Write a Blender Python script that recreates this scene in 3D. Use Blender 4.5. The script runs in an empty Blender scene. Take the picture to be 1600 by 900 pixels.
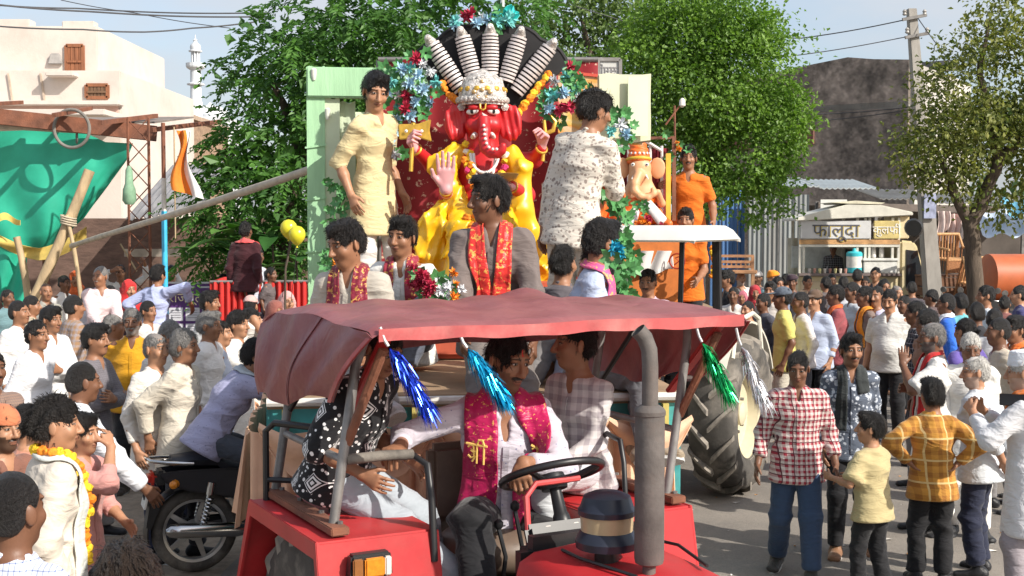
import bpy, bmesh, math, random
from math import sin, cos, pi
import numpy as np
from mathutils import Vector, Matrix
SC = bpy.context.scene
COL = SC.collection
R = math.radians
rnd = random.Random(7)
nrs = np.random.RandomState(11)
# ------------------------------------------------------------------ camera
FPX, CAM_H, HORIZON = 2000.0,2.46,352.0
PITCH = math.atan((450.0 - HORIZON) / FPX)
cam_data = bpy.data.cameras.new('camera')
cam_data.sensor_width = 36.0
cam_data.lens = 36.0 * FPX / 1600.0
cam_data.clip_end = 5000.0
cam = bpy.data.objects.new('camera', cam_data)
cam.location = (0,0, CAM_H)
cam.rotation_euler = (pi / 2 - PITCH, 0,0)
COL.objects.link(cam)
SC.camera = cam
# ------------------------------------------------------------------ light
SUN_EL, SUN_AZ = R(35.0), R(128.0)      # azimuth clockwise from +Y (view direction)
world = bpy.data.worlds.new('World')
SC.world = world
world.use_nodes = True
wt = world.node_tree
wt.nodes.clear()
w_out = wt.nodes.new('ShaderNodeOutputWorld')
w_bg = wt.nodes.new('ShaderNodeBackground')
w_sky = wt.nodes.new('ShaderNodeTexSky')
w_sky.sky_type = 'NISHITA'
w_sky.sun_disc = False
w_sky.sun_elevation = SUN_EL
w_sky.sun_rotation = SUN_AZ
w_sky.altitude = 300.0
w_sky.air_density = 1.0
w_sky.dust_density = 3.5
w_sky.ozone_density = 1.2
w_tc = wt.nodes.new('ShaderNodeTexCoord')
w_map = wt.nodes.new('ShaderNodeMapping')
w_map.inputs['Scale'].default_value = (1.0,1.0,2.6)
w_noise = wt.nodes.new('ShaderNodeTexNoise')
w_noise.inputs['Scale'].default_value = 5.5
w_noise.inputs['Detail'].default_value = 7.0
w_noise.inputs['Roughness'].default_value = .52
w_ramp = wt.nodes.new('ShaderNodeValToRGB')
w_ramp.color_ramp.elements[0].position = .26
w_ramp.color_ramp.elements[1].position = .66
w_mix = wt.nodes.new('ShaderNodeMixRGB')
w_mix.inputs['Color2'].default_value = (3.3,3.5,3.8,1)
w_mul = wt.nodes.new('ShaderNodeMath'); w_mul.operation = 'MULTIPLY'; w_mul.inputs[1].default_value = .92
wt.links.new(w_tc.outputs['Generated'], w_map.inputs['Vector'])
wt.links.new(w_map.outputs['Vector'], w_noise.inputs['Vector'])
wt.links.new(w_noise.outputs['Fac'], w_ramp.inputs['Fac'])
wt.links.new(w_ramp.outputs['Color'], w_mul.inputs[0])
wt.links.new(w_mul.outputs[0], w_mix.inputs['Fac'])
wt.links.new(w_sky.outputs['Color'], w_mix.inputs['Color1'])
wt.links.new(w_mix.outputs['Color'], w_bg.inputs['Color'])
w_bg.inputs['Strength'].default_value = .15
wt.links.new(w_bg.outputs['Background'], w_out.inputs['Surface'])
sun_data = bpy.data.lights.new('sun', 'SUN')
sun_data.energy = 4.3
sun_data.angle = R(.6)
sun_data.color = (1.0,.94,.85)
sun = bpy.data.objects.new('sun', sun_data)
sun_dir = Vector((sin(SUN_AZ) * cos(SUN_EL), cos(SUN_AZ) * cos(SUN_EL), sin(SUN_EL)))
sun.rotation_euler = sun_dir.to_track_quat('Z', 'Y').to_euler()
sun.location = (20,-10,40)
COL.objects.link(sun)
SC.view_settings.view_transform = 'Standard'
SC.view_settings.look = 'None'
SC.view_settings.gamma = 1.0
SC.view_settings.exposure = .5
SC.view_settings.use_curve_mapping = False
SC.render.engine = 'CYCLES'
SC.cycles.max_bounces = 6
SC.cycles.transparent_max_bounces = 8
SC.cycles.use_denoising = True
# ------------------------------------------------------------------ pixel -> place
_right = Vector((1,0,0))
_fwd = Vector((0, cos(PITCH),-sin(PITCH)))
_up = Vector((0, sin(PITCH), cos(PITCH)))
_cam = Vector((0,0, CAM_H))
def ray(u, v):
 return _right * ((u - 800.0) / FPX) + _up * ((450.0 - v) / FPX) + _fwd
def at(u, v, d):
 return _cam + ray(u, v) * d
def on_z(u, v, z=.0):
 r = ray(u, v)
 return _cam + r * ((z - CAM_H) / r.z)
def on_y(u, v, y):
 r = ray(u, v)
 return _cam + r * (y / r.y)
# ------------------------------------------------------------------ objects
def link_obj(name, me, parent=None, mat=None):
 o = bpy.data.objects.new(name, me)
 COL.objects.link(o)
 if parent is not None:
  o.parent = parent
 if mat is not None and me is not None:
  me.materials.append(mat)
 return o
def tag(o, label=None, cat=None, group=None, kind=None):
 if label: o['label'] = label
 if cat: o['category'] = cat
 if group: o['group'] = group
 if kind: o['kind'] = kind
 return o
def empty(name, loc=(0,0,0), rz=.0, label=None, cat=None, group=None):
 o = bpy.data.objects.new(name, None)
 o.empty_display_size = .2
 COL.objects.link(o)
 o.location = loc
 o.rotation_euler = (0,0, rz)
 return tag(o, label, cat, group)
def np_mesh(name, v, faces, smooth=True):
 """verts (n,3) array; faces: (m,3) or (m,4) int array"""
 me = bpy.data.meshes.new(name)
 v = np.ascontiguousarray(v, dtype=np.float32)
 faces = np.ascontiguousarray(faces, dtype=np.int32)
 n, m, k = len(v), len(faces), faces.shape[1]
 me.vertices.add(n)
 me.vertices.foreach_set('co', v.ravel())
 me.loops.add(m * k)
 me.loops.foreach_set('vertex_index', faces.ravel())
 me.polygons.add(m)
 me.polygons.foreach_set('loop_start', np.arange(0, m * k, k, dtype=np.int32))
 me.polygons.foreach_set('use_smooth', np.full(m, smooth))
 me.update(calc_edges=True)
 return me
def copy_tree(o, parent=None):
 c = o.copy()
 COL.objects.link(c)
 c.parent = parent
 for ch in list(o.children):
  copy_tree(ch, c)
 return c
def frame_from(axis, hint=(0,0,1)):
 z = Vector(axis).normalized()
 h = Vector(hint)
 if abs(z.dot(h.normalized())) > .97:
  h = Vector((1,0,0)) if abs(z.x) < .9 else Vector((0,1,0))
 x = h.cross(z).normalized()
 y = z.cross(x)
 return x, y, z
class MB:
 def __init__(self):
  self.v = []; self.f = []
 def add(self, vs, fs):
  b = len(self.v)
  self.v += [tuple(p) for p in vs]
  self.f += [tuple(i + b for i in q) for q in fs]
  return self
 def box(self, c, size, rot=None, taper=(1,1)):
  c = Vector(c); hx, hy, hz = size[0] / 2, size[1] / 2, size[2] / 2
  vs = []
  for z, tx, ty in ((-hz, 1,1),(hz, taper[0], taper[1])):
   for x, y in ((-hx, -hy),(hx, -hy),(hx, hy),(-hx, hy)):
    p = Vector((x * tx, y * ty, z))
    if rot is not None: p = rot @ p
    vs.append(c + p)
  return self.add(vs, [(3,2,1,0),(4,5,6,7),(0,1,5,4),(1,2,6,5),(2,3,7,6),(3,0,4,7)])
 def bar(self, a, b, w, h=None, up=(0,0,1)):
  """square bar from a to b"""
  a = Vector(a); b = Vector(b); h = h or w
  x, y, z = frame_from(b - a, up)
  vs = []
  for p in (a, b):
   for sx, sy in ((-1,-1),(1,-1),(1,1),(-1,1)):
    vs.append(p + x * (sx * w / 2) + y * (sy * h / 2))
  return self.add(vs, [(3,2,1,0),(4,5,6,7),(0,1,5,4),(1,2,6,5),(2,3,7,6),(3,0,4,7)])
 def tube(self, pts, r, n=8, caps=True, closed=False):
  pts = [Vector(p) for p in pts]; m = len(pts)
  rr = r if isinstance(r, (list, tuple)) else [r] * m
  vs = []; fs = []
  px = None
  for i, p in enumerate(pts):
   if closed:
    t = pts[(i + 1) % m] - pts[i - 1]
   else:
    t = pts[min(i + 1, m - 1)] - pts[max(i - 1,0)]
   t.normalize()
   if px is None:
    x, y, _ = frame_from(t)
   else:
    x = (px - t * px.dot(t)).normalized(); y = t.cross(x)
   px = x
   for j in range(n):
    a = 2 * pi * j / n
    vs.append(p + (x * cos(a) + y * sin(a)) * rr[i])
  segs = m if closed else m - 1
  for i in range(segs):
   i2 = (i + 1) % m
   for j in range(n):
    j2 = (j + 1) % n
    fs.append((i * n + j, i * n + j2, i2 * n + j2, i2 * n + j))
  if caps and not closed:
   fs.append(tuple(range(n - 1,-1,-1)))
   fs.append(tuple((m - 1) * n + j for j in range(n)))
  return self.add(vs, fs)
 def lathe(self, prof, n=24, c=(0,0,0), axis=(0,0,1), caps=True):
  c = Vector(c); x, y, z = frame_from(axis)
  vs = []; fs = []
  for r, h in prof:
   for j in range(n):
    a = 2 * pi * j / n
    vs.append(c + z * h + (x * cos(a) + y * sin(a)) * r)
  m = len(prof)
  for i in range(m - 1):
   for j in range(n):
    j2 = (j + 1) % n
    fs.append((i * n + j, i * n + j2,(i + 1) * n + j2,(i + 1) * n + j))
  if caps:
   fs.append(tuple(range(n - 1,-1,-1)))
   fs.append(tuple((m - 1) * n + j for j in range(n)))
  return self.add(vs, fs)
 def torus(self, c, Rr, r, axis=(0,0,1), n=32, m=10, sq=1.0):
  c = Vector(c); x, y, z = frame_from(axis)
  vs = []; fs = []
  for i in range(n):
   a = 2 * pi * i / n
   e = x * cos(a) + y * sin(a)
   for j in range(m):
    b = 2 * pi * j / m
    vs.append(c + e * (Rr + r * cos(b)) + z * (r * sq * sin(b)))
  for i in range(n):
   for j in range(m):
    fs.append((i * m + j, ((i + 1) % n) * m + j, ((i + 1) % n) * m + (j + 1) % m, i * m + (j + 1) % m))
  return self.add(vs, fs)
 def prism(self, poly, origin, ux, uy, th):
  """extrude a 2D polygon (in ux,uy) by th along ux x uy"""
  o = Vector(origin); ux = Vector(ux); uy = Vector(uy)
  nz = ux.cross(uy).normalized()
  n = len(poly)
  vs = [o + ux * p[0] + uy * p[1] - nz * th / 2 for p in poly] + [o + ux * p[0] + uy * p[1] + nz * th / 2 for p in poly]
  fs = [tuple(range(n - 1,-1,-1)), tuple(range(n, 2 * n))]
  for i in range(n):
   j = (i + 1) % n
   fs.append((i, j, n + j, n + i))
  return self.add(vs, fs)
 def sheet(self, fn, nu, nv, th=.0):
  """fn(s,t)->point, s,t in 0..1; th>0 makes it a closed slab along the normal"""
  g = [[Vector(fn(i / nu, j / nv)) for j in range(nv + 1)] for i in range(nu + 1)]
  vs = [p for row in g for p in row]; W = nv + 1
  fs = [(i * W + j, (i + 1) * W + j, (i + 1) * W + j + 1, i * W + j + 1) for i in range(nu) for j in range(nv)]
  if th:
   off = []
   for i in range(nu + 1):
    for j in range(nv + 1):
     du = g[min(i + 1, nu)][j] - g[max(i - 1,0)][j]
     dv = g[i][min(j + 1, nv)] - g[i][max(j - 1,0)]
     nn = du.cross(dv)
     nn = nn.normalized() if nn.length > 1e-9 else Vector((0,0,1))
     off.append(g[i][j] - nn * th)
   N = len(vs)
   vs += off
   fs += [tuple(N + k for k in reversed(q)) for q in fs]
   rim = [i * W for i in range(nu + 1)] + [nu * W + j for j in range(1, W)] + [i * W + nv for i in range(nu - 1,-1,-1)] + [j for j in range(nv - 1,0,-1)]
   for a, b in zip(rim, rim[1:] + rim[:1]):
    fs.append((b, a, N + a, N + b))
  return self.add(vs, fs)
 def build(self, name, mat, parent=None, smooth=False, bevel=.0, seg=2):
  me = bpy.data.meshes.new(name)
  me.from_pydata(self.v, [], self.f)
  bm = bmesh.new(); bm.from_mesh(me)
  bmesh.ops.recalc_face_normals(bm, faces=bm.faces)
  if bevel:
   es = [e for e in bm.edges if len(e.link_faces) == 2 and e.calc_face_angle(0) > .5]
   bmesh.ops.bevel(bm, geom=es, offset=bevel, segments=seg, affect='EDGES', clamp_overlap=True)
  if smooth:
   lim = .7 if smooth is True else smooth
   for f in bm.faces: f.smooth = True
   for e in bm.edges:
    if len(e.link_faces) == 2 and e.calc_face_angle(0) > lim: e.smooth = False
  bm.to_mesh(me); bm.free()
  return link_obj(name, me, parent, mat)
# ------------------------------------------------------------------ materials
_mats = {}
def _nt(name):
 m = bpy.data.materials.new(name); m.use_nodes = True
 nt = m.node_tree; nt.nodes.clear()
 out = nt.nodes.new('ShaderNodeOutputMaterial')
 b = nt.nodes.new('ShaderNodeBsdfPrincipled')
 nt.links.new(b.outputs[0], out.inputs[0])
 return m, nt, b
def N(nt, kind, **kw):
 n = nt.nodes.new(kind)
 for k, val in kw.items():
  if k in n.inputs: n.inputs[k].default_value = val
  else: setattr(n, k, val)
 return n
def c4(c): return (c[0], c[1], c[2], 1.0)
def pm(name, col, rough=.6, metal=.0, var=.18, vscale=6.0, bump=.0, bscale=60.0, col2=None, spec=.5, dirt=.0, dirtcol=(.12,.09,.06), stretch=(1,1,1), emit=None, alpha=1.0, trans=.0):
 if name in _mats: return _mats[name]
 m, nt, b = _nt(name)
 tc = N(nt, 'ShaderNodeTexCoord')
 mp = N(nt, 'ShaderNodeMapping'); mp.inputs['Scale'].default_value = stretch
 nt.links.new(tc.outputs['Object'], mp.inputs['Vector'])
 no = N(nt, 'ShaderNodeTexNoise', Scale=vscale, Detail=6.0, Roughness=.6)
 nt.links.new(mp.outputs[0], no.inputs['Vector'])
 mx = N(nt, 'ShaderNodeMixRGB')
 lo = tuple(max(0, c * (1 - var)) for c in col); hi = tuple(min(1, c * (1 + var)) for c in col)
 if col2 is not None: lo, hi = col, col2
 mx.inputs['Color1'].default_value = c4(lo); mx.inputs['Color2'].default_value = c4(hi)
 rp = N(nt, 'ShaderNodeValToRGB')
 rp.color_ramp.elements[0].position = .32; rp.color_ramp.elements[1].position = .68
 nt.links.new(no.outputs['Fac'], rp.inputs['Fac'])
 nt.links.new(rp.outputs['Color'], mx.inputs['Fac'])
 colout = mx.outputs[0]
 if dirt:
  n2 = N(nt, 'ShaderNodeTexNoise', Scale=vscale * .45, Detail=8.0, Roughness=.7)
  nt.links.new(mp.outputs[0], n2.inputs['Vector'])
  r2 = N(nt, 'ShaderNodeValToRGB')
  r2.color_ramp.elements[0].position = .48; r2.color_ramp.elements[1].position = .72
  nt.links.new(n2.outputs['Fac'], r2.inputs['Fac'])
  md = N(nt, 'ShaderNodeMath', operation='MULTIPLY'); md.inputs[1].default_value = dirt
  nt.links.new(r2.outputs['Color'], md.inputs[0])
  m2 = N(nt, 'ShaderNodeMixRGB'); m2.inputs['Color2'].default_value = c4(dirtcol)
  nt.links.new(md.outputs[0], m2.inputs['Fac']); nt.links.new(colout, m2.inputs['Color1'])
  colout = m2.outputs[0]
 nt.links.new(colout, b.inputs['Base Color'])
 b.inputs['Roughness'].default_value = rough
 b.inputs['Metallic'].default_value = metal
 b.inputs['Specular IOR Level'].default_value = spec
 if trans: b.inputs['Transmission Weight'].default_value = trans
 if alpha < 1: b.inputs['Alpha'].default_value = alpha
 if emit:
  b.inputs['Emission Color'].default_value = c4(emit[0]); b.inputs['Emission Strength'].default_value = emit[1]
 if bump:
  nb = N(nt, 'ShaderNodeTexNoise', Scale=bscale, Detail=5.0, Roughness=.65)
  nt.links.new(mp.outputs[0], nb.inputs['Vector'])
  bp = N(nt, 'ShaderNodeBump', Strength=bump, Distance=.02)
  nt.links.new(nb.outputs['Fac'], bp.inputs['Height'])
  nt.links.new(bp.outputs[0], b.inputs['Normal'])
 _mats[name] = m
 return m
# ================================================================== bodies
A3 = lambda p: np.array(p, dtype=np.float64)
def nrm(v):
 v = A3(v); return v / max(1e-9, np.linalg.norm(v))
class SDF:
 """smooth union of tapered elliptical capsules / ellipsoids, meshed with surface nets"""
 def __init__(self): self.p = []
 def er(self, a, b, w1, w2=None, d1=None, d2=None, side=(1,0,0), cap=1.0, k=.03, sub=False):
  a = A3(a); b = A3(b)
  w2 = w1 if w2 is None else w2
  d1 = w1 if d1 is None else d1
  d2 = (w2 if d1 == w1 else w2 * d1 / w1) if d2 is None else d2
  ax = nrm(b - a) if np.linalg.norm(b - a) > 1e-9 else A3((0,0,1))
  sd = A3(side); sd = sd - ax * sd.dot(ax)
  if np.linalg.norm(sd) < 1e-4:
   sd = np.cross(ax, A3((0,1,.3)))
  sd = nrm(sd); dp = np.cross(ax, sd)
  self.p.append((a, b, sd, dp, ax, w1, w2, d1, d2, cap, None, k, sub)); return self
 def el(self, c, r, rot=None, k=.03, sub=False):
  c = A3(c); M = np.eye(3) if rot is None else np.array(rot)
  self.p.append((c, c, M[:, 0], M[:, 1], M[:, 2], r[0], r[0], r[1], r[1], 1.0, r[2], k, sub)); return self
 @staticmethod
 def _d(pr, P):
  a, b, sd, dp, ax, w1, w2, d1, d2, cap, rz, k, sub = pr
  if P.dtype == np.float32:
   a, b, sd, dp, ax = (x.astype(np.float32) for x in (a, b, sd, dp, ax)); w1, w2, d1, d2 = (np.float32(x) for x in (w1, w2, d1, d2))
  D = P - a
  ab = b - a; L2 = ab.dot(ab)
  if L2 > 1e-12:
   t = np.clip((D @ ab) / L2,0,1)
   D = D - t[..., None] * ab
   w = w1 + (w2 - w1) * t; d = d1 + (d2 - d1) * t
  else:
   w = w1; d = d1
  if rz is None: rz = cap * np.minimum(w, d)
  X = D @ sd; Y = D @ dp; Z = D @ ax
  xw = X / w; yd = Y / d; zr = Z / rz
  k0 = np.sqrt(xw * xw + yd * yd + zr * zr) + 1e-7
  k1 = np.sqrt((xw / w) ** 2 + (yd / d) ** 2 + (zr / rz) ** 2) + 1e-7
  return k0 * (k0 - 1) / k1
 @staticmethod
 def _mix(f, d, k, sub):
  if sub:
   h = np.maximum(k - np.abs(f + d),0) / k
   return np.maximum(f, -d) + h * h * k * .25
  h = np.maximum(k - np.abs(f - d),0) / k
  return np.minimum(f, d) - h * h * k * .25
 def val(self, P):
  P = np.asarray(P, dtype=np.float64)
  f = np.full(P.shape[:-1], 1.0)
  for pr in self.p: f = self._mix(f, self._d(pr, P), pr[11], pr[12])
  return f
 def grad(self, P, e=.004):
  P = np.asarray(P, dtype=np.float64); g = np.zeros_like(P)
  for i in range(3):
   o = np.zeros(3); o[i] = e
   g[..., i] = self.val(P + o) - self.val(P - o)
  return g / np.maximum(1e-9, np.linalg.norm(g, axis=-1, keepdims=True))
 def bounds(self, pad=.0):
  lo = np.min([np.minimum(q[0], q[1]) - max(q[5], q[6], q[7], q[8], q[10] or 0) for q in self.p if not q[12]], axis=0)
  hi = np.max([np.maximum(q[0], q[1]) + max(q[5], q[6], q[7], q[8], q[10] or 0) for q in self.p if not q[12]], axis=0)
  return lo - pad, hi + pad
 def field(self, lo, hi, h):
  dims = np.ceil((np.array(hi) - lo) / h).astype(int) + 1
  f = np.full(dims, 1.0, dtype=np.float32)
  ax = [(lo[i] + h * np.arange(dims[i])).astype(np.float32) for i in range(3)]
  for pr in self.p:
   m = max(pr[5], pr[6], pr[7], pr[8], pr[10] or 0) + pr[11] + 2 * h
   i0 = np.maximum(0, np.floor((np.minimum(pr[0], pr[1]) - m - lo) / h).astype(int))
   i1 = np.minimum(dims, np.ceil((np.maximum(pr[0], pr[1]) + m - lo) / h).astype(int) + 1)
   if np.any(i1 <= i0): continue
   X, Y, Z = np.meshgrid(ax[0][i0[0]:i1[0]], ax[1][i0[1]:i1[1]], ax[2][i0[2]:i1[2]], indexing='ij')
   P = np.stack((X, Y, Z),-1)
   sl = (slice(i0[0], i1[0]), slice(i0[1], i1[1]), slice(i0[2], i1[2]))
   f[sl] = self._mix(f[sl], self._d(pr, P), pr[11], pr[12])
  return f, np.array(lo)
def nets(f, lo, h):
 s = f < 0
 nx, ny, nz = f.shape
 cnt = np.zeros((nx - 1, ny - 1, nz - 1), dtype=np.int8)
 for i in (0,1):
  for j in (0,1):
   for k in (0,1): cnt += s[i:nx - 1 + i, j:ny - 1 + j, k:nz - 1 + k]
 act = (cnt > 0) & (cnt < 8)
 ijk = np.argwhere(act)
 if len(ijk) == 0: return np.zeros((0,3)), np.zeros((0,4), int)
 idx = np.full(act.shape, -1, dtype=np.int64); idx[act] = np.arange(len(ijk))
 acc = np.zeros((len(ijk),3)); num = np.zeros(len(ijk))
 I, J, K = ijk.T
 for axis in range(3):
  for p in (0,1):
   for q in (0,1):
    c0 = [0,0,0]; o = [a for a in range(3) if a != axis]
    c0[o[0]] = p; c0[o[1]] = q
    c1 = list(c0); c1[axis] = 1
    f0 = f[I + c0[0], J + c0[1], K + c0[2]]; f1 = f[I + c1[0], J + c1[1], K + c1[2]]
    m = (f0 < 0) != (f1 < 0)
    t = f0[m] / (f0[m] - f1[m])
    pos = np.tile(np.array(c0, float),(m.sum(),1)); pos[:, axis] += t
    acc[m] += pos; num[m] += 1
 v = lo + h * (ijk + acc / np.maximum(num, 1)[:, None])
 quads = []
 for axis in range(3):
  o = [a for a in range(3) if a != axis]
  sl0 = [slice(None)] * 3; sl1 = [slice(None)] * 3
  sl0[axis] = slice(0,-1); sl1[axis] = slice(1, None)
  for a in o:
   sl0[a] = slice(1,-1); sl1[a] = slice(1,-1)
  s0 = s[tuple(sl0)]; s1 = s[tuple(sl1)]
  e = np.argwhere(s0 != s1)
  if len(e) == 0: continue
  flip = s0[tuple(e.T)]
  e = e.copy()
  base = e.copy(); base[:, o[0]] += 1; base[:, o[1]] += 1
  def cell(d0, d1):
   c = base.copy(); c[:, o[0]] += d0; c[:, o[1]] += d1
   return idx[tuple(c.T)]
  q = np.stack((cell(-1,-1), cell(0,-1), cell(0,0), cell(-1,0)),1)
  if axis == 1: flip = ~flip
  q[~flip] = q[~flip][:, ::-1]
  quads.append(q)
 return v, (np.concatenate(quads) if quads else np.zeros((0,4), int))
def folds(P, seed, amp, freq=22.0, dirv=(.35,.2,1.0)):
 """cloth wrinkles: warped sharp ridges, patchy"""
 r = np.random.RandomState(seed)
 out = np.zeros(P.shape[:-1])
 for i in range(4):
  d = nrm(A3(dirv) * A3((r.choice([-1,1]), r.choice([-1,1]),1)) + r.normal(0,.45,3))
  w = nrm(r.normal(0,1,3)); w2 = nrm(r.normal(0,1,3)); fr = freq * (.5 + .42 * i)
  ph = P @ d * fr + 1.9 * np.sin(P @ w * 8.0 + r.uniform(0,6)) + r.uniform(0,6)
  rid = 1.0 - np.abs(np.sin(ph)); rid = rid * rid * 2.2 - .8
  out -= rid * (.78 ** i) * np.clip(.5 + .9 * np.sin(P @ w2 * 9 + r.uniform(0,6)),0,1.2)
 return out * amp
def near_f(P, J, r):
 return np.max([np.exp(-np.sum((P - A3(j)) ** 2, axis=-1) / (2 * r * r)) for j in J], axis=0)
def mesh_sdf(sd, h, lo=None, hi=None, disp=None, cuts=(), pad=.03):
 if lo is None:
  lo, hi = sd.bounds(pad)
 f, lo = sd.field(np.array(lo), np.array(hi), h)
 if disp is not None or cuts:
  X, Y, Z = np.meshgrid(*[lo[i] + h * np.arange(f.shape[i]) for i in range(3)], indexing='ij')
  P = np.stack((X, Y, Z),-1)
  if disp is not None:
   near = np.abs(f) < .08
   f[near] += disp(P[near])
  for c in cuts:                       # (point, normal): keep the side the normal points away from
   f = np.maximum(f, (P - A3(c[0])) @ nrm(c[1]))
 return nets(f, lo, h)
def rotm(rx=0, ry=0, rz=0):
 return np.array(Matrix.Rotation(R(rz),3, 'Z') @ Matrix.Rotation(R(rx),3, 'X') @ Matrix.Rotation(R(ry),3, 'Y'))
def ik(a, t, l1, l2, hint):
 a = A3(a); t = A3(t); d = t - a; L = np.linalg.norm(d)
 L = min(max(L, abs(l1 - l2) + 1e-3),(l1 + l2) * .998)
 d = nrm(d); t = a + d * L
 x = (l1 * l1 - l2 * l2 + L * L) / (2 * L)
 y = math.sqrt(max(0, l1 * l1 - x * x))
 hh = A3(hint); hh = nrm(hh - d * hh.dot(d))
 return a + d * x + hh * y, t
# ---- shared person materials: colour from the object's own colour
def cloth_mat(name, pattern='plain', **kw):
 if name in _mats: return _mats[name]
 m, nt, b = _nt(name)
 oi = N(nt, 'ShaderNodeObjectInfo'); tc = N(nt, 'ShaderNodeTexCoord')
 col = oi.outputs['Color']
 sep = N(nt, 'ShaderNodeSeparateXYZ'); nt.links.new(tc.outputs['Object'], sep.inputs[0])
 def mixc(fac, c1, c2):
  x = N(nt, 'ShaderNodeMixRGB')
  if isinstance(fac, float): x.inputs['Fac'].default_value = fac
  else: nt.links.new(fac, x.inputs['Fac'])
  for i, c in ((1, c1),(2, c2)):
   if isinstance(c, tuple): x.inputs[i].default_value = c4(c)
   else: nt.links.new(c, x.inputs[i])
  return x.outputs[0]
 def mth(op, a, bb=None):
  x = N(nt, 'ShaderNodeMath', operation=op)
  for i, c in ((0, a),(1, bb)):
   if c is None: continue
   if isinstance(c, (int, float)): x.inputs[i].default_value = c
   else: nt.links.new(c, x.inputs[i])
  return x.outputs[0]
 def stripe(coord, period, frac, off=.0):
  return mth('LESS_THAN', mth('FRACT', mth('ADD', mth('DIVIDE', coord, period), off + 100.0)), frac)
 if pattern == 'check':
  per = kw.get('per', .04); fr = kw.get('frac', .35)
  hx = mth('ADD', sep.outputs[0], mth('MULTIPLY', sep.outputs[1], .5))
  sx = stripe(hx, per, fr); sz = stripe(sep.outputs[2], per, fr)
  col = mixc(mth('MULTIPLY', mth('ADD', sx, sz), kw.get('amt', .45)), col, kw['c2'])
  if 'c3' in kw:
   col = mixc(mth('MAXIMUM', stripe(hx, per * 2,.08,.3), stripe(sep.outputs[2], per * 2,.08,.3)), col, kw['c3'])
 elif pattern == 'print':
  vo = N(nt, 'ShaderNodeTexVoronoi', Scale=kw.get('scale', 45.0)); nt.links.new(tc.outputs['Object'], vo.inputs['Vector'])
  no = N(nt, 'ShaderNodeTexNoise', Scale=kw.get('scale', 45.0) * .8, Detail=3.0); nt.links.new(tc.outputs['Object'], no.inputs['Vector'])
  f = mth('MULTIPLY', mth('LESS_THAN', vo.outputs['Distance'], kw.get('r', .33)), mth('GREATER_THAN', no.outputs['Fac'], kw.get('thr', .47)))
  col = mixc(f, col, kw['c2'])
 elif pattern == 'diamond':
  # rows of white diamonds with dots between, in the plane of the cloth front
  per = .115
  cx = mth('ABSOLUTE', mth('SUBTRACT', mth('FRACT', mth('ADD', mth('DIVIDE', mth('ADD', sep.outputs[0], sep.outputs[1]), per),50.0)),.5))
  cz = mth('ABSOLUTE', mth('SUBTRACT', mth('FRACT', mth('ADD', mth('DIVIDE', sep.outputs[2], per * 1.25),50.0)),.5))
  dd = mth('ADD', cx, cz)
  ring = mth('MAXIMUM', mth('LESS_THAN', dd, .07), mth('MULTIPLY', mth('GREATER_THAN', dd, .13), mth('LESS_THAN', dd, .20)))
  ring = mth('MAXIMUM', ring, mth('MULTIPLY', mth('GREATER_THAN', dd, .25), mth('LESS_THAN', dd, .28)))
  vo = N(nt, 'ShaderNodeTexVoronoi', Scale=42.0); nt.links.new(tc.outputs['Object'], vo.inputs['Vector'])
  dots = mth('MULTIPLY', mth('LESS_THAN', vo.outputs['Distance'], .30), mth('GREATER_THAN', dd, .33))
  col = mixc(mth('MAXIMUM', ring, dots), col, (.75,.75,.74))
 elif pattern == 'gold':
  no = N(nt, 'ShaderNodeTexNoise', Scale=kw.get('scale', 55.0), Detail=3.0, Roughness=.6); nt.links.new(tc.outputs['Object'], no.inputs['Vector'])
  f = mth('GREATER_THAN', no.outputs['Fac'], kw.get('thr', .60))
  col = mixc(mth('MULTIPLY', f, .8), col, kw.get('c2', (.72,.42,.10)))
 # slow fading + fine weave
 n1 = N(nt, 'ShaderNodeTexNoise', Scale=7.0, Detail=5.0, Roughness=.6); nt.links.new(tc.outputs['Object'], n1.inputs['Vector'])
 hs = N(nt, 'ShaderNodeHueSaturation'); nt.links.new(col, hs.inputs['Color'])
 nt.links.new(mth('ADD', mth('MULTIPLY', n1.outputs['Fac'], .32),.82), hs.inputs['Value'])
 nt.links.new(hs.outputs[0], b.inputs['Base Color'])
 mpw = N(nt, 'ShaderNodeMapping'); mpw.inputs['Scale'].default_value = (.55,.8,1.5); mpw.inputs['Rotation'].default_value = (.3,.45,.2); nt.links.new(tc.outputs['Object'], mpw.inputs['Vector'])
 n2 = N(nt, 'ShaderNodeTexNoise', Scale=kw.get('weave', 11.0), Detail=2.0, Roughness=.5, Distortion=1.6); nt.links.new(mpw.outputs[0], n2.inputs['Vector'])
 bp = N(nt, 'ShaderNodeBump', Strength=.3, Distance=.05); nt.links.new(n2.outputs['Fac'], bp.inputs['Height'])
 nt.links.new(bp.outputs[0], b.inputs['Normal'])
 b.inputs['Roughness'].default_value = kw.get('rough', .82)
 b.inputs['Sheen Weight'].default_value = kw.get('sheen', .15)
 b.inputs['Specular IOR Level'].default_value = .25
 _mats[name] = m
 return m
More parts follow.
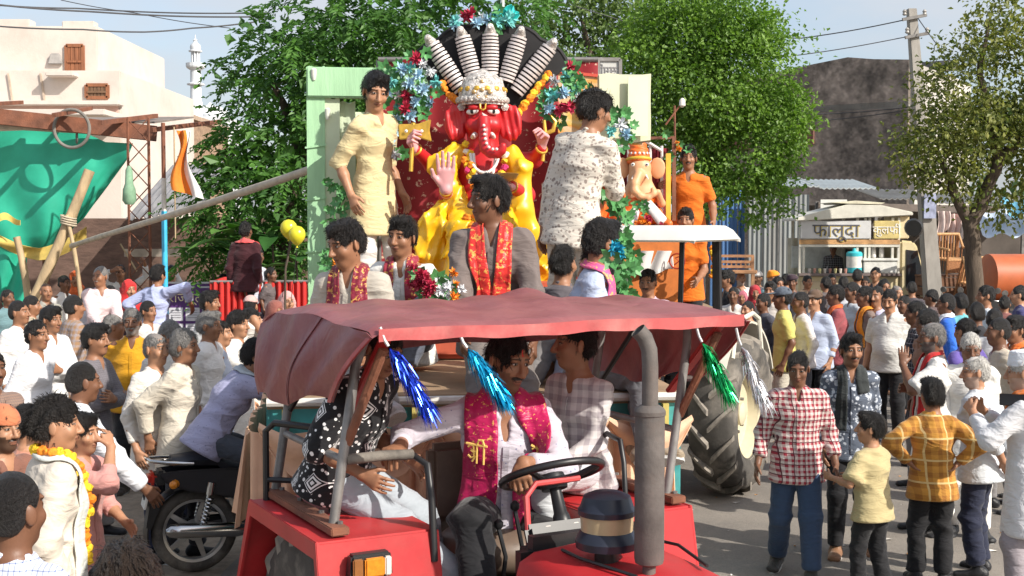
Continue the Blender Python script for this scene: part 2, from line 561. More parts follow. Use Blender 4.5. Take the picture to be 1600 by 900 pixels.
def skin_mat():
 if 'skin' in _mats: return _mats['skin']
 m, nt, b = _nt('skin')
 oi = N(nt, 'ShaderNodeObjectInfo'); at_ = N(nt, 'ShaderNodeAttribute', attribute_name='paint'); tc = N(nt, 'ShaderNodeTexCoord')
 n1 = N(nt, 'ShaderNodeTexNoise', Scale=26.0, Detail=5.0); nt.links.new(tc.outputs['Object'], n1.inputs['Vector'])
 hs = N(nt, 'ShaderNodeHueSaturation'); nt.links.new(oi.outputs['Color'], hs.inputs['Color'])
 ma = N(nt, 'ShaderNodeMath', operation='MULTIPLY_ADD'); ma.inputs[1].default_value = .35; ma.inputs[2].default_value = .82
 nt.links.new(n1.outputs['Fac'], ma.inputs[0]); nt.links.new(ma.outputs[0], hs.inputs['Value'])
 mx = N(nt, 'ShaderNodeMixRGB')
 nt.links.new(at_.outputs['Alpha'], mx.inputs['Fac']); nt.links.new(hs.outputs[0], mx.inputs[1]); nt.links.new(at_.outputs['Color'], mx.inputs[2])
 nt.links.new(mx.outputs[0], b.inputs['Base Color'])
 b.inputs['Roughness'].default_value = .48
 b.inputs['Specular IOR Level'].default_value = .4
 b.inputs['Subsurface Weight'].default_value = .0
 n2 = N(nt, 'ShaderNodeTexNoise', Scale=160.0, Detail=3.0); nt.links.new(tc.outputs['Object'], n2.inputs['Vector'])
 bp = N(nt, 'ShaderNodeBump', Strength=.12, Distance=.004); nt.links.new(n2.outputs['Fac'], bp.inputs['Height']); nt.links.new(bp.outputs[0], b.inputs['Normal'])
 _mats['skin'] = m
 return m
def hair_mat():
 if 'hair' in _mats: return _mats['hair']
 m, nt, b = _nt('hair')
 oi = N(nt, 'ShaderNodeObjectInfo'); tc = N(nt, 'ShaderNodeTexCoord')
 mp = N(nt, 'ShaderNodeMapping'); mp.inputs['Scale'].default_value = (1.0,.35,.5); mp.inputs['Rotation'].default_value = (.5,.2,.3)
 nt.links.new(tc.outputs['Object'], mp.inputs['Vector'])
 n1 = N(nt, 'ShaderNodeTexNoise', Scale=150.0, Detail=4.0, Roughness=.7); nt.links.new(mp.outputs[0], n1.inputs['Vector'])
 hs = N(nt, 'ShaderNodeHueSaturation'); nt.links.new(oi.outputs['Color'], hs.inputs['Color'])
 ma = N(nt, 'ShaderNodeMath', operation='MULTIPLY_ADD'); ma.inputs[1].default_value = 1.9; ma.inputs[2].default_value = .1
 nt.links.new(n1.outputs['Fac'], ma.inputs[0]); nt.links.new(ma.outputs[0], hs.inputs['Value'])
 nt.links.new(hs.outputs[0], b.inputs['Base Color'])
 b.inputs['Roughness'].default_value = .42
 b.inputs['Specular IOR Level'].default_value = .45
 bp = N(nt, 'ShaderNodeBump', Strength=1.0, Distance=.02); nt.links.new(n1.outputs['Fac'], bp.inputs['Height']); nt.links.new(bp.outputs[0], b.inputs['Normal'])
 _mats['hair'] = m
 return m
SKIN = {'d': (.165,.076,.043), 'm': (.29,.138,.076), 'l': (.40,.205,.118)}
HAIR = {'k': (.010,.008,.007), 'g': (.20,.19,.18), 'w': (.55,.53,.49), 'b': (.022,.013,.008)}
def head_sdf(sd, C, M, q, jaw=1.0, fv=(1,1,1,1)):
 """skull, jaw, nose, ears ... in the head frame: x side, -y front, z up"""
 def T(p): return C + M @ (A3(p) * q)
 sc = lambda r: tuple(x * q for x in r)
 sd.el(T((0,.012,.030)), sc((.074,.094,.094)), M, k=.02 * q)
 sd.el(T((0,-.022,-.040)), sc((.060 * jaw, .070,.078)), M, k=.035 * q)
 sd.el(T((0,-.058,-.090 - .004 * fv[2])), sc((.030 * jaw, .026,.024)), M, k=.03 * q)
 sd.el(T((0,-.076,.036)), sc((.052,.013,.010)), M, k=.02 * q)
 for x in (-1,1):
  sd.el(T((x * .031,-.099,.013)), sc((.019,.014,.012)), M, k=.014 * q, sub=True)
  sd.el(T((x * .031,-.0775,.013)), sc((.0135,.012,.0105)), M, k=.004 * q)
  sd.el(T((x * .040,-.062,-.026)), sc((.022 * fv[3], .020,.020 * fv[3])), M, k=.03 * q)
 sd.er(T((0,-.090,.020)), T((0,-.108 - .006 * fv[0], -.022 - .005 * fv[1])),.0085 * q, .0125 * q, k=.012 * q)
 sd.el(T((0,-.100,-.032)), sc((.0195 * (.8 + .2 * fv[1]),.014,.010)), M, k=.012 * q)
 sd.el(T((0,-.088,-.056)), sc((.023,.012,.0075)), M, k=.006 * q)
 sd.el(T((0,-.085,-.068)), sc((.020,.012,.0085)), M, k=.008 * q)
 for x in (-1,1):
  sd.el(T((x * .079,.014,-.006)), sc((.009,.021,.034)), M @ rotm(-8,0, x * 22), k=.008 * q)
def paint_face(L, o):
 """L: vertices in head frame / scale; returns rgba"""
 x, y, z = L.T
 c = np.zeros((len(L),4))
 front = y < -.035
 def put(m, col, a=1.0):
  c[m, :3] = col; c[m, 3] = np.maximum(c[m, 3], a) if a < 1 else a
 ax = np.abs(x)
 lip = front & ((ax / .024) ** 2 + ((z + .061) / .0135) ** 2 < 1) & (y < -.075)
 put(lip, (.22,.075,.055),.6)
 line = lip & (np.abs(z + .062) < .0025); put(line, (.05,.015,.012),.8)
 ex = ax - .031
 eye = front & ((ex / .0155) ** 2 + ((z - .0125) / .0075) ** 2 < 1); put(eye, (.035,.018,.012),.85)
 wh = front & ((ex / .0120) ** 2 + ((z - .0115) / .0042) ** 2 < 1); put(wh, (.48,.43,.39),1.0)
 ir = front & ((ex / .0066) ** 2 + ((z - .012) / .0065) ** 2 < 1); put(ir, (.012,.008,.006),1.0)
 br = front & (np.abs(ex - .001) < .022) & (np.abs(z - .034 + .16 * np.maximum(0, ex - .006)) < .0042)
 put(br, o.get('browcol', (.012,.009,.008)),.8)
 hc = o.get('beardcol', (.012,.009,.008))
 if o.get('mous'):
  put(front & (ax < .031) & (np.abs(z + .046 + .18 * ax) < .0075) & (y < -.07), hc, .95)
 if o.get('beard'):
  bd = (z < -.028 - .25 * np.maximum(0,.05 - ax)) & (z > -.125) & (y < .012) & ~lip & ~((ax < .018) & (z > -.05))
  bd &= ~(front & (ax < .045) & (z > -.042))
  put(bd, hc, o['beard'])
 if o.get('tilak'):
  put(front & (ax < .005) & (z > .045) & (z < .075), o['tilak'], .9)
 hl = o.get('scalp', True)
 if hl:
  sc_ = (z > .082 - .0 * ax) & (y > -.06) | ((z > .02) & (y > .03))
  put(sc_ & (c[:, 3] < .5), o['haircol'], .9)
 return c
def hand_sdf(sd, wrist, d, nrmv, q, curl=18.0, spread=1.0, thumb=1.0, side=1):
 d = nrm(d); n = A3(nrmv); n = nrm(n - d * n.dot(d)); w = np.cross(n, d) * side
 sd.er(wrist, wrist + d * .085 * q, .026 * q, .041 * q, .019 * q, .014 * q, side=w, cap=.8, k=.02 * q)
 for i, (off, L) in enumerate(((-.030,.062),(-.010,.074),(.011,.078),(.031,.070))):
  a = wrist + d * (.088 - .004 * abs(i - 1.6)) * q + w * off * q
  fd = nrm(d + w * off * 3.0 * spread)
  cu = R(curl * (1.05 - .07 * i)); f1 = fd * cos(cu) + n * sin(cu)
  b = a + f1 * L * .55 * q
  f2 = fd * cos(cu * 2.2) + n * sin(cu * 2.2)
  e = b + f2 * L * .5 * q
  sd.er(a, b, .0095 * q, .0085 * q, k=.006 * q); sd.er(b, e, .0085 * q, .0068 * q, k=.004 * q)
 a = wrist + d * .028 * q + w * .026 * q
 t1 = nrm(d * .75 + w * .62 * thumb + n * .3); b = a + t1 * .045 * q
 t2 = nrm(d * .9 + w * .2 * thumb + n * (.25 + curl * .012)); e = b + t2 * .032 * q
 sd.er(a, b, .014 * q, .0105 * q, k=.012 * q); sd.er(b, e, .0105 * q, .008 * q, k=.005 * q)
class Rig:
 """joint positions of one posed body (metres, feet at z=0, facing -Y)"""
 def __init__(self, h=1.70, zp=None, px=(0,0), lean=2.0, roll=.0, twist=.0, head=(0,0,0), hands=None, feet=None, elbow=None, knee=None, hs=1.0, fat=1.0, hand_dir=None, hand_n=None, curl=None):
  k = self.k = h / 1.70; self.h = h; self.fat = fat
  hands = hands or {}; feet = feet or {}; elbow = elbow or {}; knee = knee or {}
  self.hd = hand_dir or {}; self.hn = hand_n or {}; self.curl = curl or {}
  self.pel = A3((px[0] * k, px[1] * k, (.915 if zp is None else zp) * k))
  M = rotm(lean, roll, 0); Mt = M @ rotm(0,0, twist); self.MT = Mt
  U = M @ A3((0,0,1)); self.U = U
  self.X = Mt @ A3((1,0,0)); self.XP = rotm(0,0,0) @ A3((1,0,0))
  self.wst = self.pel + U * .14 * k; self.chs = self.pel + U * .31 * k
  self.shc = self.pel + U * .465 * k; self.nkb = self.pel + U * .515 * k
  self.sh = {s: self.shc + self.X * s * .158 * k * fat ** .5 - U * .030 * k for s in (-1,1)}
  self.hip = {s: self.pel + A3((s * .080 * k, 0,-.02 * k)) for s in (-1,1)}
  self.q = q = k * hs * .97
  self.HM = Mt @ rotm(-lean * .7,-roll * .6,0) @ rotm(0,0, head[0]) @ rotm(head[1], head[2], 0)
  self.HC = self.nkb + nrm(U * .8 + self.HM @ A3((0,-.30,.9)) * .35) * .150 * q
  self.elb = {}; self.wri = {}; self.kne = {}; self.ank = {}
  for s in (-1,1):
   t = A3(hands.get(s, (s * .205,-.03,.845 + (0 if zp is None else zp - .915)))) * k
   e = elbow.get(s, (s * .22,1.0,-.1))
   self.elb[s], self.wri[s] = ik(self.sh[s], t, .285 * k, .255 * k, e)
   t = A3(feet.get(s, (s * .105,.0,.075))) * k
   self.kne[s], self.ank[s] = ik(self.hip[s], t, .425 * k, .405 * k, knee.get(s, (s * .12,-1,0)))
 def toe(self, s):
  sh = nrm(self.ank[s] - self.kne[s]); f = A3((s * .25,-1,0)); f = nrm(f - sh * f.dot(sh) * .55)
  return f
 def torso(self, sd, o, kk=.05, belly=.0):
  k = self.k; f = self.fat
  sd.er(self.pel - self.U * .03 * k, self.wst, .140 * k * f + o, .130 * k * f + o, .100 * k * f + o, .092 * k * f + o, side=self.X, k=kk)
  sd.er(self.wst, self.chs, .130 * k * f + o, .148 * k * f + o, .092 * k * f + o, .108 * k * f + o, side=self.X, k=kk)
  sd.er(self.chs, self.shc, .148 * k * f + o, .112 * k + o, .108 * k * f + o, .072 * k + o, side=self.X, k=kk, cap=.6)
  sd.er(self.sh[-1] * .9 + self.sh[1] * .1, self.sh[1] * .9 + self.sh[-1] * .1,.044 * k + o * .8, k=.04 * k)
  sd.er(self.shc, self.nkb, .10 * k + o * .6,.055 * k + o * .3,.06 * k + o * .6,.052 * k + o * .3, side=self.X, cap=.3, k=.05 * k)
  if belly:
   sd.el(self.wst + self.MT @ A3((0,-.05 - belly * .25,.0)),(.13 * k + o + belly * .3,.09 * k + o + belly, .14 * k + o), self.MT, k=.06)
def person(name_label, loc, yaw, rig, lod, skin='m', hair='k', hairstyle='short', face=None, wear=(), group=None, cat='person', seed=0, belly=.0, hands_fine=True):
 """one continuous body mesh; hair and each garment are its children"""
 k, q = rig.k, rig.q
 face = dict(face or {})
 face['haircol'] = HAIR[hair] if isinstance(hair, str) else hair
 face['scalp'] = hairstyle not in ('bald',)
 if hair in ('g', 'w'):
  face.setdefault('browcol', (.16,.15,.14) if hair == 'g' else (.4,.38,.35)); face.setdefault('beardcol', HAIR[hair])
 hv, bv, nv = {0: (.0042,.011,.0046),1: (.0065,.015,.0065),2: (.0095,.02,.011)}[lod]
 sd = SDF()
 rig.torso(sd, .0,.05 * k, belly)
 sd.er(rig.nkb - rig.U * .05 * k, rig.HC + rig.HM @ A3((0,.012,-.045)) * q, .055 * q, .053 * q, k=.03 * q)
 for s in (-1,1):
  fm = rig.fat ** .5
  sd.er(rig.sh[s], rig.elb[s], .044 * k * fm, .039 * k * fm, k=.04 * k)
  sd.er(rig.elb[s], rig.elb[s] * .6 + rig.wri[s] * .4,.040 * k * fm, .039 * k * fm, k=.02 * k)
  sd.er(rig.elb[s] * .6 + rig.wri[s] * .4, rig.wri[s], .039 * k * fm, .0245 * k, k=.02 * k)
  fd = nrm(rig.wri[s] - rig.elb[s])
  d = A3(rig.hd.get(s, fd)); n = A3(rig.hn.get(s, (-s, .15,.0)))
  if abs(nrm(n).dot(nrm(d))) > .95: n = A3((0,-1,.2))
  hand_sdf(sd, rig.wri[s], d, n, k * (1.0 if q / k < 1.05 else 1.0), curl=rig.curl.get(s, 20.0), side=s)
  sd.er(rig.hip[s], rig.kne[s], .076 * k, .050 * k, k=.05 * k)
  mid = rig.kne[s] * .65 + rig.ank[s] * .35
  sd.er(rig.kne[s], mid, .050 * k, .049 * k, k=.03 * k)
  sd.er(mid, rig.ank[s], .049 * k, .034 * k, k=.03 * k)
  t = rig.toe(s); dn = nrm(rig.ank[s] - rig.kne[s]); dn = nrm(dn - t * t.dot(dn))
  sd.er(rig.ank[s] + dn * .042 * k - t * .035 * k, rig.ank[s] + dn * .050 * k + t * .135 * k, .037 * k, .042 * k, .033 * k, .022 * k, side=np.cross(t, dn), k=.03 * k)
 fr_ = random.Random(seed * 13 + 5); head_sdf(sd, rig.HC, rig.HM, q, face.get('jaw', fr_.uniform(.86,1.14)), [fr_.uniform(.5,1.5) for _ in range(3)] + [fr_.uniform(.85,1.2)])
 lo, hi = sd.bounds(.03)
 boxes = [(rig.HC - .165 * q, rig.HC + .165 * q, hv)]
 for s in (-1,1):
  fd = nrm(A3(rig.hd.get(s, rig.wri[s] - rig.elb[s]))); c = rig.wri[s] + fd * .085 * k
  boxes.append((c - .125 * k, c + .125 * k, nv))
 f, l0 = sd.field(lo, hi, bv)
 v, qd = nets(f, l0, bv)
 cen = v[qd].mean(axis=1)
 keep = np.ones(len(qd), bool)
 for a, b, hh in boxes:
  keep &= ~np.all((cen > a + bv * .9) & (cen < b - bv * .9), axis=1)
 VV, QQ = [v], [qd[keep]]; n0 = len(v)
 for bi, (a, b, hh) in enumerate(boxes):
  f, l0 = sd.field(a, b, hh)
  v2, q2 = nets(f, l0, hh)
  cc = v2[q2].mean(axis=1)
  if bi == 2:                      # two hands together: no doubled skin
   a1, b1, _ = boxes[1]; q2 = q2[~np.all((cc > a1) & (cc < b1), axis=1)]
  elif bi == 1:
   pass
  VV.append(v2); QQ.append(q2 + n0); n0 += len(v2)
 V = np.concatenate(VV); Q = np.concatenate(QQ)
 me = np_mesh('body', V, Q)
 L = ((V - rig.HC) @ rig.HM) / q
 col = np.zeros((len(V),4))
 inh = np.all(np.abs(L) < .16, axis=1)
 col[inh] = paint_face(L[inh], face)
 at_ = me.attributes.new('paint', 'FLOAT_COLOR', 'POINT'); at_.data.foreach_set('color', col.astype(np.float32).ravel())
 o = link_obj('person', me, None, skin_mat())
 o.location = loc; o.rotation_euler = (0,0, R(yaw))
 tag(o, name_label, cat, group)
 sk = SKIN[skin] if isinstance(skin, str) else skin
 o.color = c4(sk)
 # ---- hair
 if hairstyle not in ('bald', 'covered'):
  hd = SDF(); T = lambda p: rig.HC + rig.HM @ (A3(p) * q)
  thick = {'short': .009, 'crop': .004, 'full': .014, 'curly': .019, 'quiff': .012, 'thin': .005, 'bun': .008}[hairstyle]
  hd.el(T((0,.016,.034)), tuple((r + thick) * q for r in (.0745,.093,.094)), rig.HM, k=.02)
  hd.el(T((0,.05,-.015)), tuple((r + thick * .7) * q for r in (.066,.058,.062)), rig.HM, k=.03)
  if hairstyle in ('quiff', 'full'):
   hd.el(T((.012,-.055,.108)),(.055 * q, .042 * q, .030 * q), rig.HM, k=.03)
  if hairstyle == 'bun':
   hd.el(T((0,.13,.02)),(.035 * q, .035 * q, .035 * q), rig.HM, k=.02)
  cut = SDF()
  # the face window and the ears stay free of hair
  hd.el(T((0,-.125,-.035)),(.075 * q, .085 * q, (.118 if hairstyle != 'full' else .108) * q), rig.HM, k=.012 * q, sub=True)
  for s in (-1,1):
   hd.el(T((s * .088,-.015,-.035)),(.030 * q, .048 * q, .055 * q), rig.HM, k=.01 * q, sub=True)
  if hairstyle == 'thin':
   hd.el(T((0,-.05,.14)),(.06 * q, .09 * q, .05 * q), rig.HM, k=.02 * q, sub=True)
  sdn = seed
  fr = {'curly': 60.0, 'full': 42.0}.get(hairstyle, 55.0); am = {'curly': .009, 'full': .0035, 'crop': .0015, 'thin': .002}.get(hairstyle, .004)
  HMi = rig.HM
  v, qd = mesh_sdf(hd, hv * 1.0, disp=lambda P: folds((P - rig.HC) @ HMi, sdn + 5, am * q, fr, (1.0,.1,.35)), cuts=[(T((0,0,-.085)), rig.HM @ A3((0,.25,-1)))], pad=.02)
  if lod < 2 and hairstyle != 'crop' and len(qd):
   rs = np.random.RandomState(seed + 1); m_ = 1100 if lod == 0 else 380
   fi = rs.randint(0, len(qd), m_); P0 = v[qd[fi]].mean(axis=1); e1 = v[qd[fi, 2]] - v[qd[fi, 0]]; e2 = v[qd[fi, 3]] - v[qd[fi, 1]]
   nn = np.cross(e1, e2); nn /= np.maximum(1e-9, np.linalg.norm(nn, axis=1, keepdims=True))
   out_ = np.sign(np.sum(nn * (P0 - rig.HC), axis=1, keepdims=True)); nn *= np.where(out_ == 0,1, out_)
   td = P0 - T((.02,.035,.13)) + rs.normal(0,.035 if hairstyle == 'curly' else .014, P0.shape)
   td = td - nn * np.sum(td * nn, axis=1, keepdims=True); td /= np.maximum(1e-9, np.linalg.norm(td, axis=1, keepdims=True))
   Ls = (rs.uniform(.020,.042, m_) * q)[:, None]; lf_ = (rs.uniform(.000,.009 if hairstyle in ('curly', 'full') else .005, m_) * q)[:, None]; sw = np.cross(td, nn) * (.0016 if lod == 0 else .0026) * q
   a0 = P0 - nn * .003 * q; a1 = P0 + td * Ls * .5 + nn * (lf_ + .003 * q); a2 = P0 + td * Ls + nn * lf_ * .4
   sv = np.stack((a0 - sw, a0 + sw, a1 - sw, a1 + sw, a2 - sw * .3, a2 + sw * .3),1).reshape(-1,3); kk = len(v) + np.arange(m_)[:, None] * 6
   v = np.concatenate((v, sv)); qd = np.concatenate((qd, kk + np.array([[0,1,3,2]]), kk + np.array([[2,3,5,4]])))
  ho = link_obj('hair', np_mesh('hair', v, qd), o, hair_mat()); ho.color = c4(face['haircol'])
 # ---- clothes
 ctx = {'o': o, 'rig': rig, 'lod': lod, 'belly': belly, 'seed': seed}
 for w in wear: w(ctx)
 return o
CV = {0: .0085,1: .0125,2: .019}
def shirt(col, mat=None, sleeve=1.9, hem=.13, loose=.013, collar=True, name='shirt', amp=.0045, flare=.02, vneck=1.0, slit=False, hemcol=None):
 def go(c):
  rig, o = c['rig'], c['o']; k = rig.k; sd = SDF(); vox = CV[c['lod']]
  rig.torso(sd, loose, .06 * k, c['belly'])
  dn = -rig.U
  if hem > .05:
   b = rig.pel + dn * (hem - .02) * k
   if hem > .25: b = rig.pel + A3((0,0,-1)) * (hem - .02) * k
   wf = .160 * k * rig.fat + loose
   sd.er(rig.pel + rig.U * .06 * k, b, wf, wf + flare + hem * .05,.112 * k * rig.fat + loose, .118 * k * rig.fat + loose + flare + hem * .04, side=rig.X, cap=.3, k=.05 * k)
  for s in (-1,1):
   up = min(1.0, sleeve)
   e = rig.sh[s] + (rig.elb[s] - rig.sh[s]) * up
   r1 = .050 * k + loose * .9; r2 = .042 * k + loose * (1.1 if sleeve > 1 else 1.7)
   sd.er(rig.sh[s], e, r1, r2, cap=.35 if sleeve <= 1 else 1.0, k=.05 * k)
   if sleeve > 1:
    e2 = rig.elb[s] + (rig.wri[s] - rig.elb[s]) * (sleeve - 1)
    sd.er(rig.elb[s], e2, r2,.034 * k + loose * .7, cap=.35, k=.03 * k)
    if sleeve < 1.75:       # rolled cuff
     dd = nrm(rig.wri[s] - rig.elb[s])
     sd.er(e2 - dd * .03 * k, e2,.040 * k + loose * .7, cap=.3, k=.006)
  if collar:
   nb = rig.nkb - rig.U * .012 * k; fr = rig.MT @ A3((0,-1,0))
   for s in (-1,1):
    p0 = nb - fr * .052 * k + rig.U * .030 * k; p1 = nb + rig.X * s * .060 * k + rig.U * .018 * k; p2 = nb + fr * .070 * k + rig.X * s * .026 * k - rig.U * .030 * k
    sd.er(p0, p1,.016 * k, k=.004 * k); sd.er(p1, p2,.016 * k, .014 * k, k=.004 * k)
    sd.er(p2, p2 + rig.X * s * .035 * k - rig.U * .02 * k + fr * .01 * k, .011 * k, k=.004 * k)
  fr = rig.MT @ A3((0,-1,0))
  if vneck:
   sd.er(rig.nkb + fr * .075 * k + rig.U * .05 * k, rig.nkb + fr * .105 * k - rig.U * (.03 + .05 * vneck) * k, .040 * k, .008 * k, .05 * k, .03 * k, side=rig.X, k=.012 * k, sub=True)
  if slit:
   for s in (-1,1):
    b = rig.pel + A3((s * .235 * k, 0,-hem * k)); sd.er(b, rig.pel + A3((s * .19 * k, 0,-.06 * k)),.035 * k, .004, k=.01, sub=True)
  sn = c['seed']
  cuts = [(rig.pel - A3((0,0,1)) * hem * k if hem > .25 else rig.pel + dn * hem * k, A3((0,0,-1)) if hem > .25 else dn)] if hem > .05 else []
  J = [rig.elb[1], rig.elb[-1], rig.wst + rig.X * .12 * k, rig.wst - rig.X * .12 * k, rig.sh[1] * .8 + rig.chs * .2, rig.sh[-1] * .8 + rig.chs * .2, rig.pel]
  v, q = mesh_sdf(sd, vox, disp=lambda P: folds(P, sn, amp * 1.25,19.0) * (.22 + near_f(P, J, .12)), cuts=cuts)
  ob = link_obj(name, np_mesh(name, v, q), o, mat or cloth_mat('cloth'))
  ob.color = c4(col); c['shirt'] = sd; c['shirt_obj'] = ob
  if collar and c['lod'] == 0 and cos(o.rotation_euler.z) > -.2 and not name == 'kurta':
   pts = [rig.nkb + fr * .16 * k - rig.U * (.05 + .05 * vneck + (.40 + min(hem, .2) - .05 * vneck) * t_) * k for t_ in np.linspace(0,1,8)]
   v, f = ribbon_on([sd], pts, .026 * k, off=.006, n=24, th=.006, wave=.0008, nw=3)
   po = link_obj('placket', np_mesh('placket', v, f, False), ob, mat or cloth_mat('cloth')); po.color = c4(tuple(x * .86 for x in col))
 return go
def trousers(col, mat=None, length=1.93, loose=.014, name='trousers', flare=.0, amp=.004, waist=.05):
 def go(c):
  rig, o = c['rig'], c['o']; k = rig.k; sd = SDF(); vox = CV[c['lod']]
  f = rig.fat
  sd.er(rig.pel - A3((0,0,.03 * k)), rig.pel + rig.U * waist * k, .140 * k * f + loose * .6,.134 * k * f + loose * .6,.102 * k * f + loose * .6,.097 * k * f + loose * .6, side=rig.X, cap=.4, k=.05 * k)
  for s in (-1,1):
   sd.er(rig.hip[s], rig.kne[s], .079 * k + loose, .058 * k + loose * 1.1, k=.04 * k)
   if length > 1:
    e = rig.kne[s] + (rig.ank[s] - rig.kne[s]) * (length - 1)
    sd.er(rig.kne[s], e, .058 * k + loose * 1.1,.046 * k + loose * 1.2 + flare, cap=.35, k=.04 * k)
  sn = c['seed'] + 3
  v, q = mesh_sdf(sd, vox, disp=lambda P: folds(P, sn, amp * 1.3,20.0,(.2,.2,1.0)) * (.25 + near_f(P, [rig.kne[1], rig.kne[-1], rig.ank[1], rig.ank[-1], rig.pel - A3((0,0,.08))], .11)))
  ob = link_obj(name, np_mesh(name, v, q), o, mat or cloth_mat('cloth')); ob.color = c4(col)
  c['trousers'] = sd
 return go
def dhoti(col, bottom=.18):
 def go(c):
  rig, o = c['rig'], c['o']; k = rig.k; sd = SDF(); vox = CV[c['lod']]
  sd.er(rig.pel, A3((rig.pel[0], rig.pel[1] + .01, bottom * k)),.170 * k, .20 * k, .125 * k, .15 * k, side=rig.X, cap=.2, k=.05)
  sn = c['seed'] + 9
  v, q = mesh_sdf(sd, vox, disp=lambda P: folds(P, sn, .012,34.0,(1.0,.6,.12)))
  ob = link_obj('skirt', np_mesh('skirt', v, q), o, cloth_mat('cloth')); ob.color = c4(col)
 return go
def shoes(col, rough=.5, sole=(.5,.5,.48), name='shoe'):
 def go(c):
  rig, o = c['rig'], c['o']; k = rig.k; vox = CV[c['lod']]
  for s in (-1,1):
   sd = SDF(); t = rig.toe(s); dn = nrm(rig.ank[s] - rig.kne[s]); dn = nrm(dn - t * t.dot(dn)); w = np.cross(t, dn)
   sd.er(rig.ank[s] + dn * .040 * k - t * .045 * k, rig.ank[s] + dn * .050 * k + t * .150 * k, .046 * k, .050 * k, .042 * k, .030 * k, side=w, k=.02)
   sd.er(rig.ank[s] - dn * .01 * k - t * .01 * k, rig.ank[s] + dn * .04 * k, .044 * k, .05 * k, cap=.3, k=.03)
   v, q = mesh_sdf(sd, vox, cuts=[(rig.ank[s] + dn * .074 * k, dn)])
   ob = link_obj(name, np_mesh(name, v, q), o, cloth_mat('leather', rough=.45)); ob.color = c4(col)
   if c['lod'] < 2:
    m = MB(); pr = []
    for i in range(14):
     a = 2 * pi * i / 14; pr.append((cos(a) * .052 * k, sin(a) * .125 * k))
    m.prism(pr, Vector(rig.ank[s] + dn * .074 * k + t * .055 * k), Vector(w), Vector(t),.016 * k)
    so = m.build('sole', cloth_mat('leather', rough=.45), ob); so.color = c4(sole)
 return go
def ribbon_on(sdfs, pts, width, off=.012, n=60, th=.006, wave=.006, seed=0, nw=7):
 """a cloth band laid over a surface: returns verts, faces"""
 pts = A3(pts); seg = np.linalg.norm(np.diff(pts, axis=0), axis=1); cum = np.concatenate(([0], np.cumsum(seg)))
 ts = np.linspace(0, cum[-1], n)
 C = np.stack([np.interp(ts, cum, pts[:, i]) for i in range(3)], 1)
 for _ in range(4):
  C[1:-1] = .5 * C[1:-1] + .25 * (C[:-2] + C[2:])
 def val(P): return np.min([s.val(P) for s in sdfs], axis=0)
 def grad(P):
  g = np.zeros_like(P)
  for i in range(3):
   e = np.zeros(3); e[i] = .01; g[:, i] = val(P + e) - val(P - e)
  return g / np.maximum(1e-9, np.linalg.norm(g, axis=1, keepdims=True))
 for _ in range(3):
  C = C + grad(C) * (off - val(C))[:, None] * .9
 for _ in range(2):
  C[1:-1] = .5 * C[1:-1] + .25 * (C[:-2] + C[2:])
 T = np.gradient(C, axis=0); T /= np.maximum(1e-9, np.linalg.norm(T, axis=1, keepdims=True))
 G = grad(C); W = np.cross(T, G); W /= np.maximum(1e-9, np.linalg.norm(W, axis=1, keepdims=True))
 for _ in range(3):
  W[1:-1] = .5 * W[1:-1] + .25 * (W[:-2] + W[2:])
 W /= np.maximum(1e-9, np.linalg.norm(W, axis=1, keepdims=True))
 wd = np.broadcast_to(np.asarray(width, float),(n,)) if np.ndim(width) == 0 else np.interp(np.linspace(0,1, n), np.linspace(0,1, len(width)), width)
 rs = np.random.RandomState(seed); ph = rs.uniform(0,6,3)
 rows = []
 for j in range(nw):
  a = (j / (nw - 1) - .5)
  P = C + W * (a * wd)[:, None]
  for _ in range(2):
   vv = val(P); P = P + grad(P) * np.clip(off - vv, -.004,.05)[:, None]
  ang = np.linspace(0,1, n)
  P = P + G * (wave * (np.sin(a * 14 + ph[0] + 3 * ang) + .5 * np.sin(a * 30 + ph[1] + 9 * ang)))[:, None]
  rows.append(P)
 top = np.stack(rows, 1)               # n, nw, 3
 bot = top - G[:, None, :] * th
 V = np.concatenate((top.reshape(-1,3), bot.reshape(-1,3))); M = n * nw
 F = []
 for i in range(n - 1):
  for j in range(nw - 1):
   a = i * nw + j; q = (a, a + 1, a + nw + 1, a + nw)
   F.append(q); F.append(tuple(M + x for x in reversed(q)))
 for i in range(n - 1):
  for j, fl in ((0,0),(nw - 1,1)):
   a = i * nw + j; q = (a, a + nw, M + a + nw, M + a); F.append(q if not fl else q[::-1])
 for i in (0, n - 1):
  for j in range(nw - 1):
   a = i * nw + j; q = (a, a + 1, M + a + 1, M + a); F.append(q if i else q[::-1])
 return V, np.array(F)
def neck_pts(rig, lf, rf, spread=.085, drop_x=.02):
 """path of a stole: front left end (lf metres below the neck), round the neck, front right end"""
 k = rig.k; X = rig.X; U = rig.U; fr = rig.MT @ A3((0,-1,0)); nb = rig.nkb
 def p(x, y, z): return nb + X * x * k + fr * y * k + U * z * k
 L = []
 for t in np.linspace(1,.12,7): L.append(p(-spread - drop_x * t, .15,-lf * t - .03))
 L += [p(-spread * .9,.06,.01), p(-spread * .85,-.03,.035), p(0,-.085,.045), p(spread * .85,-.03,.035), p(spread * .9,.06,.01)]
 for t in np.linspace(.12,1,7): L.append(p(spread + drop_x * t, .15,-rf * t - .03))
 return L
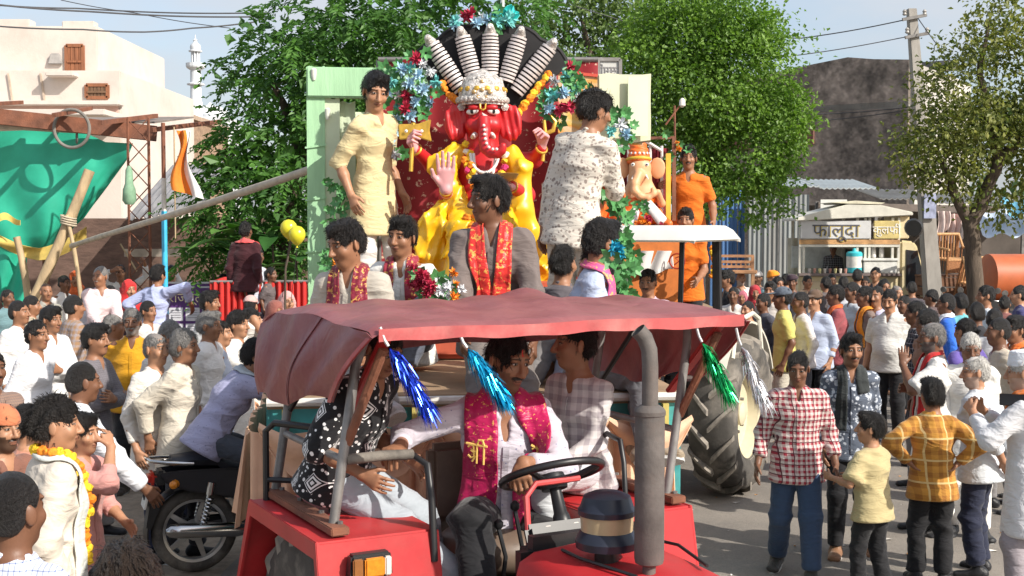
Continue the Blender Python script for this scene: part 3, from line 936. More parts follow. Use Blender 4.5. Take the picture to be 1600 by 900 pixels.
def stole(col, lf=.42, rf=.42, width=.10, mat=None, spread=.085, drop_x=.02, name='stole', text=0, band=None):
 def go(c):
  rig, o = c['rig'], c['o']
  v, f = ribbon_on([c['shirt']], neck_pts(rig, lf, rf, spread, drop_x), [width * 1.15, width, width * .8, width * .75, width * .8, width, width * 1.15], n=70, seed=c['seed'])
  ob = link_obj(name, np_mesh(name, v, f), o, mat or cloth_mat('cloth')); ob.color = c4(col)
  if text:
   top = v[:70 * 7].reshape(70,7,3)
   for i, up in ((15,1),(54,-1)):
    ctr = top[i, 3]; tv = nrm(top[i + 3,3] - top[i - 3,3]) * up; wv = nrm(top[i, 6] - top[i, 0]); wv = wv if wv[0] > 0 else -wv; nv_ = nrm(np.cross(wv, tv)); nv_ = nv_ if nv_[1] < 0 else -nv_
    m_ = MB()
    for pts in SHRI: m_.tube([Vector(ctr + wv * x * text + tv * z * text + nv_ * .009) for x, z in pts], .06 * text, 5)
    m_.build('lettering', pm('gold_thread', (.78,.52,.14),.5), ob)
 return go
SHRI = [[(-.52,.30),(-.40,.44),(-.24,.40),(-.22,.22),(-.36,.14),(-.20,.06),(-.20,-.14),(-.36,-.22),(-.52,-.10)], [(-.36,.14),(-.06,.12)], [(-.06,.44),(-.06,-.46)], [(-.10,-.10),(-.30,-.40)], [(-.62,.46),(.46,.46)], [(.30,.46),(.30,-.46)], [(-.06,.48),(.02,.72),(.20,.74),(.30,.48)]]
_ball = None
def marigold_template():
 """a ruffled flower head, 60 faces or so"""
 global _ball
 if _ball is None:
  bm = bmesh.new(); bmesh.ops.create_icosphere(bm, subdivisions=2, radius=1.0)
  r = random.Random(3)
  for v in bm.verts: v.co *= r.choice((.82,1.0,1.12)); v.co.z *= .8
  _ball = (np.array([v.co[:] for v in bm.verts]), np.array([[v.index for v in f.verts] for f in bm.faces])); bm.free()
 return _ball
def balls_mesh(name, centers, rad, seed=0):
 bv, bf = marigold_template(); rs = np.random.RandomState(seed); V = []; Fc = []; n = 0
 for c in centers:
  M = rotm(*rs.uniform(0,360,3)); V.append(A3(c) + (bv @ M.T) * rad * rs.uniform(.85,1.15)); Fc.append(bf + n); n += len(bv)
 return np_mesh(name, np.concatenate(V), np.concatenate(Fc), smooth=False)
def garland(cols, lf=.40, rf=.40, rad=.020, spread=.09, drop_x=-.02):
 def go(c):
  rig, o = c['rig'], c['o']
  P = A3(neck_pts(rig, lf, rf, spread, drop_x)); seg = np.linalg.norm(np.diff(P, axis=0), axis=1); cum = np.concatenate(([0], np.cumsum(seg)))
  n = int(cum[-1] / (rad * 1.15)); ts = np.linspace(0, cum[-1], n)
  C = np.stack([np.interp(ts, cum, P[:, i]) for i in range(3)], 1)
  for _ in range(4): C = C + c['shirt'].grad(C) * (rad * .8 - c['shirt'].val(C))[:, None] * .9
  root = link_obj('garland', None, o)
  bv, bf = marigold_template(); mes = {}
  for i, p in enumerate(C):
   kk = cols[(i // 3) % len(cols)]
   if kk not in mes: mes[kk] = np_mesh('marigold', bv * rad, bf, False); mes[kk].materials.append(pm('marigold_' + kk, MARI[kk], .8, var=.3, vscale=60))
   fl = link_obj('marigold', mes[kk], root); fl.location = p; fl.rotation_euler = (i * 1.3, i * 2.1, i); fl.scale = (.9 + .25 * sin(i * 3.3),) * 3
 return go
MARI = {'o': (.75,.22,.01), 'y': (.80,.50,.02), 'p': (.55,.03,.14), 'w': (.75,.73,.66), 'r': (.5,.02,.02)}
def veil(col, mat=None, back=.45):
 """a scarf over the head falling on the shoulders"""
 def go(c):
  rig, o = c['rig'], c['o']; q = rig.q; k = rig.k; sd = SDF(); vox = CV[c['lod']] * .85; T = lambda p: rig.HC + rig.HM @ (A3(p) * q)
  sd.el(T((0,.02,.03)),(.098 * q, .118 * q, .118 * q), rig.HM, k=.03)
  sd.er(T((0,.03,-.02)), rig.shc + rig.MT @ A3((0,.03,-.05)),.095 * q, .19 * k, .105 * q, .135 * k, side=rig.X, cap=.4, k=.06)
  sd.er(rig.shc, rig.shc + rig.MT @ A3((0,.03,-back)),.18 * k, .17 * k, .125 * k, .13 * k, side=rig.X, cap=.3, k=.06)
  sd.el(T((0,-.14,-.03)),(.062 * q, .10 * q, .105 * q), rig.HM, k=.015, sub=True)
  sn = c['seed']
  v, qd = mesh_sdf(sd, vox, disp=lambda P: folds(P, sn, .006,26.0,(.8,.5,.5)))
  ob = link_obj('veil', np_mesh('veil', v, qd), o, mat or cloth_mat('cloth')); ob.color = c4(col)
 return go
def cap(col, brim=True, kind='cap'):
 def go(c):
  rig, o = c['rig'], c['o']; q = rig.q; sd = SDF(); vox = CV[c['lod']] * .7; T = lambda p: rig.HC + rig.HM @ (A3(p) * q)
  if kind == 'cap':
   sd.el(T((0,.012,.045)),(.092 * q, .112 * q, .098 * q), rig.HM, k=.02)
   if brim: sd.el(T((0,-.125,.058)),(.070 * q, .068 * q, .010 * q), rig.HM @ rotm(8,0,0), k=.012)
   cuts = [(T((0,0,.042)), rig.HM @ A3((0,.12,-1)))]
  elif kind == 'topi':
   sd.er(T((0,.012,.05)), T((0,.02,.135)),.088 * q, .070 * q, .108 * q, .095 * q, side=rig.X, cap=.3, k=.02); cuts = [(T((0,0,.052)), rig.HM @ A3((0,.15,-1)))]
  else:
   for i in range(5):
    a = rotm(0,(-14 + 7 * i),0); M = rig.HM @ a
    sd.el(T((0,.01,.060 + .013 * i)),(.112 * q - .006 * i * q, .125 * q - .006 * i * q, .030 * q), M, k=.008)
   sd.el(T((0,.01,.09)),(.09 * q, .10 * q, .06 * q), rig.HM, k=.02); cuts = []
  v, qd = mesh_sdf(sd, vox, cuts=cuts, pad=.02)
  ob = link_obj('turban' if kind == 'turban' else 'cap', np_mesh('cap', v, qd), o, cloth_mat('cloth')); ob.color = c4(col)
 return go
# ================================================================== ground
def ground_mat():
 m, nt, b = _nt('dusty_ground')
 tc = N(nt, 'ShaderNodeTexCoord')
 n1 = N(nt, 'ShaderNodeTexNoise', Scale=.55, Detail=8.0, Roughness=.65); n2 = N(nt, 'ShaderNodeTexNoise', Scale=9.0, Detail=8.0, Roughness=.75)
 for n in (n1, n2): nt.links.new(tc.outputs['Object'], n.inputs['Vector'])
 r1 = N(nt, 'ShaderNodeValToRGB'); e = r1.color_ramp.elements
 e[0].position = .30; e[0].color = (.26,.205,.15,1); e[1].position = .70; e[1].color = (.50,.41,.31,1)
 nt.links.new(n1.outputs['Fac'], r1.inputs['Fac'])
 r2 = N(nt, 'ShaderNodeValToRGB'); e = r2.color_ramp.elements
 e[0].position = .35; e[0].color = (.45,.45,.45,1); e[1].position = .75; e[1].color = (1.15,1.12,1.1,1)
 nt.links.new(n2.outputs['Fac'], r2.inputs['Fac'])
 mx = N(nt, 'ShaderNodeMixRGB', blend_type='MULTIPLY'); mx.inputs['Fac'].default_value = .8
 nt.links.new(r1.outputs[0], mx.inputs[1]); nt.links.new(r2.outputs[0], mx.inputs[2]); nt.links.new(mx.outputs[0], b.inputs['Base Color'])
 bp = N(nt, 'ShaderNodeBump', Strength=.7, Distance=.03); nt.links.new(n2.outputs['Fac'], bp.inputs['Height']); nt.links.new(bp.outputs[0], b.inputs['Normal'])
 b.inputs['Roughness'].default_value = .95
 return m
def asphalt_mat():
 m, nt, b = _nt('asphalt')
 tc = N(nt, 'ShaderNodeTexCoord')
 n1 = N(nt, 'ShaderNodeTexNoise', Scale=.8, Detail=7.0, Roughness=.6); n2 = N(nt, 'ShaderNodeTexNoise', Scale=70.0, Detail=6.0, Roughness=.8); n3 = N(nt, 'ShaderNodeTexNoise', Scale=4.0, Detail=8.0, Roughness=.7)
 for n in (n1, n2, n3): nt.links.new(tc.outputs['Object'], n.inputs['Vector'])
 r1 = N(nt, 'ShaderNodeValToRGB'); e = r1.color_ramp.elements
 e[0].position = .35; e[0].color = (.20,.178,.155,1); e[1].position = .68; e[1].color = (.30,.265,.225,1)
 nt.links.new(n1.outputs['Fac'], r1.inputs['Fac'])
 r3 = N(nt, 'ShaderNodeValToRGB'); e = r3.color_ramp.elements
 e[0].position = .56; e[0].color = (0,0,0,1); e[1].position = .74; e[1].color = (.55,.55,.55,1)
 nt.links.new(n3.outputs['Fac'], r3.inputs['Fac'])
 dust = N(nt, 'ShaderNodeMixRGB'); dust.inputs[2].default_value = (.42,.36,.28,1)
 nt.links.new(r3.outputs[0], dust.inputs['Fac']); nt.links.new(r1.outputs[0], dust.inputs[1])
 r2 = N(nt, 'ShaderNodeValToRGB'); e = r2.color_ramp.elements
 e[0].position = .3; e[0].color = (.6,.6,.6,1); e[1].position = .75; e[1].color = (1.25,1.25,1.25,1)
 nt.links.new(n2.outputs['Fac'], r2.inputs['Fac'])
 mx = N(nt, 'ShaderNodeMixRGB', blend_type='MULTIPLY'); mx.inputs['Fac'].default_value = .85
 nt.links.new(dust.outputs[0], mx.inputs[1]); nt.links.new(r2.outputs[0], mx.inputs[2]); nt.links.new(mx.outputs[0], b.inputs['Base Color'])
 bp = N(nt, 'ShaderNodeBump', Strength=.6, Distance=.01); nt.links.new(n2.outputs['Fac'], bp.inputs['Height']); nt.links.new(bp.outputs[0], b.inputs['Normal'])
 b.inputs['Roughness'].default_value = .9
 return m
g = MB(); g.add([(-900,-60,0),(900,-60,0),(900,1800,0),(-900,1800,0)], [(0,1,2,3)])
tag(g.build('ground', ground_mat()), kind='structure')
g = MB()
edge_l = [(-1.9,-8),(-1.9,4),(-2.05,9),(-1.8,13),(-2.3,18),(-3.2,26),(-6.0,45)]
edge_r = [(13,45),(12.0,26),(10.5,14),(10,-8)]
g.add([(x, y, .004) for x, y in edge_l + edge_r], [tuple(range(len(edge_l) + len(edge_r)))])
tag(g.build('road', asphalt_mat()), kind='structure')
# petals, paper scraps and grit lying about
pv, pf = [], []
for i in range(1100):
 x, y = rnd.uniform(-7,8), rnd.uniform(8.5,24)
 a = rnd.uniform(0,6.28); L = rnd.choice((.008,.012,.018,.03)); w = L * rnd.uniform(.4,.9)
 z = .010; c, s = cos(a), sin(a); b0 = len(pv)
 for dx, dy, dz in ((-L, -w, 0),(L, -w, .006),(L, w, .0),(-L, w, .010)): pv.append((x + dx * c - dy * s, y + dx * s + dy * c, z + dz))
 pf.append((b0, b0 + 1, b0 + 2, b0 + 3))
half = len(pf) // 2
for fs, colr, nm in ((pf[:half], (.5,.22,.05), 'orange flower petals scattered over the road'),(pf[half:], (.5,.47,.42), 'pale paper scraps and grit scattered over the ground')):
 me = bpy.data.meshes.new('litter'); me.from_pydata(pv, [], fs)
 tag(link_obj('litter', me, None, pm('litter_%d' % len(_mats), colr, .9, var=.5, vscale=3)), nm, 'litter', kind='stuff')
# ================================================================== buildings
m_white = pm('limewash', (.62,.55,.49),.9, var=.06, vscale=1.2, bump=.25, bscale=14, dirt=.35, dirtcol=(.34,.27,.21))
m_pink = pm('pink_plaster', (.55,.38,.32),.9, var=.1, vscale=1.5)
m_wood = pm('brown_shutter', (.26,.10,.045),.7, var=.25, vscale=3, stretch=(6,6,.6))
m_dark = pm('dark_inside', (.02,.018,.016),.9)
m_rust = pm('rusty_steel', (.20,.075,.04),.8, metal=.0, var=.35, vscale=5, bump=.3, bscale=40, dirt=.5, dirtcol=(.10,.06,.05))
m_steel = pm('grey_steel', (.20,.19,.18),.55, metal=.6, var=.3, vscale=6)
m_bamboo = pm('bamboo', (.42,.31,.18),.7, var=.3, vscale=3.0, stretch=(3,3,.8), bump=.2)
m_glass = pm('dark_glass', (.03,.035,.04),.08, spec=.8, var=.1)
def white_house():
 Y = 35.0
 o = empty('white_house', on_y(60,300, Y).to_tuple()[:2] + (0,),0, 'tall white limewashed house with brown shutters above the green tarpaulin shed', 'building')
 ox = o.location.x; oy = o.location.y
 X = lambda u: on_y(u, 352, Y).x - ox
 Z = lambda v: on_y(800, v, Y).z
 w = MB()
 w.box(((X(192) + X(192) - 9) / 2,4.0, Z(110) / 2),(9,8, Z(110)))
 wall = w.build('wall', m_white, o, bevel=.03)
 w = MB(); x1 = X(131)
 w.box((x1 - 4.0,4.9,(Z(28) + Z(110)) / 2),(8,7, Z(28) - Z(110))); up = w.build('upper_storey', m_white, o, bevel=.03)
 MB().box((x1 - .55,1.62, Z(33) + .12),(.9,.4,.22)).build('parapet_block', m_white, up, bevel=.02)
 MB().box((x1 - 2.9,1.75, Z(24)),(1.9,.5,.28)).build('parapet_block', m_white, up, bevel=.02)
 # shuttered door with frame on the upper storey
 def opening(u0, u1, v0, v1, y, mat, nm, boards):
  xa, xb, za, zb = X(u0), X(u1), Z(v1), Z(v0)
  f = MB()
  for (a, b) in (((xa, za),(xb, za)),((xa, zb),(xb, zb)),((xa, za),(xa, zb)),((xb, za),(xb, zb))):
   f.bar((a[0], y - .03, a[1]),(b[0], y - .03, b[1]),.07,.09)
  fo = f.build(nm, m_wood, o)
  n = boards
  for i in range(n):
   xx = xa + (xb - xa) * (i + .5) / n
   MB().box((xx, y - .02,(za + zb) / 2),((xb - xa) / n * .93,.05,(zb - za) * .96)).build('shutter_board', mat, fo, bevel=.008)
  MB().bar((xa + .03, y - .06, za + (zb - za) * .45),(xb - .03, y - .06, za + (zb - za) * .45),.05).build('shutter_rail', mat, fo)
 opening(81,108,60,108,1.4, m_wood, 'shutter', 4)
 opening(139,172,133,153,.0, pm('lattice_brown', (.16,.09,.05),.8), 'window', 6)
 MB().box((X(64),1.33, Z(82)),(.42,.10,.30), taper=(.6,1)).build('wall_lamp', pm('lamp_grey', (.35,.33,.31),.6), o, bevel=.02)
 MB().box((X(105),-.18, Z(118)),(.75,.5,.12)).build('drip_ledge', m_white, o, bevel=.02)
 MB().box((X(192) - 4.5,-.22, Z(163)),(9.15,.5,.12)).build('ledge', m_white, o, bevel=.02)
 MB().box((X(192) - 4.5,-.06, Z(173)),(8.9,.10,.30)).build('painted_band', m_pink, o)
 MB().box((X(192) - 4.6,-.9, Z(184)),(9.4,1.7,.16)).build('awning_slab', m_white, o, bevel=.02)
 for u in (18,68):
  MB().bar((X(u),-.03, Z(115)),(X(u) + .1,-.03, Z(158)),.05).build('drain_pipe', pm('stain_pipe', (.45,.36,.28),.9), o)
white_house()
m_tan = pm('tan_brick', (.30,.20,.13),.9, var=.3, vscale=3.0, bump=.5, bscale=9, stretch=(1,1,3))
def tan_building():
 Y = 46.0
 o = empty('brick_building', (on_y(250,300, Y).x, Y, 0),0, 'tan brick building with flat roof between the white house and the minaret', 'building')
 X = lambda u: on_y(u, 352, Y).x - o.location.x
 Z = lambda v: on_y(800, v, Y).z
 MB().box(((X(185) + X(300)) / 2,3, Z(186) / 2),(X(300) - X(185),6, Z(186))).build('wall', m_tan, o)
 MB().box(((X(185) + X(300)) / 2,2.9, Z(186) + .08),(X(300) - X(185) + .2,6.3,.16)).build('parapet', pm('tan_plaster', (.40,.30,.22),.9), o)
 for u in (205,262):
  f = MB(); f.box((X(u),-.04, Z(262)),(.9,.08,.9)); w = f.build('window', m_wood, o)
  MB().box((X(u),-.09, Z(262)),(.7,.03,.7)).build('pane', m_glass, w)
 # water tank frame on the roof
 m = MB(); x0 = X(203); zt = Z(186)
 for dx in (0,.75):
  for dy in (.2,.9): m.bar((x0 + dx, dy, zt),(x0 + dx, dy, zt + .62),.06)
 m.box((x0 + .37,.55, zt + .64),(1.0,.95,.07)); m.build('tank_stand', m_steel, o)
 MB().lathe([(.28,0),(.30,.06),(.30,.34),(.12,.42),(.12,.46)], 16,(x0 + .55,.55, zt + .18)).build('water_tank', pm('tank_brown', (.16,.11,.09),.6), o, smooth=True)
tan_building()
def minaret():
 Y = 120.0; s = FPX / Y
 o = empty('minaret', (on_y(308,300, Y).x, Y, 0),0, 'slender white minaret with balconies and finial rising over the rooftops', 'minaret')
 m_min = pm('white_marble', (.60,.62,.64),.7, var=.08, vscale=.6)
 Z = lambda v: on_y(800, v, Y).z
 MB().lathe([(.62,0),(.60, Z(160)),(.52, Z(158)),(.50, Z(110))], 16).build('shaft', m_min, o, smooth=True)
 MB().lathe([(.50, Z(110)),(.85, Z(106)),(.90, Z(104)),(.90, Z(99)),(.40, Z(99))], 16).build('balcony', m_min, o)
 for i in range(8):
  a = i * pi / 4
  MB().tube([(.34 * cos(a),.34 * sin(a), Z(99)),(.34 * cos(a),.34 * sin(a), Z(80))], .09,6).build('column', m_min, o)
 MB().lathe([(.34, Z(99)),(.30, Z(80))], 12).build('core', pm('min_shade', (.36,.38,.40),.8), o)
 MB().lathe([(.62, Z(81)),(.62, Z(79)),(.46, Z(78)),(.50, Z(74)),(.44, Z(70)),(.18, Z(66)),(.16, Z(64)),(.22, Z(63)),(.05, Z(60)),(.03, Z(54))], 14).build('dome', m_min, o, smooth=True)
 MB().lathe([(.80, Z(133)),(.82, Z(131)),(.52, Z(129))], 14).build('balcony', m_min, o)
 o2 = empty('prayer_hall', (on_y(322,300, Y + 4).x, Y + 6,0),0, 'white hall with a low dome behind the minaret', 'building')
 MB().box((0,0, Z(178) / 2),(4.6,6, Z(178))).build('wall', m_min, o2)
 MB().lathe([(1.7, Z(178)),(1.9, Z(172)),(1.7, Z(164)),(1.1, Z(158)),(.3, Z(155)),(.05, Z(150))], 20).build('dome', m_min, o2, smooth=True)
minaret()
def dark_house():
 Y = 38.0
 p = on_y(1417,300, Y)
 o = empty('grimy_brick_house', (p.x, Y, 0),0, 'tall dark grimy brick house with a pitched parapet behind the leaning pole', 'building')
 m, nt, b = _nt('grimy_brick')
 tc = N(nt, 'ShaderNodeTexCoord'); br = N(nt, 'ShaderNodeTexBrick', Scale=9.0); br.inputs['Color1'].default_value = (.38,.325,.285,1); br.inputs['Color2'].default_value = (.48,.42,.37,1); br.inputs['Mortar'].default_value = (.2,.18,.16,1); br.inputs['Mortar Size'].default_value = .03
 mp = N(nt, 'ShaderNodeMapping'); mp.inputs['Rotation'].default_value = (pi / 2,0,0); nt.links.new(tc.outputs['Object'], mp.inputs[0]); nt.links.new(mp.outputs[0], br.inputs['Vector'])
 n1 = N(nt, 'ShaderNodeTexNoise', Scale=.9, Detail=9.0, Roughness=.72); nt.links.new(tc.outputs['Object'], n1.inputs['Vector'])
 r1 = N(nt, 'ShaderNodeValToRGB'); e = r1.color_ramp.elements; e[0].position = .40; e[0].color = (.35,.34,.33,1); e[1].position = .66; e[1].color = (1.4,1.32,1.25,1)
 nt.links.new(n1.outputs['Fac'], r1.inputs['Fac'])
 mx = N(nt, 'ShaderNodeMixRGB', blend_type='MULTIPLY'); mx.inputs['Fac'].default_value = 1.0; nt.links.new(br.outputs['Color'], mx.inputs[1]); nt.links.new(r1.outputs[0], mx.inputs[2]); n4 = N(nt, 'ShaderNodeTexNoise', Scale=5.0, Detail=8.0, Roughness=.75); nt.links.new(tc.outputs['Object'], n4.inputs['Vector']); r4 = N(nt, 'ShaderNodeValToRGB'); r4.color_ramp.elements[0].position = .35; r4.color_ramp.elements[0].color = (.45,.45,.45,1); r4.color_ramp.elements[1].position = .65; mx4 = N(nt, 'ShaderNodeMixRGB', blend_type='MULTIPLY'); mx4.inputs['Fac'].default_value = 1.0; nt.links.new(n4.outputs['Fac'], r4.inputs['Fac']); nt.links.new(mx.outputs[0], mx4.inputs[1]); nt.links.new(r4.outputs[0], mx4.inputs[2]); nt.links.new(mx4.outputs[0], b.inputs['Base Color'])
 bp = N(nt, 'ShaderNodeBump', Strength=.6, Distance=.05); nt.links.new(n1.outputs['Fac'], bp.inputs['Height']); nt.links.new(bp.outputs[0], b.inputs['Normal']); b.inputs['Roughness'].default_value = .95
 mg = m
 a = R(38); dl = Vector((-cos(a), sin(a),0)); dr = Vector((sin(a), cos(a),0))
 Zt = on_y(1415,93, Y).z; L = 7.0; D = 5.0
 # gable-shaped parapet outline along the left wall
 prof = [(0,0),(L, 0),(L, Zt - .15),(4.6, Zt - .10),(3.0, Zt + .10),(1.9, Zt + .22),(1.1, Zt + .10),(0, Zt)]
 MB().prism(prof, -dl.cross(Vector((0,0,1))).normalized() * -.15, dl, (0,0,1),.3).build('side_wall', mg, o)
 m_w2 = pm('weathered_white', (.46,.44,.40),.9, var=.25, vscale=.9, dirt=.7, dirtcol=(.16,.14,.12))
 MB().prism([(.16,0),(D, 0),(D, Zt - .3),(.16, Zt - .1)], dr.cross(Vector((0,0,1))).normalized() * .10 + dl * .03, dr, (0,0,1),.2).build('front_wall', m_w2, o)
 MB().prism([(0,0),(L, 0),(L, D),(0, D)], (0,0, Zt - 1.3), dl * .98, dr * .98,.2).build('roof_slab', m_w2, o)
 MB().prism([(0,0),(L, 0),(L, Zt - 1.4),(0, Zt - 1.4)], dr * D * .97, dl, (0,0,1),.3).build('rear_wall', mg, o)
 MB().box(dr * 2.2 + Vector((0,0, Zt + .0)),(1.1,.8,.25), Matrix.Rotation(-a, 3, 'Z')).build('roof_slab_edge', m_steel, o)
 for k, (s_, z0) in enumerate(((5.6,5.1),(3.4,5.2))):
  MB().box(dl * s_ + Vector((0,0, z0)) - dr * .05,(.9,.12,.45), Matrix.Rotation(-a, 3, 'Z')).build('bricked_up_vent', pm('red_brick_fill', (.16,.075,.055),.9, var=.4, vscale=4), o)
 return
dark_house()
# ---- corrugated sheets
def corrugated(p0, p1, z0, z1, mat, name, parent, pitch=.11, amp=.022):
 p0 = Vector((p0[0], p0[1], 0)); p1 = Vector((p1[0], p1[1], 0)); L = (p1 - p0).length; d = (p1 - p0).normalized(); n = Vector((d.y, -d.x, 0))
 steps = int(L / pitch * 6)
 def fn(s, t):
  q = s * L; return p0 + d * q + n * (amp * sin(2 * pi * q / pitch)) + Vector((0,0, z0 + (z1 - z0) * t))
 return MB().sheet(fn, steps, 1,.004).build(name, mat, parent, smooth=1.2)
m_sheet = pm('zinc_sheet', (.27,.29,.29),.5, metal=.35, var=.2, vscale=.8, stretch=(4,4,.5), dirt=.35, dirtcol=(.2,.13,.09))
m_blue = pm('blue_sheet', (.06,.14,.30),.5, var=.2, vscale=1.0, stretch=(4,4,.5))
m_tin = pm('pale_tin', (.55,.60,.60),.45, metal=.2, var=.12, vscale=1.5, dirt=.3)
def sheds():
 Y = 31.0
 X = lambda u, y=Y: on_y(u, 352, y).x
 Z = lambda v, y=Y: on_y(800, v, y).z
 o = empty('sheet_fence', (0,0,0),0, 'fence of grey corrugated sheets standing behind the food van', 'fence')
 us = [1168,1192,1216,1240,1264]
 for a, b in zip(us, us[1:]):
  corrugated((X(a) + .01, Y - .02 * (a % 3)),(X(b) - .01, Y),.9, Z(300 + (a * 7) % 9), m_sheet, 'sheet', o)
 MB().box(((X(1168) + X(1264)) / 2, Y + .05,.48),(X(1264) - X(1168),.18,.96)).build('plinth', pm('cement', (.26,.24,.22),.9, var=.3, vscale=1.5, dirt=.4), o)
 o = empty('blue_sheet_fence', (0,0,0),0, 'fence of bright blue corrugated sheets under the trimmed tree', 'fence')
 us = [1078,1104,1130,1156,1168]
 for a, b in zip(us, us[1:]):
  corrugated((X(a) + .01, Y + .3),(X(b) - .01, Y + .3),.0, Z(292 + (a * 5) % 9), m_blue, 'sheet', o)
 # shop shed with tin roof right of the fence
 Y2 = 33.5
 o = empty('market_shed', (0,0,0),0, 'low market shed with dark open front and pale tin roof behind the pole', 'shed')
 X2 = lambda u: on_y(u, 352, Y2).x
 Z2 = lambda v: on_y(800, v, Y2).z
 for i, (u0, u1, v) in enumerate(((1200,1262,293),(1262,1352,296),(1352,1440,312),(1440,1530,318),(1530,1640,322))):
  x0, x1 = X2(u0), X2(u1); z = Z2(v)
  MB().sheet(lambda s, t, x0=x0, x1=x1, z=z: (x0 + (x1 - x0) * s + .02, Y2 - 1.2 + 2.4 * t, z + .02 * sin(s * (x1 - x0) / .14 * 6.283) + .30 * t), int((x1 - x0) / .14 * 4),2,.02).build('roof_sheet', m_tin if i < 2 else pm('dull_tin', (.26,.26,.25),.55, metal=.2, var=.25, vscale=1.2, dirt=.5), o)
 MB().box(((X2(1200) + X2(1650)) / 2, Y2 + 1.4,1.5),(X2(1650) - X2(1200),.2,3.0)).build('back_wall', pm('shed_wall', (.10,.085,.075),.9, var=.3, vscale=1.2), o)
 for u in (1205,1262,1352,1440,1500,1575,1640):
  MB().bar((X2(u), Y2 - 1.0,0),(X2(u), Y2 - 1.0, Z2(316)),.09).build('post', m_steel, o)
 MB().bar((X2(1262), Y2 - 1.1, Z2(322)),(X2(1640), Y2 - 1.1, Z2(332)),.12,.18).build('front_beam', pm('old_beam', (.16,.13,.11),.8), o)
 # small notice board and boards leaning at the shed
 b = empty('notice_board', (X2(1282), Y2 - 1.35, Z2(326)),0, 'small white notice board fixed under the tin roof above the food van', 'sign')
 MB().box((0,0,0),(.66,.03,.42)).build('panel', pm('board_white', (.62,.62,.58),.7, var=.1), b)
 for zz, wd in ((.10,.4),(-.02,.3)):
  MB().box((-.05,-.02, zz),(wd, .006,.035)).build('text_line', m_dark, b)
 # blue and white awnings hanging at the right end
 for i, (u0, u1, v0, v1, c, lab) in enumerate(((1520,1605,330,368,(.45,.52,.62), 'pale blue plastic awning hanging over the shop front at the right tree'),(1560,1640,312,338,(.10,.30,.42), 'teal plastic awning slung above the pale blue one'))):
  y = Y2 - 2.0 - .5 * i
  x0, x1, z0, z1 = on_y(u0,300, y).x, on_y(u1,300, y).x, on_y(800, v0, y).z, on_y(800, v1, y).z
  tag(MB().sheet(lambda s, t: (x0 + (x1 - x0) * s, y - .7 * t + .05 * sin(9 * s), z0 + (z1 - z0) * t + .06 * sin(14 * s + 3 * t)),24,8,.006).build('awning', pm('awning_%d' % i, c, .5, var=.25, vscale=2), None, smooth=True), lab, 'awning')
 for i, (u, v, c, w) in enumerate(((1474,352,(.62,.50,.46),.30),(1490,356,(.60,.42,.38),.32),(1503,362,(.66,.58,.54),.28))):
  y = Y2 - 1.6; p = on_y(u, v, y)
  nm = ('white cloth', 'pink cloth', 'cream cloth')[i]
  tag(MB().sheet(lambda s, t: (p.x + (s - .5) * w + .03 * sin(t * 4), p.y + .05 * sin(s * 12), p.z + .35 - .75 * t * (.8 + .2 * sin(5 * s))),12,8,.005).build('hanging_cloth', pm('hang_%d' % i, c, .9, var=.2), None, smooth=True), nm + ' hanging from the beam of the market shed', 'cloth')
sheds()
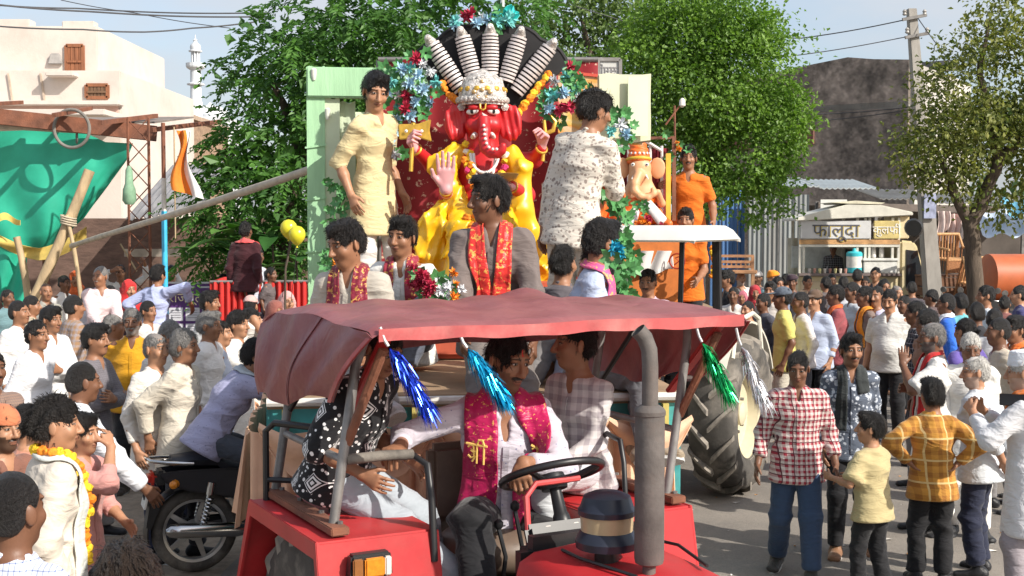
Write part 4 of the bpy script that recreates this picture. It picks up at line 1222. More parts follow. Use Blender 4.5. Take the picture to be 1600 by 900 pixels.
# ---- left shed: dark shop wall, beams, tarpaulin
def left_shed():
 Y = 20.0
 X = lambda u, y=Y: on_y(u, 352, y).x
 Z = lambda v, y=Y: on_y(800, v, y).z
 o = empty('bicycle_repair_shed', (X(120), Y + 1,0),0, 'open roadside shed of rusty beams and grey roof sheets at the left', 'shed')
 ox, oy = o.location.x, o.location.y
 def P(u, v, y): p = on_y(u, v, y); return Vector((p.x - ox, p.y - oy, p.z))
 MB().bar(P(-60,176, Y - .3), P(245,209, Y + .2),.10,.24).build('main_beam', m_rust, o, bevel=.006)
 MB().bar(P(-60,193, Y - .1), P(150,205, Y + .1),.06,.10).build('pale_rail', pm('pale_rail', (.55,.48,.38),.8), o)
 MB().bar(P(-20,163, Y - .8), P(34,160, Y + .6),.06,.06).build('rafter', m_rust, o)
 MB().bar(P(84,180, Y - .8), P(142,169, Y + 1.2),.06,.06).build('rafter', m_rust, o)
 MB().bar(P(156,192, Y - .8), P(244,181, Y + 1.6),.07,.07).build('rafter', m_rust, o)
 MB().bar(P(236,203, Y - .4), P(345,190, Y + 1.8),.07,.07).build('rafter', m_rust, o)
 MB().sheet(lambda s, t: P(-60,192, Y + .6).lerp(P(240,190, Y + .6), s) + Vector((0,2.6 * t, .3 * t)),40,3,.03).build('roof_sheet', pm('old_asbestos', (.20,.17,.15),.9, var=.25, vscale=2), o)
 MB().bar(P(60,180, Y), P(60,200, Y),.09).build('strut', m_rust, o)
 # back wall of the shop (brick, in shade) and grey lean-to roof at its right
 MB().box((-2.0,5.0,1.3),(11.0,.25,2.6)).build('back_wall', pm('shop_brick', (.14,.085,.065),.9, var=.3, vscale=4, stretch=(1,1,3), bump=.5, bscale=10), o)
 y3 = Y + 3.4
 MB().sheet(lambda s, t: P(196,342, y3).lerp(P(312,330, y3), s) + Vector((0,3.2 * t, 1.1 * t)) + Vector((0,0,.03 * sin(s * 60))),60,2,.02).build('lean_to_sheet', pm('grey_leanto', (.20,.20,.21),.7, var=.3, vscale=2, stretch=(5,1,1)), o)
 MB().bar(P(60,205, Y + 1.4), P(75,480, Y + 1.4),.08).build('post', m_rust, o)
 MB().bar(P(-40,205, Y + 2.4), P(-40,480, Y + 2.4),.08).build('post', m_rust, o)
 MB().bar(P(195,395, y3), P(300,395, y3),.08,.14).build('lean_to_rail', pm('rail_pale', (.35,.30,.25),.8), o)
 # tarpaulin
 m, nt, b = _nt('green_tarp')
 tc = N(nt, 'ShaderNodeTexCoord'); n1 = N(nt, 'ShaderNodeTexNoise', Scale=2.5, Detail=5.0); nt.links.new(tc.outputs['Object'], n1.inputs['Vector'])
 r1 = N(nt, 'ShaderNodeValToRGB'); e = r1.color_ramp.elements; e[0].position = .3; e[0].color = (.016,.33,.21,1); e[1].position = .7; e[1].color = (.030,.46,.30,1)
 nt.links.new(n1.outputs['Fac'], r1.inputs['Fac']); nt.links.new(r1.outputs[0], b.inputs['Base Color']); b.inputs['Roughness'].default_value = .55
 yt = Y + .35
 left = [(-70,198),(-70,250),(-60,330),(-50,405)]; cols = []
 rows = [[(-70,196),(0,205),(60,203),(130,206),(165,222),(208,224)],
   [(-70,250),(0,258),(60,262),(115,262),(160,262),(198,250)],
   [(-70,310),(0,318),(55,322),(98,322),(140,305),(180,275)],
   [(-70,368),(0,372),(40,372),(78,366),(115,345),(158,304)],
   [(-70,405),(0,398),(28,396),(62,394),(90,378),(132,340)]]
 def tp(s, t):
  fs = s * 5; ft = t * 4; i = min(int(fs),4); j = min(int(ft),3); a, c = fs - i, ft - j
  u = (rows[j][i][0] * (1 - a) + rows[j][i + 1][0] * a) * (1 - c) + (rows[j + 1][i][0] * (1 - a) + rows[j + 1][i + 1][0] * a) * c
  v = (rows[j][i][1] * (1 - a) + rows[j][i + 1][1] * a) * (1 - c) + (rows[j + 1][i][1] * (1 - a) + rows[j + 1][i + 1][1] * a) * c
  y = yt + .10 * sin(7 * s + 2 * t) * t + .05 * sin(19 * s - 8 * t) * (.3 + t) + .25 * t * t - .5 * max(0, s - .75) * (1 - t) + .03 * sin(40 * s + 15 * t) * max(0, s - .6)
  return on_y(u, v, y)
 tag(MB().sheet(tp, 70,50,.006).build('tarpaulin', m, None, smooth=True), 'large green tarpaulin slung under the rusty beam', 'tarpaulin')
 strip = lambda s, t: on_y(-20 + 62 * s + 14 * t * (1 - s),372 + 24 * sin(s * 2.2) + (110 * t * (.4 + .6 * sin(.4 + s * 2.0))), yt - .15 + .06 * sin(9 * s + 5 * t))
 tag(MB().sheet(strip, 24,20,.006).build('tarpaulin', m, None, smooth=True), 'narrow torn green tarpaulin strip hanging below the large sheet', 'tarpaulin')
 my = pm('yellow_cloth', (.55,.40,.10),.8, var=.3, vscale=4)
 tag(MB().sheet(lambda s, t: on_y(-30 + 165 * s, 352 + 60 * sin(pi * min(1, s * .62 + .12)) - 40 * max(0, s - .55) + (14 + 10 * s) * t - 24, yt - .35 + .05 * sin(12 * s + 4 * t)),40,6,.008).build('cloth_band', my, None, smooth=True), 'faded yellow cloth band sagging along the tarpaulin edge', 'cloth')
 tag(MB().sheet(lambda s, t: on_y(-30 + 62 * s, 338 + 6 * sin(8 * s) + 16 * t * (1 - .5 * s), yt - .6 + .05 * sin(10 * s)),20,6,.008).build('cloth_band', my, None, smooth=True), 'short yellow cloth rag tied in front of the tarpaulin', 'cloth')
 # bicycle tyre hanging
 c = on_y(112,201, Y - .25); mt = pm('grey_tyre', (.20,.185,.165),.85, var=.2, vscale=8)
 tag(MB().torus(c, .29,.026,(.15,1,.05),40,8).build('hanging_bicycle_ring', mt, None, smooth=True), 'worn grey bicycle tyre hanging from the rusty beam', 'tyre')
 tag(MB().torus(on_y(120,214, Y + .12),.10,.012,(.9,.4,0),20,6).build('rubber_loop', mt, None, smooth=True), 'small rubber loop hung inside the bicycle tyre', 'tyre')
 # bamboo
 def pole(nm, lab, a, b, r0, r1, mat=m_bamboo, cat='pole', nodes=0):
  a = Vector(a); b = Vector(b)
  pts = []; rr = []
  n = 14
  for i in range(n + 1):
   t = i / n; p = a.lerp(b, t) + Vector((.02 * sin(7 * t),0,.02 * sin(5 * t + 1))); pts.append(p); rr.append((r0 + (r1 - r0) * t) * (1.10 if i % 3 == 0 else 1.0))
  return tag(MB().tube(pts, rr, 10).build(nm, mat, None, smooth=True), lab, cat)
 a = on_y(140,268, Y - .7); b = on_y(48,482, Y - 1.0); d = (b - a).normalized(); pole('bamboo_pole', 'thick bamboo pole leaning against the green tarpaulin', a, a + d * ((a.z + .0) / -d.z),.075,.085)
 a = on_y(104,338, Y - .9); b = on_y(128,472, Y - 1.0); d = (b - a).normalized(); pole('bamboo_pole', 'slim pale bamboo stick tied to the leaning bamboo', a, a + d * (a.z / -d.z),.03,.035)
 a = on_y(26,372, Y - .3); b = on_y(44,470, Y - .3); d = (b - a).normalized(); pole('bamboo_pole', 'short crooked bamboo post under the torn tarpaulin strip', a, a + d * (a.z / -d.z),.05,.06)
 pole('bamboo_pole', 'long bamboo pole slanting up to the green arch', on_y(112,386,19.0), on_y(487,262,9.4),.036,.030, pm('pale_bamboo', (.46,.40,.31),.7, var=.2))
 # rope binding
 c = on_y(107,345, Y - .85); m = MB()
 for i in range(4): m.torus(c + Vector((0,0,.035 * i - .05)),.11,.015,(.25,0,1),18,6)
 tag(m.build('rope_binding', pm('jute', (.45,.38,.28),.95), None, smooth=True), 'jute rope wound where two bamboo poles cross', 'rope')
 # lattice tower
 t = empty('lattice_tower', on_y(219,430,19.3).to_tuple()[:2] + (0,), R(18), 'rusty steel lattice tower standing behind the flag pole', 'tower')
 ht = Z(185,19.3); w = .15
 for sx in (-1,1):
  for sy in (-1,1): MB().tube([(sx * w, sy * w, 0),(sx * w, sy * w, ht)], .018,6).build('chord', m_rust, t)
 n = 12
 for f in range(4):
  a0 = [(-w, -w),(w, -w),(w, w),(-w, w)][f]; a1 = [(w, -w),(w, w),(-w, w),(-w, -w)][f]
  for i in range(n):
   z0, z1 = ht * i / n, ht * (i + 1) / n
   p, q = (a0, a1) if i % 2 else (a1, a0)
   MB().tube([(p[0], p[1], z0),(q[0], q[1], z1)], .009,5).build('brace', m_rust, t)
 # flag pole
 p = on_y(258,440,17.5)
 t = empty('flag_pole', (p.x, p.y, 0),0, 'flag pole painted sky blue below and rusty above', 'flag pole')
 zb = on_y(258,330,17.5).z; zt = on_y(258,192,17.5).z
 MB().tube([(0,0,0),(0,0, zb)], .038,10).build('painted_tube', pm('sky_blue_paint', (.05,.42,.66),.5, var=.15), t, smooth=True)
 MB().tube([(0,0, zb),(0,0, zb + .45)], .032,10).build('white_tube', pm('white_paint_old', (.62,.58,.52),.6, var=.2), t, smooth=True)
 MB().tube([(0,0, zb + .45),(0,0, zt)], .028,10).build('rusty_tube', m_rust, t, smooth=True)
 q = on_y(272,204,17.3)
 def flag(s, t_): return (q.x + .03 + (-.02 + .20 * t_) * s + .05 * sin(6 * t_ + 2 * s) - .04 * t_, q.y + .06 * sin(9 * s + 4 * t_), q.z - .80 * t_ - .12 * s * t_)
 fo = empty('flag', q.to_tuple(),0, 'limp orange and white flag beside the rusty pole', 'flag')
 for nm, s0, s1, c in (('orange_field', 0,.62,(.72,.20,.02)),('white_field', .62,1.0,(.72,.70,.68))):
  MB().sheet(lambda s, t_: Vector(flag(s0 + (s1 - s0) * s - .9 * (0 if s0 else .0), t_)) * 1 - q + Vector(((s0 + (s1 - s0) * s) * .16,0,0)),10,14,.006).build(nm, pm(nm, c, .8, var=.12), fo, smooth=True)
 MB().tube([(0,0,.05),(0,0,-1.45)], .010,6).build('stick', m_bamboo, fo)
 # bottle-shaped green thing hanging by the tarp
 p = on_y(202,298,18.6)
 tag(MB().lathe([(.02,.36),(.05,.30),(.06,.10),(.09,.02),(.10,-.14),(.06,-.20)], 14, p).build('hanging_sack', pm('sack_green', (.20,.34,.22),.8, var=.3, vscale=6), None, smooth=True), 'pale green sack hanging beside the lattice tower', 'sack')
left_shed()
# ---- purple notice sign on the left
def text_mesh(txt, size, mat, name, parent, loc, rot=(pi / 2,0,0), depth=.002, align='CENTER'):
 cu = bpy.data.curves.new(name, 'FONT'); cu.body = txt; cu.size = size; cu.extrude = depth; cu.align_x = align; cu.align_y = 'CENTER'; cu.resolution_u = 3
 ob = bpy.data.objects.new(name, cu); COL.objects.link(ob)
 dg = bpy.context.evaluated_depsgraph_get()
 me = bpy.data.meshes.new_from_object(ob.evaluated_get(dg))
 bpy.data.objects.remove(ob); me.materials.clear()
 o = link_obj(name, me, parent, mat); o.location = loc; o.rotation_euler = rot
 return o
def purple_sign():
 y = 18.3; p = on_y(302,530, y)
 w = on_y(343,480, y).x - on_y(262,480, y).x; zt = on_y(302,443, y).z; zb = on_y(302,535, y).z; hgt = zt - zb
 t = empty('notice_sign', (p.x, y, zb),0, 'purple notice sign with white panels in a white frame by the blue pole', 'sign')
 m_pu = pm('purple_print', (.10,.035,.17),.5, var=.08); m_wh = pm('white_vinyl', (.62,.62,.66),.5, var=.05)
 MB().box((0,0, hgt / 2),(w, .03, hgt)).build('panel', m_pu, t)
 MB().box((w / 2 + .025,0, hgt / 2),(.05,.05, hgt + .06)).build('frame', m_wh, t)
 MB().box((-w / 2 - .015,0, hgt / 2),(.03,.05, hgt + .06)).build('frame', m_wh, t)
 MB().box((0,0, hgt + .012),(w, .05,.024)).build('frame', m_wh, t)
 for s_ in (-1,1): MB().bar((s_ * (w / 2),.03,-zb),(s_ * (w / 2),.03,0),.05).build('leg', m_steel, t)
 text_mesh('राजपूताना', .19, pm('sign_gold', (.75,.66,.40),.5), 'lettering', t, (0,-.018, hgt - .21))
 for cx_, w_ in ((-.10,.26),(.20,.16)): MB().box((cx_, -.018, hgt - .05),(w_, .004,.022)).build('text_line', m_wh, t)
 for r_ in range(2):
  for c_ in range(3):
   cx = (-.5 + (c_ + .5) / 3) * w * .96; cz = hgt - .44 - r_ * .23
   pnl = MB().box((cx, -.018, cz),(w * .27,.006,.19)).build('white_panel', m_wh, t)
   for i in range(4):
    MB().box((cx, -.023, cz + .06 - i * .035),(w * .19,.004,.010)).build('text_line', pm('grey_ink', (.30,.30,.33),.7), pnl)
purple_sign()
# ---- utility pole and wires
m_conc = pm('pole_concrete', (.33,.31,.28),.85, var=.18, vscale=2, stretch=(3,3,1), dirt=.3)
def utility_pole():
 y = 26.0; b = on_y(1459,480, y); t = on_y(1424,14, y)
 d = (t - b).normalized(); base = b - d * (b.z / d.z)
 o = empty('utility_pole', base.to_tuple(),0, 'leaning square concrete power pole with two iron cross arms', 'pole')
 top = t - base
 MB().add(*(lambda w0, w1: ([(x * w0, yy * w0,0) for x, yy in ((-1,-1),(1,-1),(1,1),(-1,1))] + [(top.x + x * w1, top.y + yy * w1, top.z) for x, yy in ((-1,-1),(1,-1),(1,1),(-1,1))], [(3,2,1,0),(4,5,6,7),(0,1,5,4),(1,2,6,5),(2,3,7,6),(3,0,4,7)]))(.17,.085)).build('shaft', m_conc, o, bevel=.01)
 for v in (29,57):
  c = on_y(1426 if v < 40 else 1430, v, y) - base
  a = MB().bar(c + Vector((-.24,-.12,-.04)), c + Vector((.24,-.12,.05)),.06).build('cross_arm', m_steel, o)
  for dx in (-.2,.2):
   MB().lathe([(.02,0),(.045,.02),(.03,.06),(.045,.08),(.02,.12)], 10, c + Vector((dx, -.12,.04))).build('insulator', pm('porcelain', (.35,.33,.30),.3), a, smooth=True)
 c = on_y(1446,345, y) - base
 MB().lathe([(.05,0),(.17,.05),(.19,.20),(.16,.30)], 14, c + Vector((-.28,-.2,-.12)),(-.4,-1,-.1)).build('loudspeaker_horn', pm('black_horn', (.02,.02,.02),.5), o, smooth=True)
 MB().box(on_y(1448,322, y) - base + Vector((.0,-.2,0)),(.24,.04,.5)).build('poster', pm('blue_poster', (.30,.33,.46),.7, var=.3, vscale=10), o)
utility_pole()
m_wire = pm('black_wire', (.05,.05,.055),.6)
def wire(lab, pts, r=.012, n=24):
 P = [Vector(p) for p in pts]; out = []
 for i in range(len(P) - 1):
  for k in range(n): out.append(P[i].lerp(P[i + 1], k / n) - Vector((0,0,1)) * ((P[i] - P[i + 1]).length * .012 * sin(pi * k / n)))
 out.append(P[-1])
 tag(MB().tube(out, r, 5).build('power_wire', m_wire, None, smooth=True), lab, 'wire')
wire('thick power wire crossing the sky above the white house, upper strand', [on_y(-40,5,22), on_y(120,13,23), on_y(420,20,24)], .014)
wire('thick power wire crossing the sky above the white house, lower strand', [on_y(-40,3,21.6), on_y(140,18,22.6), on_y(420,26,24)], .016)
wire('kinked cable sagging below the power wires beside the minaret', [on_y(-40,38,20), on_y(130,46,20.5), on_y(225,50,21), on_y(300,44,21.5), on_y(400,34,22)], .013,10)
wire('thin wire slanting down across the sky towards the big leafy tree', [on_y(95,0,24), on_y(210,20,24), on_y(360,44,24)], .008)
wire('power wire from the upper cross arm into the trimmed tree', [on_y(1414,31,26), on_y(1250,60,27), on_y(1040,40,28)], .012)
wire('power wire from the lower cross arm over the trimmed tree', [on_y(1414,58,26), on_y(1200,92,26), on_y(900,10,25)], .010)
wire('service wire running from the pole past the grimy brick house', [on_y(1440,165,26), on_y(1290,178,27), on_y(1040,150,27)], .010)
wire('twin service wire hanging just below the first past the brick house', [on_y(1440,168,26), on_y(1290,188,27), on_y(1040,176,27)], .010)
wire('wire from the pole top down to the right hand tree', [on_y(1434,28,26), on_y(1480,90,25), on_y(1620,200,22)], .010)
# ================================================================== trees
def leaf_mat(name, c1, c2, trans=.35):
 m = bpy.data.materials.new(name); m.use_nodes = True; nt = m.node_tree; nt.nodes.clear()
 out = N(nt, 'ShaderNodeOutputMaterial'); df = N(nt, 'ShaderNodeBsdfPrincipled'); tr = N(nt, 'ShaderNodeBsdfTranslucent'); mx = N(nt, 'ShaderNodeMixShader'); mx.inputs[0].default_value = trans
 a = N(nt, 'ShaderNodeAttribute', attribute_name='tint'); c = N(nt, 'ShaderNodeMixRGB'); c.inputs[1].default_value = c4(c1); c.inputs[2].default_value = c4(c2)
 nt.links.new(a.outputs['Fac'], c.inputs[0]); nt.links.new(c.outputs[0], df.inputs['Base Color'])
 c2n = N(nt, 'ShaderNodeMixRGB', blend_type='MULTIPLY'); c2n.inputs[0].default_value = 1.0; c2n.inputs[2].default_value = (1.3,1.5,.6,1); nt.links.new(c.outputs[0], c2n.inputs[1]); nt.links.new(c2n.outputs[0], tr.inputs['Color'])
 df.inputs['Roughness'].default_value = .45; df.inputs['Specular IOR Level'].default_value = .35
 nt.links.new(df.outputs[0], mx.inputs[1]); nt.links.new(tr.outputs[0], mx.inputs[2]); nt.links.new(mx.outputs[0], out.inputs[0])
 return m
def leaves(name, cl, per, L, W, mat, parent, seed, spread=.22, droop=.35, frond=False, sun_up=.5):
 """cl: (n,3) cluster centres with outward dirs (n,3); each cluster = per leaves"""
 rs = np.random.RandomState(seed); C, D = cl; n = len(C)
 idx = np.repeat(np.arange(n), per); m = len(idx)
 if frond:
  # pinnate sprays: leaflets ranked along a drooping rachis
  t = np.tile(np.linspace(.05,1, per), n); ax = D + rs.normal(0,.45,(n, 3)); ax[:, 2] -= droop; ax /= np.linalg.norm(ax, axis=1, keepdims=True)
  rl = rs.uniform(.75,1.25, n) * spread * 2.2; A = ax[idx]
  P = C[idx] + A * (t * rl[idx])[:, None]; P[:, 2] -= (t ** 2) * rl[idx] * .35
  sd = np.cross(A, np.array([0,0,1.0])); sd /= np.maximum(1e-6, np.linalg.norm(sd, axis=1, keepdims=True))
  sg = np.where(np.tile(np.arange(per), n) % 2 == 0,1.0,-1.0)[:, None]
  dirv = A * .55 + sd * sg * .85 + rs.normal(0,.16,(m, 3)); dirv[:, 2] -= .22
 else:
  P = C[idx] + rs.normal(0, spread, (m, 3)) * np.array([1,1,.8])
  dirv = D[idx] * .7 + rs.normal(0,.75,(m, 3)); dirv[:, 2] -= droop
 dirv /= np.linalg.norm(dirv, axis=1, keepdims=True)
 up = rs.normal(0,.55,(m, 3)) + D[idx] * .5; up[:, 2] += sun_up + .3
 nrmv = up - dirv * np.sum(up * dirv, axis=1, keepdims=True); nrmv /= np.maximum(1e-6, np.linalg.norm(nrmv, axis=1, keepdims=True))
 sdv = np.cross(dirv, nrmv); sz = rs.uniform(.65,1.25, m)[:, None]
 b = P; tip = P + dirv * L * sz - nrmv * L * .12; ml = P + dirv * L * .45 * sz + sdv * W * sz + nrmv * L * .10; mr = P + dirv * L * .45 * sz - sdv * W * sz + nrmv * L * .10
 V = np.stack((b, ml, tip, mr),1).reshape(-1,3); k = np.arange(m)[:, None] * 4
 F = np.concatenate((k + np.array([[0,2,1]]), k + np.array([[0,3,2]])))
 me = np_mesh(name, V, F, smooth=False)
 tint = np.clip(np.repeat(rs.uniform(0,1, n)[idx] * .55 + rs.uniform(0,.45, m),4),0,1).astype(np.float32)
 me.attributes.new('tint', 'FLOAT', 'POINT').data.foreach_set('value', tint)
 o = link_obj(name, me, parent, mat); tag(o, kind='stuff')
 return o
def crown_points(ells, n, seed, shell=.55, gap=-1.0):
 rs = np.random.RandomState(seed); vol = np.array([e[1][0] * e[1][1] * e[1][2] for e in ells]) ** .8; vol /= vol.sum()
 C = []; D = []
 for e, c in zip(ells, (vol * n).astype(int) + 1):
  d = rs.normal(0,1,(c, 3)); d /= np.linalg.norm(d, axis=1, keepdims=True)
  r = (shell + (1 - shell) * rs.uniform(0,1, c) ** .6) * (1 + .13 * np.sin(d[:, 0] * 7 + seed) * np.cos(d[:, 2] * 6 + d[:, 1] * 5))
  P = A3(e[0]) + d * (r * (1 + .14 * np.sin(d[:, 1] * 11 + d[:, 2] * 9 + seed)))[:, None] * A3(e[1])
  s_ = 4.2 / max(e[1]) * .9; kp = np.sin(P[:, 0] * s_ + seed) + np.sin(P[:, 1] * s_ * 1.2 + 2 * seed) + np.sin(P[:, 2] * s_ * 1.4) > gap
  C.append(P[kp]); D.append(d[kp])
 return np.concatenate(C), np.concatenate(D)
m_bark = pm('bark', (.10,.075,.055),.95, var=.4, vscale=5, stretch=(3,3,.6), bump=.8, bscale=18)
def trunk_of(o, limbs, mat=m_bark):
 for i, (pts, r0, r1) in enumerate(limbs):
  P = []; rr = []
  for j in range(len(pts) - 1):
   for k in range(5):
    t = k / 5; P.append(Vector(pts[j]).lerp(Vector(pts[j + 1]), t) + Vector((rnd.uniform(-1,1), rnd.uniform(-1,1),0)) * .02)
  P.append(Vector(pts[-1])); n = len(P)
  MB().tube(P, [r0 + (r1 - r0) * (k / (n - 1)) for k in range(n)], 10).build('trunk' if i == 0 else 'limb', mat, o, smooth=True)
def big_tree():
 y = 19.0
 P = lambda u, v, yy=y: on_y(u, v, yy)
 b = P(455,420); o = empty('leafy_tree', (b.x, b.y, 0),0, 'big dark green tree with drooping feathery leaves behind the green arch', 'tree')
 q = lambda u, v, yy=y: P(u, v, yy) - Vector((b.x, b.y, 0))
 trunk_of(o, [([(0,0,0), q(450,330), q(470,220)], .20,.13),([q(470,220), q(420,120)], .10,.03),([q(470,220), q(600,100)], .11,.03),([q(450,330), q(360,240)], .08,.03),([q(600,100), q(760,40)], .06,.02)])
 el = [(q(505,98),(1.30,1.2,1.0)),(q(600,40),(1.7,1.4,.9)),(q(430,200),(.80,.9,.95)),(q(760,25),(1.2,1.2,.7)),(q(388,305,18.6),(.72,.8,.8)),(q(440,260,18.4),(.8,.8,.8)),(q(370,395,18.8),(.65,.8,.55)),(q(440,390,19.2),(.7,.8,.6)),(q(540,150,19.4),(1.3,1.0,1.1))]
 el = [(A3(c), r) for c, r in el]
 m1 = leaf_mat('leaf_dark', (.028,.085,.022),(.12,.27,.05))
 leaves('crown', crown_points(el, 1900,5,.5),19,.115,.027, m1, o, 8, spread=.24, droop=.45, frond=True)
 leaves('crown', crown_points(el, 260,9,.72),8,.20,.060, m1, o, 18, spread=.16, droop=.30)
big_tree()
def broadleaf_plants():
 m2 = leaf_mat('leaf_broad', (.045,.14,.035),(.16,.32,.07))
 for i, (u, v, yy) in enumerate(((362,378,17.6),(425,372,17.9),(462,395,17.5),(330,372,18.2))):
  p = on_y(u, v, yy); o = empty('broadleaf_plant', (p.x, p.y, 0),0,('broad-leaved plant with pale bent leaves beside the maroon man', 'broad-leaved plant between the maroon man and the balloons', 'broad-leaved plant right below the yellow balloons', 'broad-leaved plant in the shade by the blue flag pole')[i], 'plant')
  MB().tube([(0,0,0),(.05,0, p.z * .6),(0,0, p.z)], .014,6).build('stem', m_bark, o, smooth=True)
  for k in range(9):
   a = k * .75 + i; L = rnd.uniform(.42,.7); e = rnd.uniform(-.1,.5); z0 = p.z - .35 + .075 * k
   def fn(s, t, a=a, L=L, e=e, z0=z0):
    w = .13 * sin(pi * (.06 + .94 * s)) * (t - .5) * 2; r = L * s
    return (cos(a) * r - sin(a) * w, sin(a) * r + cos(a) * w, z0 + e * r - .45 * r * r + .25 * abs(w))
   me = MB().sheet(fn, 8,4,.004).build('leaf', m2, o, smooth=True)
   me.data.attributes.new('tint', 'FLOAT', 'POINT').data.foreach_set('value', np.full(len(me.data.vertices), rnd.random(), dtype=np.float32))
broadleaf_plants()
def trimmed_tree():
 y = 24.0
 b = on_y(1096,420, y); o = empty('trimmed_tree', (b.x, b.y, 0),0, 'dense bright green tree with a rounded crown behind the small idol float', 'tree')
 q = lambda u, v, yy=y: on_y(u, v, yy) - Vector((b.x, b.y, 0))
 trunk_of(o, [([(0,0,0), q(1092,350), q(1100,260)], .20,.16),([q(1100,260), q(1040,150)], .10,.04),([q(1100,260), q(1180,160)], .10,.04)])
 el = [(q(1112,120),(1.6,1.5,1.35)),(q(1035,110),(1.25,1.3,1.35)),(q(1160,220),(1.15,1.2,1.15)),(q(1090,40),(1.5,1.3,.9)),(q(1150,65),(.85,1.0,.8)),(q(1060,230),(.9,1.0,.9)),(q(1170,305,23.4),(.85,.7,.5)),(q(1212,190,23.6),(.55,.7,.9))]
 el = [(A3(c), r) for c, r in el]
 m1 = leaf_mat('leaf_bright', (.050,.12,.020),(.22,.36,.06))
 leaves('crown', crown_points(el, 3000,15,.70),17,.088,.031, m1, o, 28, spread=.13, droop=.25)
trimmed_tree()
def back_tree():
 y = 34.0
 b = on_y(930,420, y); o = empty('pale_tree', (b.x, b.y, 0),0, 'pale loose-leaved tree far behind the snake hood', 'tree')
 q = lambda u, v, yy=y: on_y(u, v, yy) - Vector((b.x, b.y, 0))
 trunk_of(o, [([(0,0,0), q(935,150), q(910,30)], .22,.06),([q(935,150), q(990,60)], .08,.03)])
 el = [(A3(q(900,30)),(1.6,1.2,1.2)),(A3(q(980,20)),(1.5,1.2,1.0)),(A3(q(960,110)),(1.6,1.2,1.4)),(A3(q(860,100)),(1.3,1.2,1.2))]
 leaves('crown', crown_points(el, 700,25,.3),11,.17,.05, leaf_mat('leaf_pale', (.05,.10,.03),(.18,.25,.08)), o, 38, spread=.26, droop=.35)
back_tree()
def right_tree():
 y = 21.0
 b = on_y(1530,440, y); o = empty('roadside_tree', (b.x, b.y, 0),0, 'olive green roadside tree with a bent trunk at the right edge', 'tree')
 q = lambda u, v, yy=y: on_y(u, v, yy) - Vector((b.x, b.y, 0))
 trunk_of(o, [([(0,0,0), q(1522,400), q(1516,352), q(1536,318), q(1560,250)], .15,.09),([q(1516,352), q(1490,300), q(1470,250)], .10,.04),([q(1560,250), q(1530,120), q(1545,30)], .09,.02),([q(1560,250), q(1640,180)], .09,.03),([q(1490,300), q(1430,260)], .04,.015)])
 el = [(q(1540,150),(1.05,1.1,1.0)),(q(1600,110),(1.0,1.1,1.0)),(q(1500,220),(.9,1.0,.85)),(q(1450,250,20.7),(.55,.6,.5)),(q(1580,260),(.95,1.0,.9)),(q(1550,70),(.45,.5,.5)),(q(1535,20),(.18,.3,.32)),(q(1590,20),(.3,.4,.4)),(q(1660,200),(1.0,1.0,1.2))]
 el = [(A3(c), r) for c, r in el]
 m1 = leaf_mat('leaf_olive', (.045,.085,.025),(.30,.30,.08))
 leaves('crown', crown_points(el, 1500,35,.55),13,.095,.030, m1, o, 48, spread=.15, droop=.4)
right_tree()
# distant tree line closing the street
rs_ = np.random.RandomState(4)
ell = [(A3((x, 95 + 6 * sin(x),3.2)),(6.5,4,4.2 + sin(x * 1.7))) for x in range(-52,70,8)]
leaves('distant_trees', crown_points(ell, 2600,77,.6),6,.8,.3, leaf_mat('leaf_far', (.05,.10,.04),(.14,.20,.08)), None, 81, spread=.8)
tag(bpy.data.objects['distant_trees'], 'distant line of trees closing the end of the street', 'trees', kind='stuff')
# ================================================================== vehicles
m_red = pm('tractor_red', (.44,.022,.026),.5, var=.16, vscale=5, dirt=.30, dirtcol=(.32,.10,.08), spec=.35)
m_redin = pm('tractor_red_side', (.36,.018,.018),.45, var=.14, vscale=5, dirt=.35, dirtcol=(.20,.10,.08))
m_blk = pm('black_paint', (.014,.014,.015),.42, var=.2, vscale=8)
m_rub = pm('tyre_rubber', (.075,.068,.06),.85, var=.3, vscale=5, bump=.2, bscale=50, dirt=.85, dirtcol=(.30,.265,.22))
m_exh = pm('sooty_steel', (.12,.108,.10),.75, metal=.2, var=.3, vscale=8, dirt=.45, dirtcol=(.17,.10,.07), bump=.15)
m_pipe = pm('grey_pipe', (.24,.23,.22),.55, metal=.4, var=.25, vscale=10, dirt=.3)
m_amber = pm('amber_lens', (.65,.22,.02),.25, var=.15, vscale=40)
m_clear = pm('clear_lens', (.62,.58,.52),.2, var=.1)
m_canvas = None
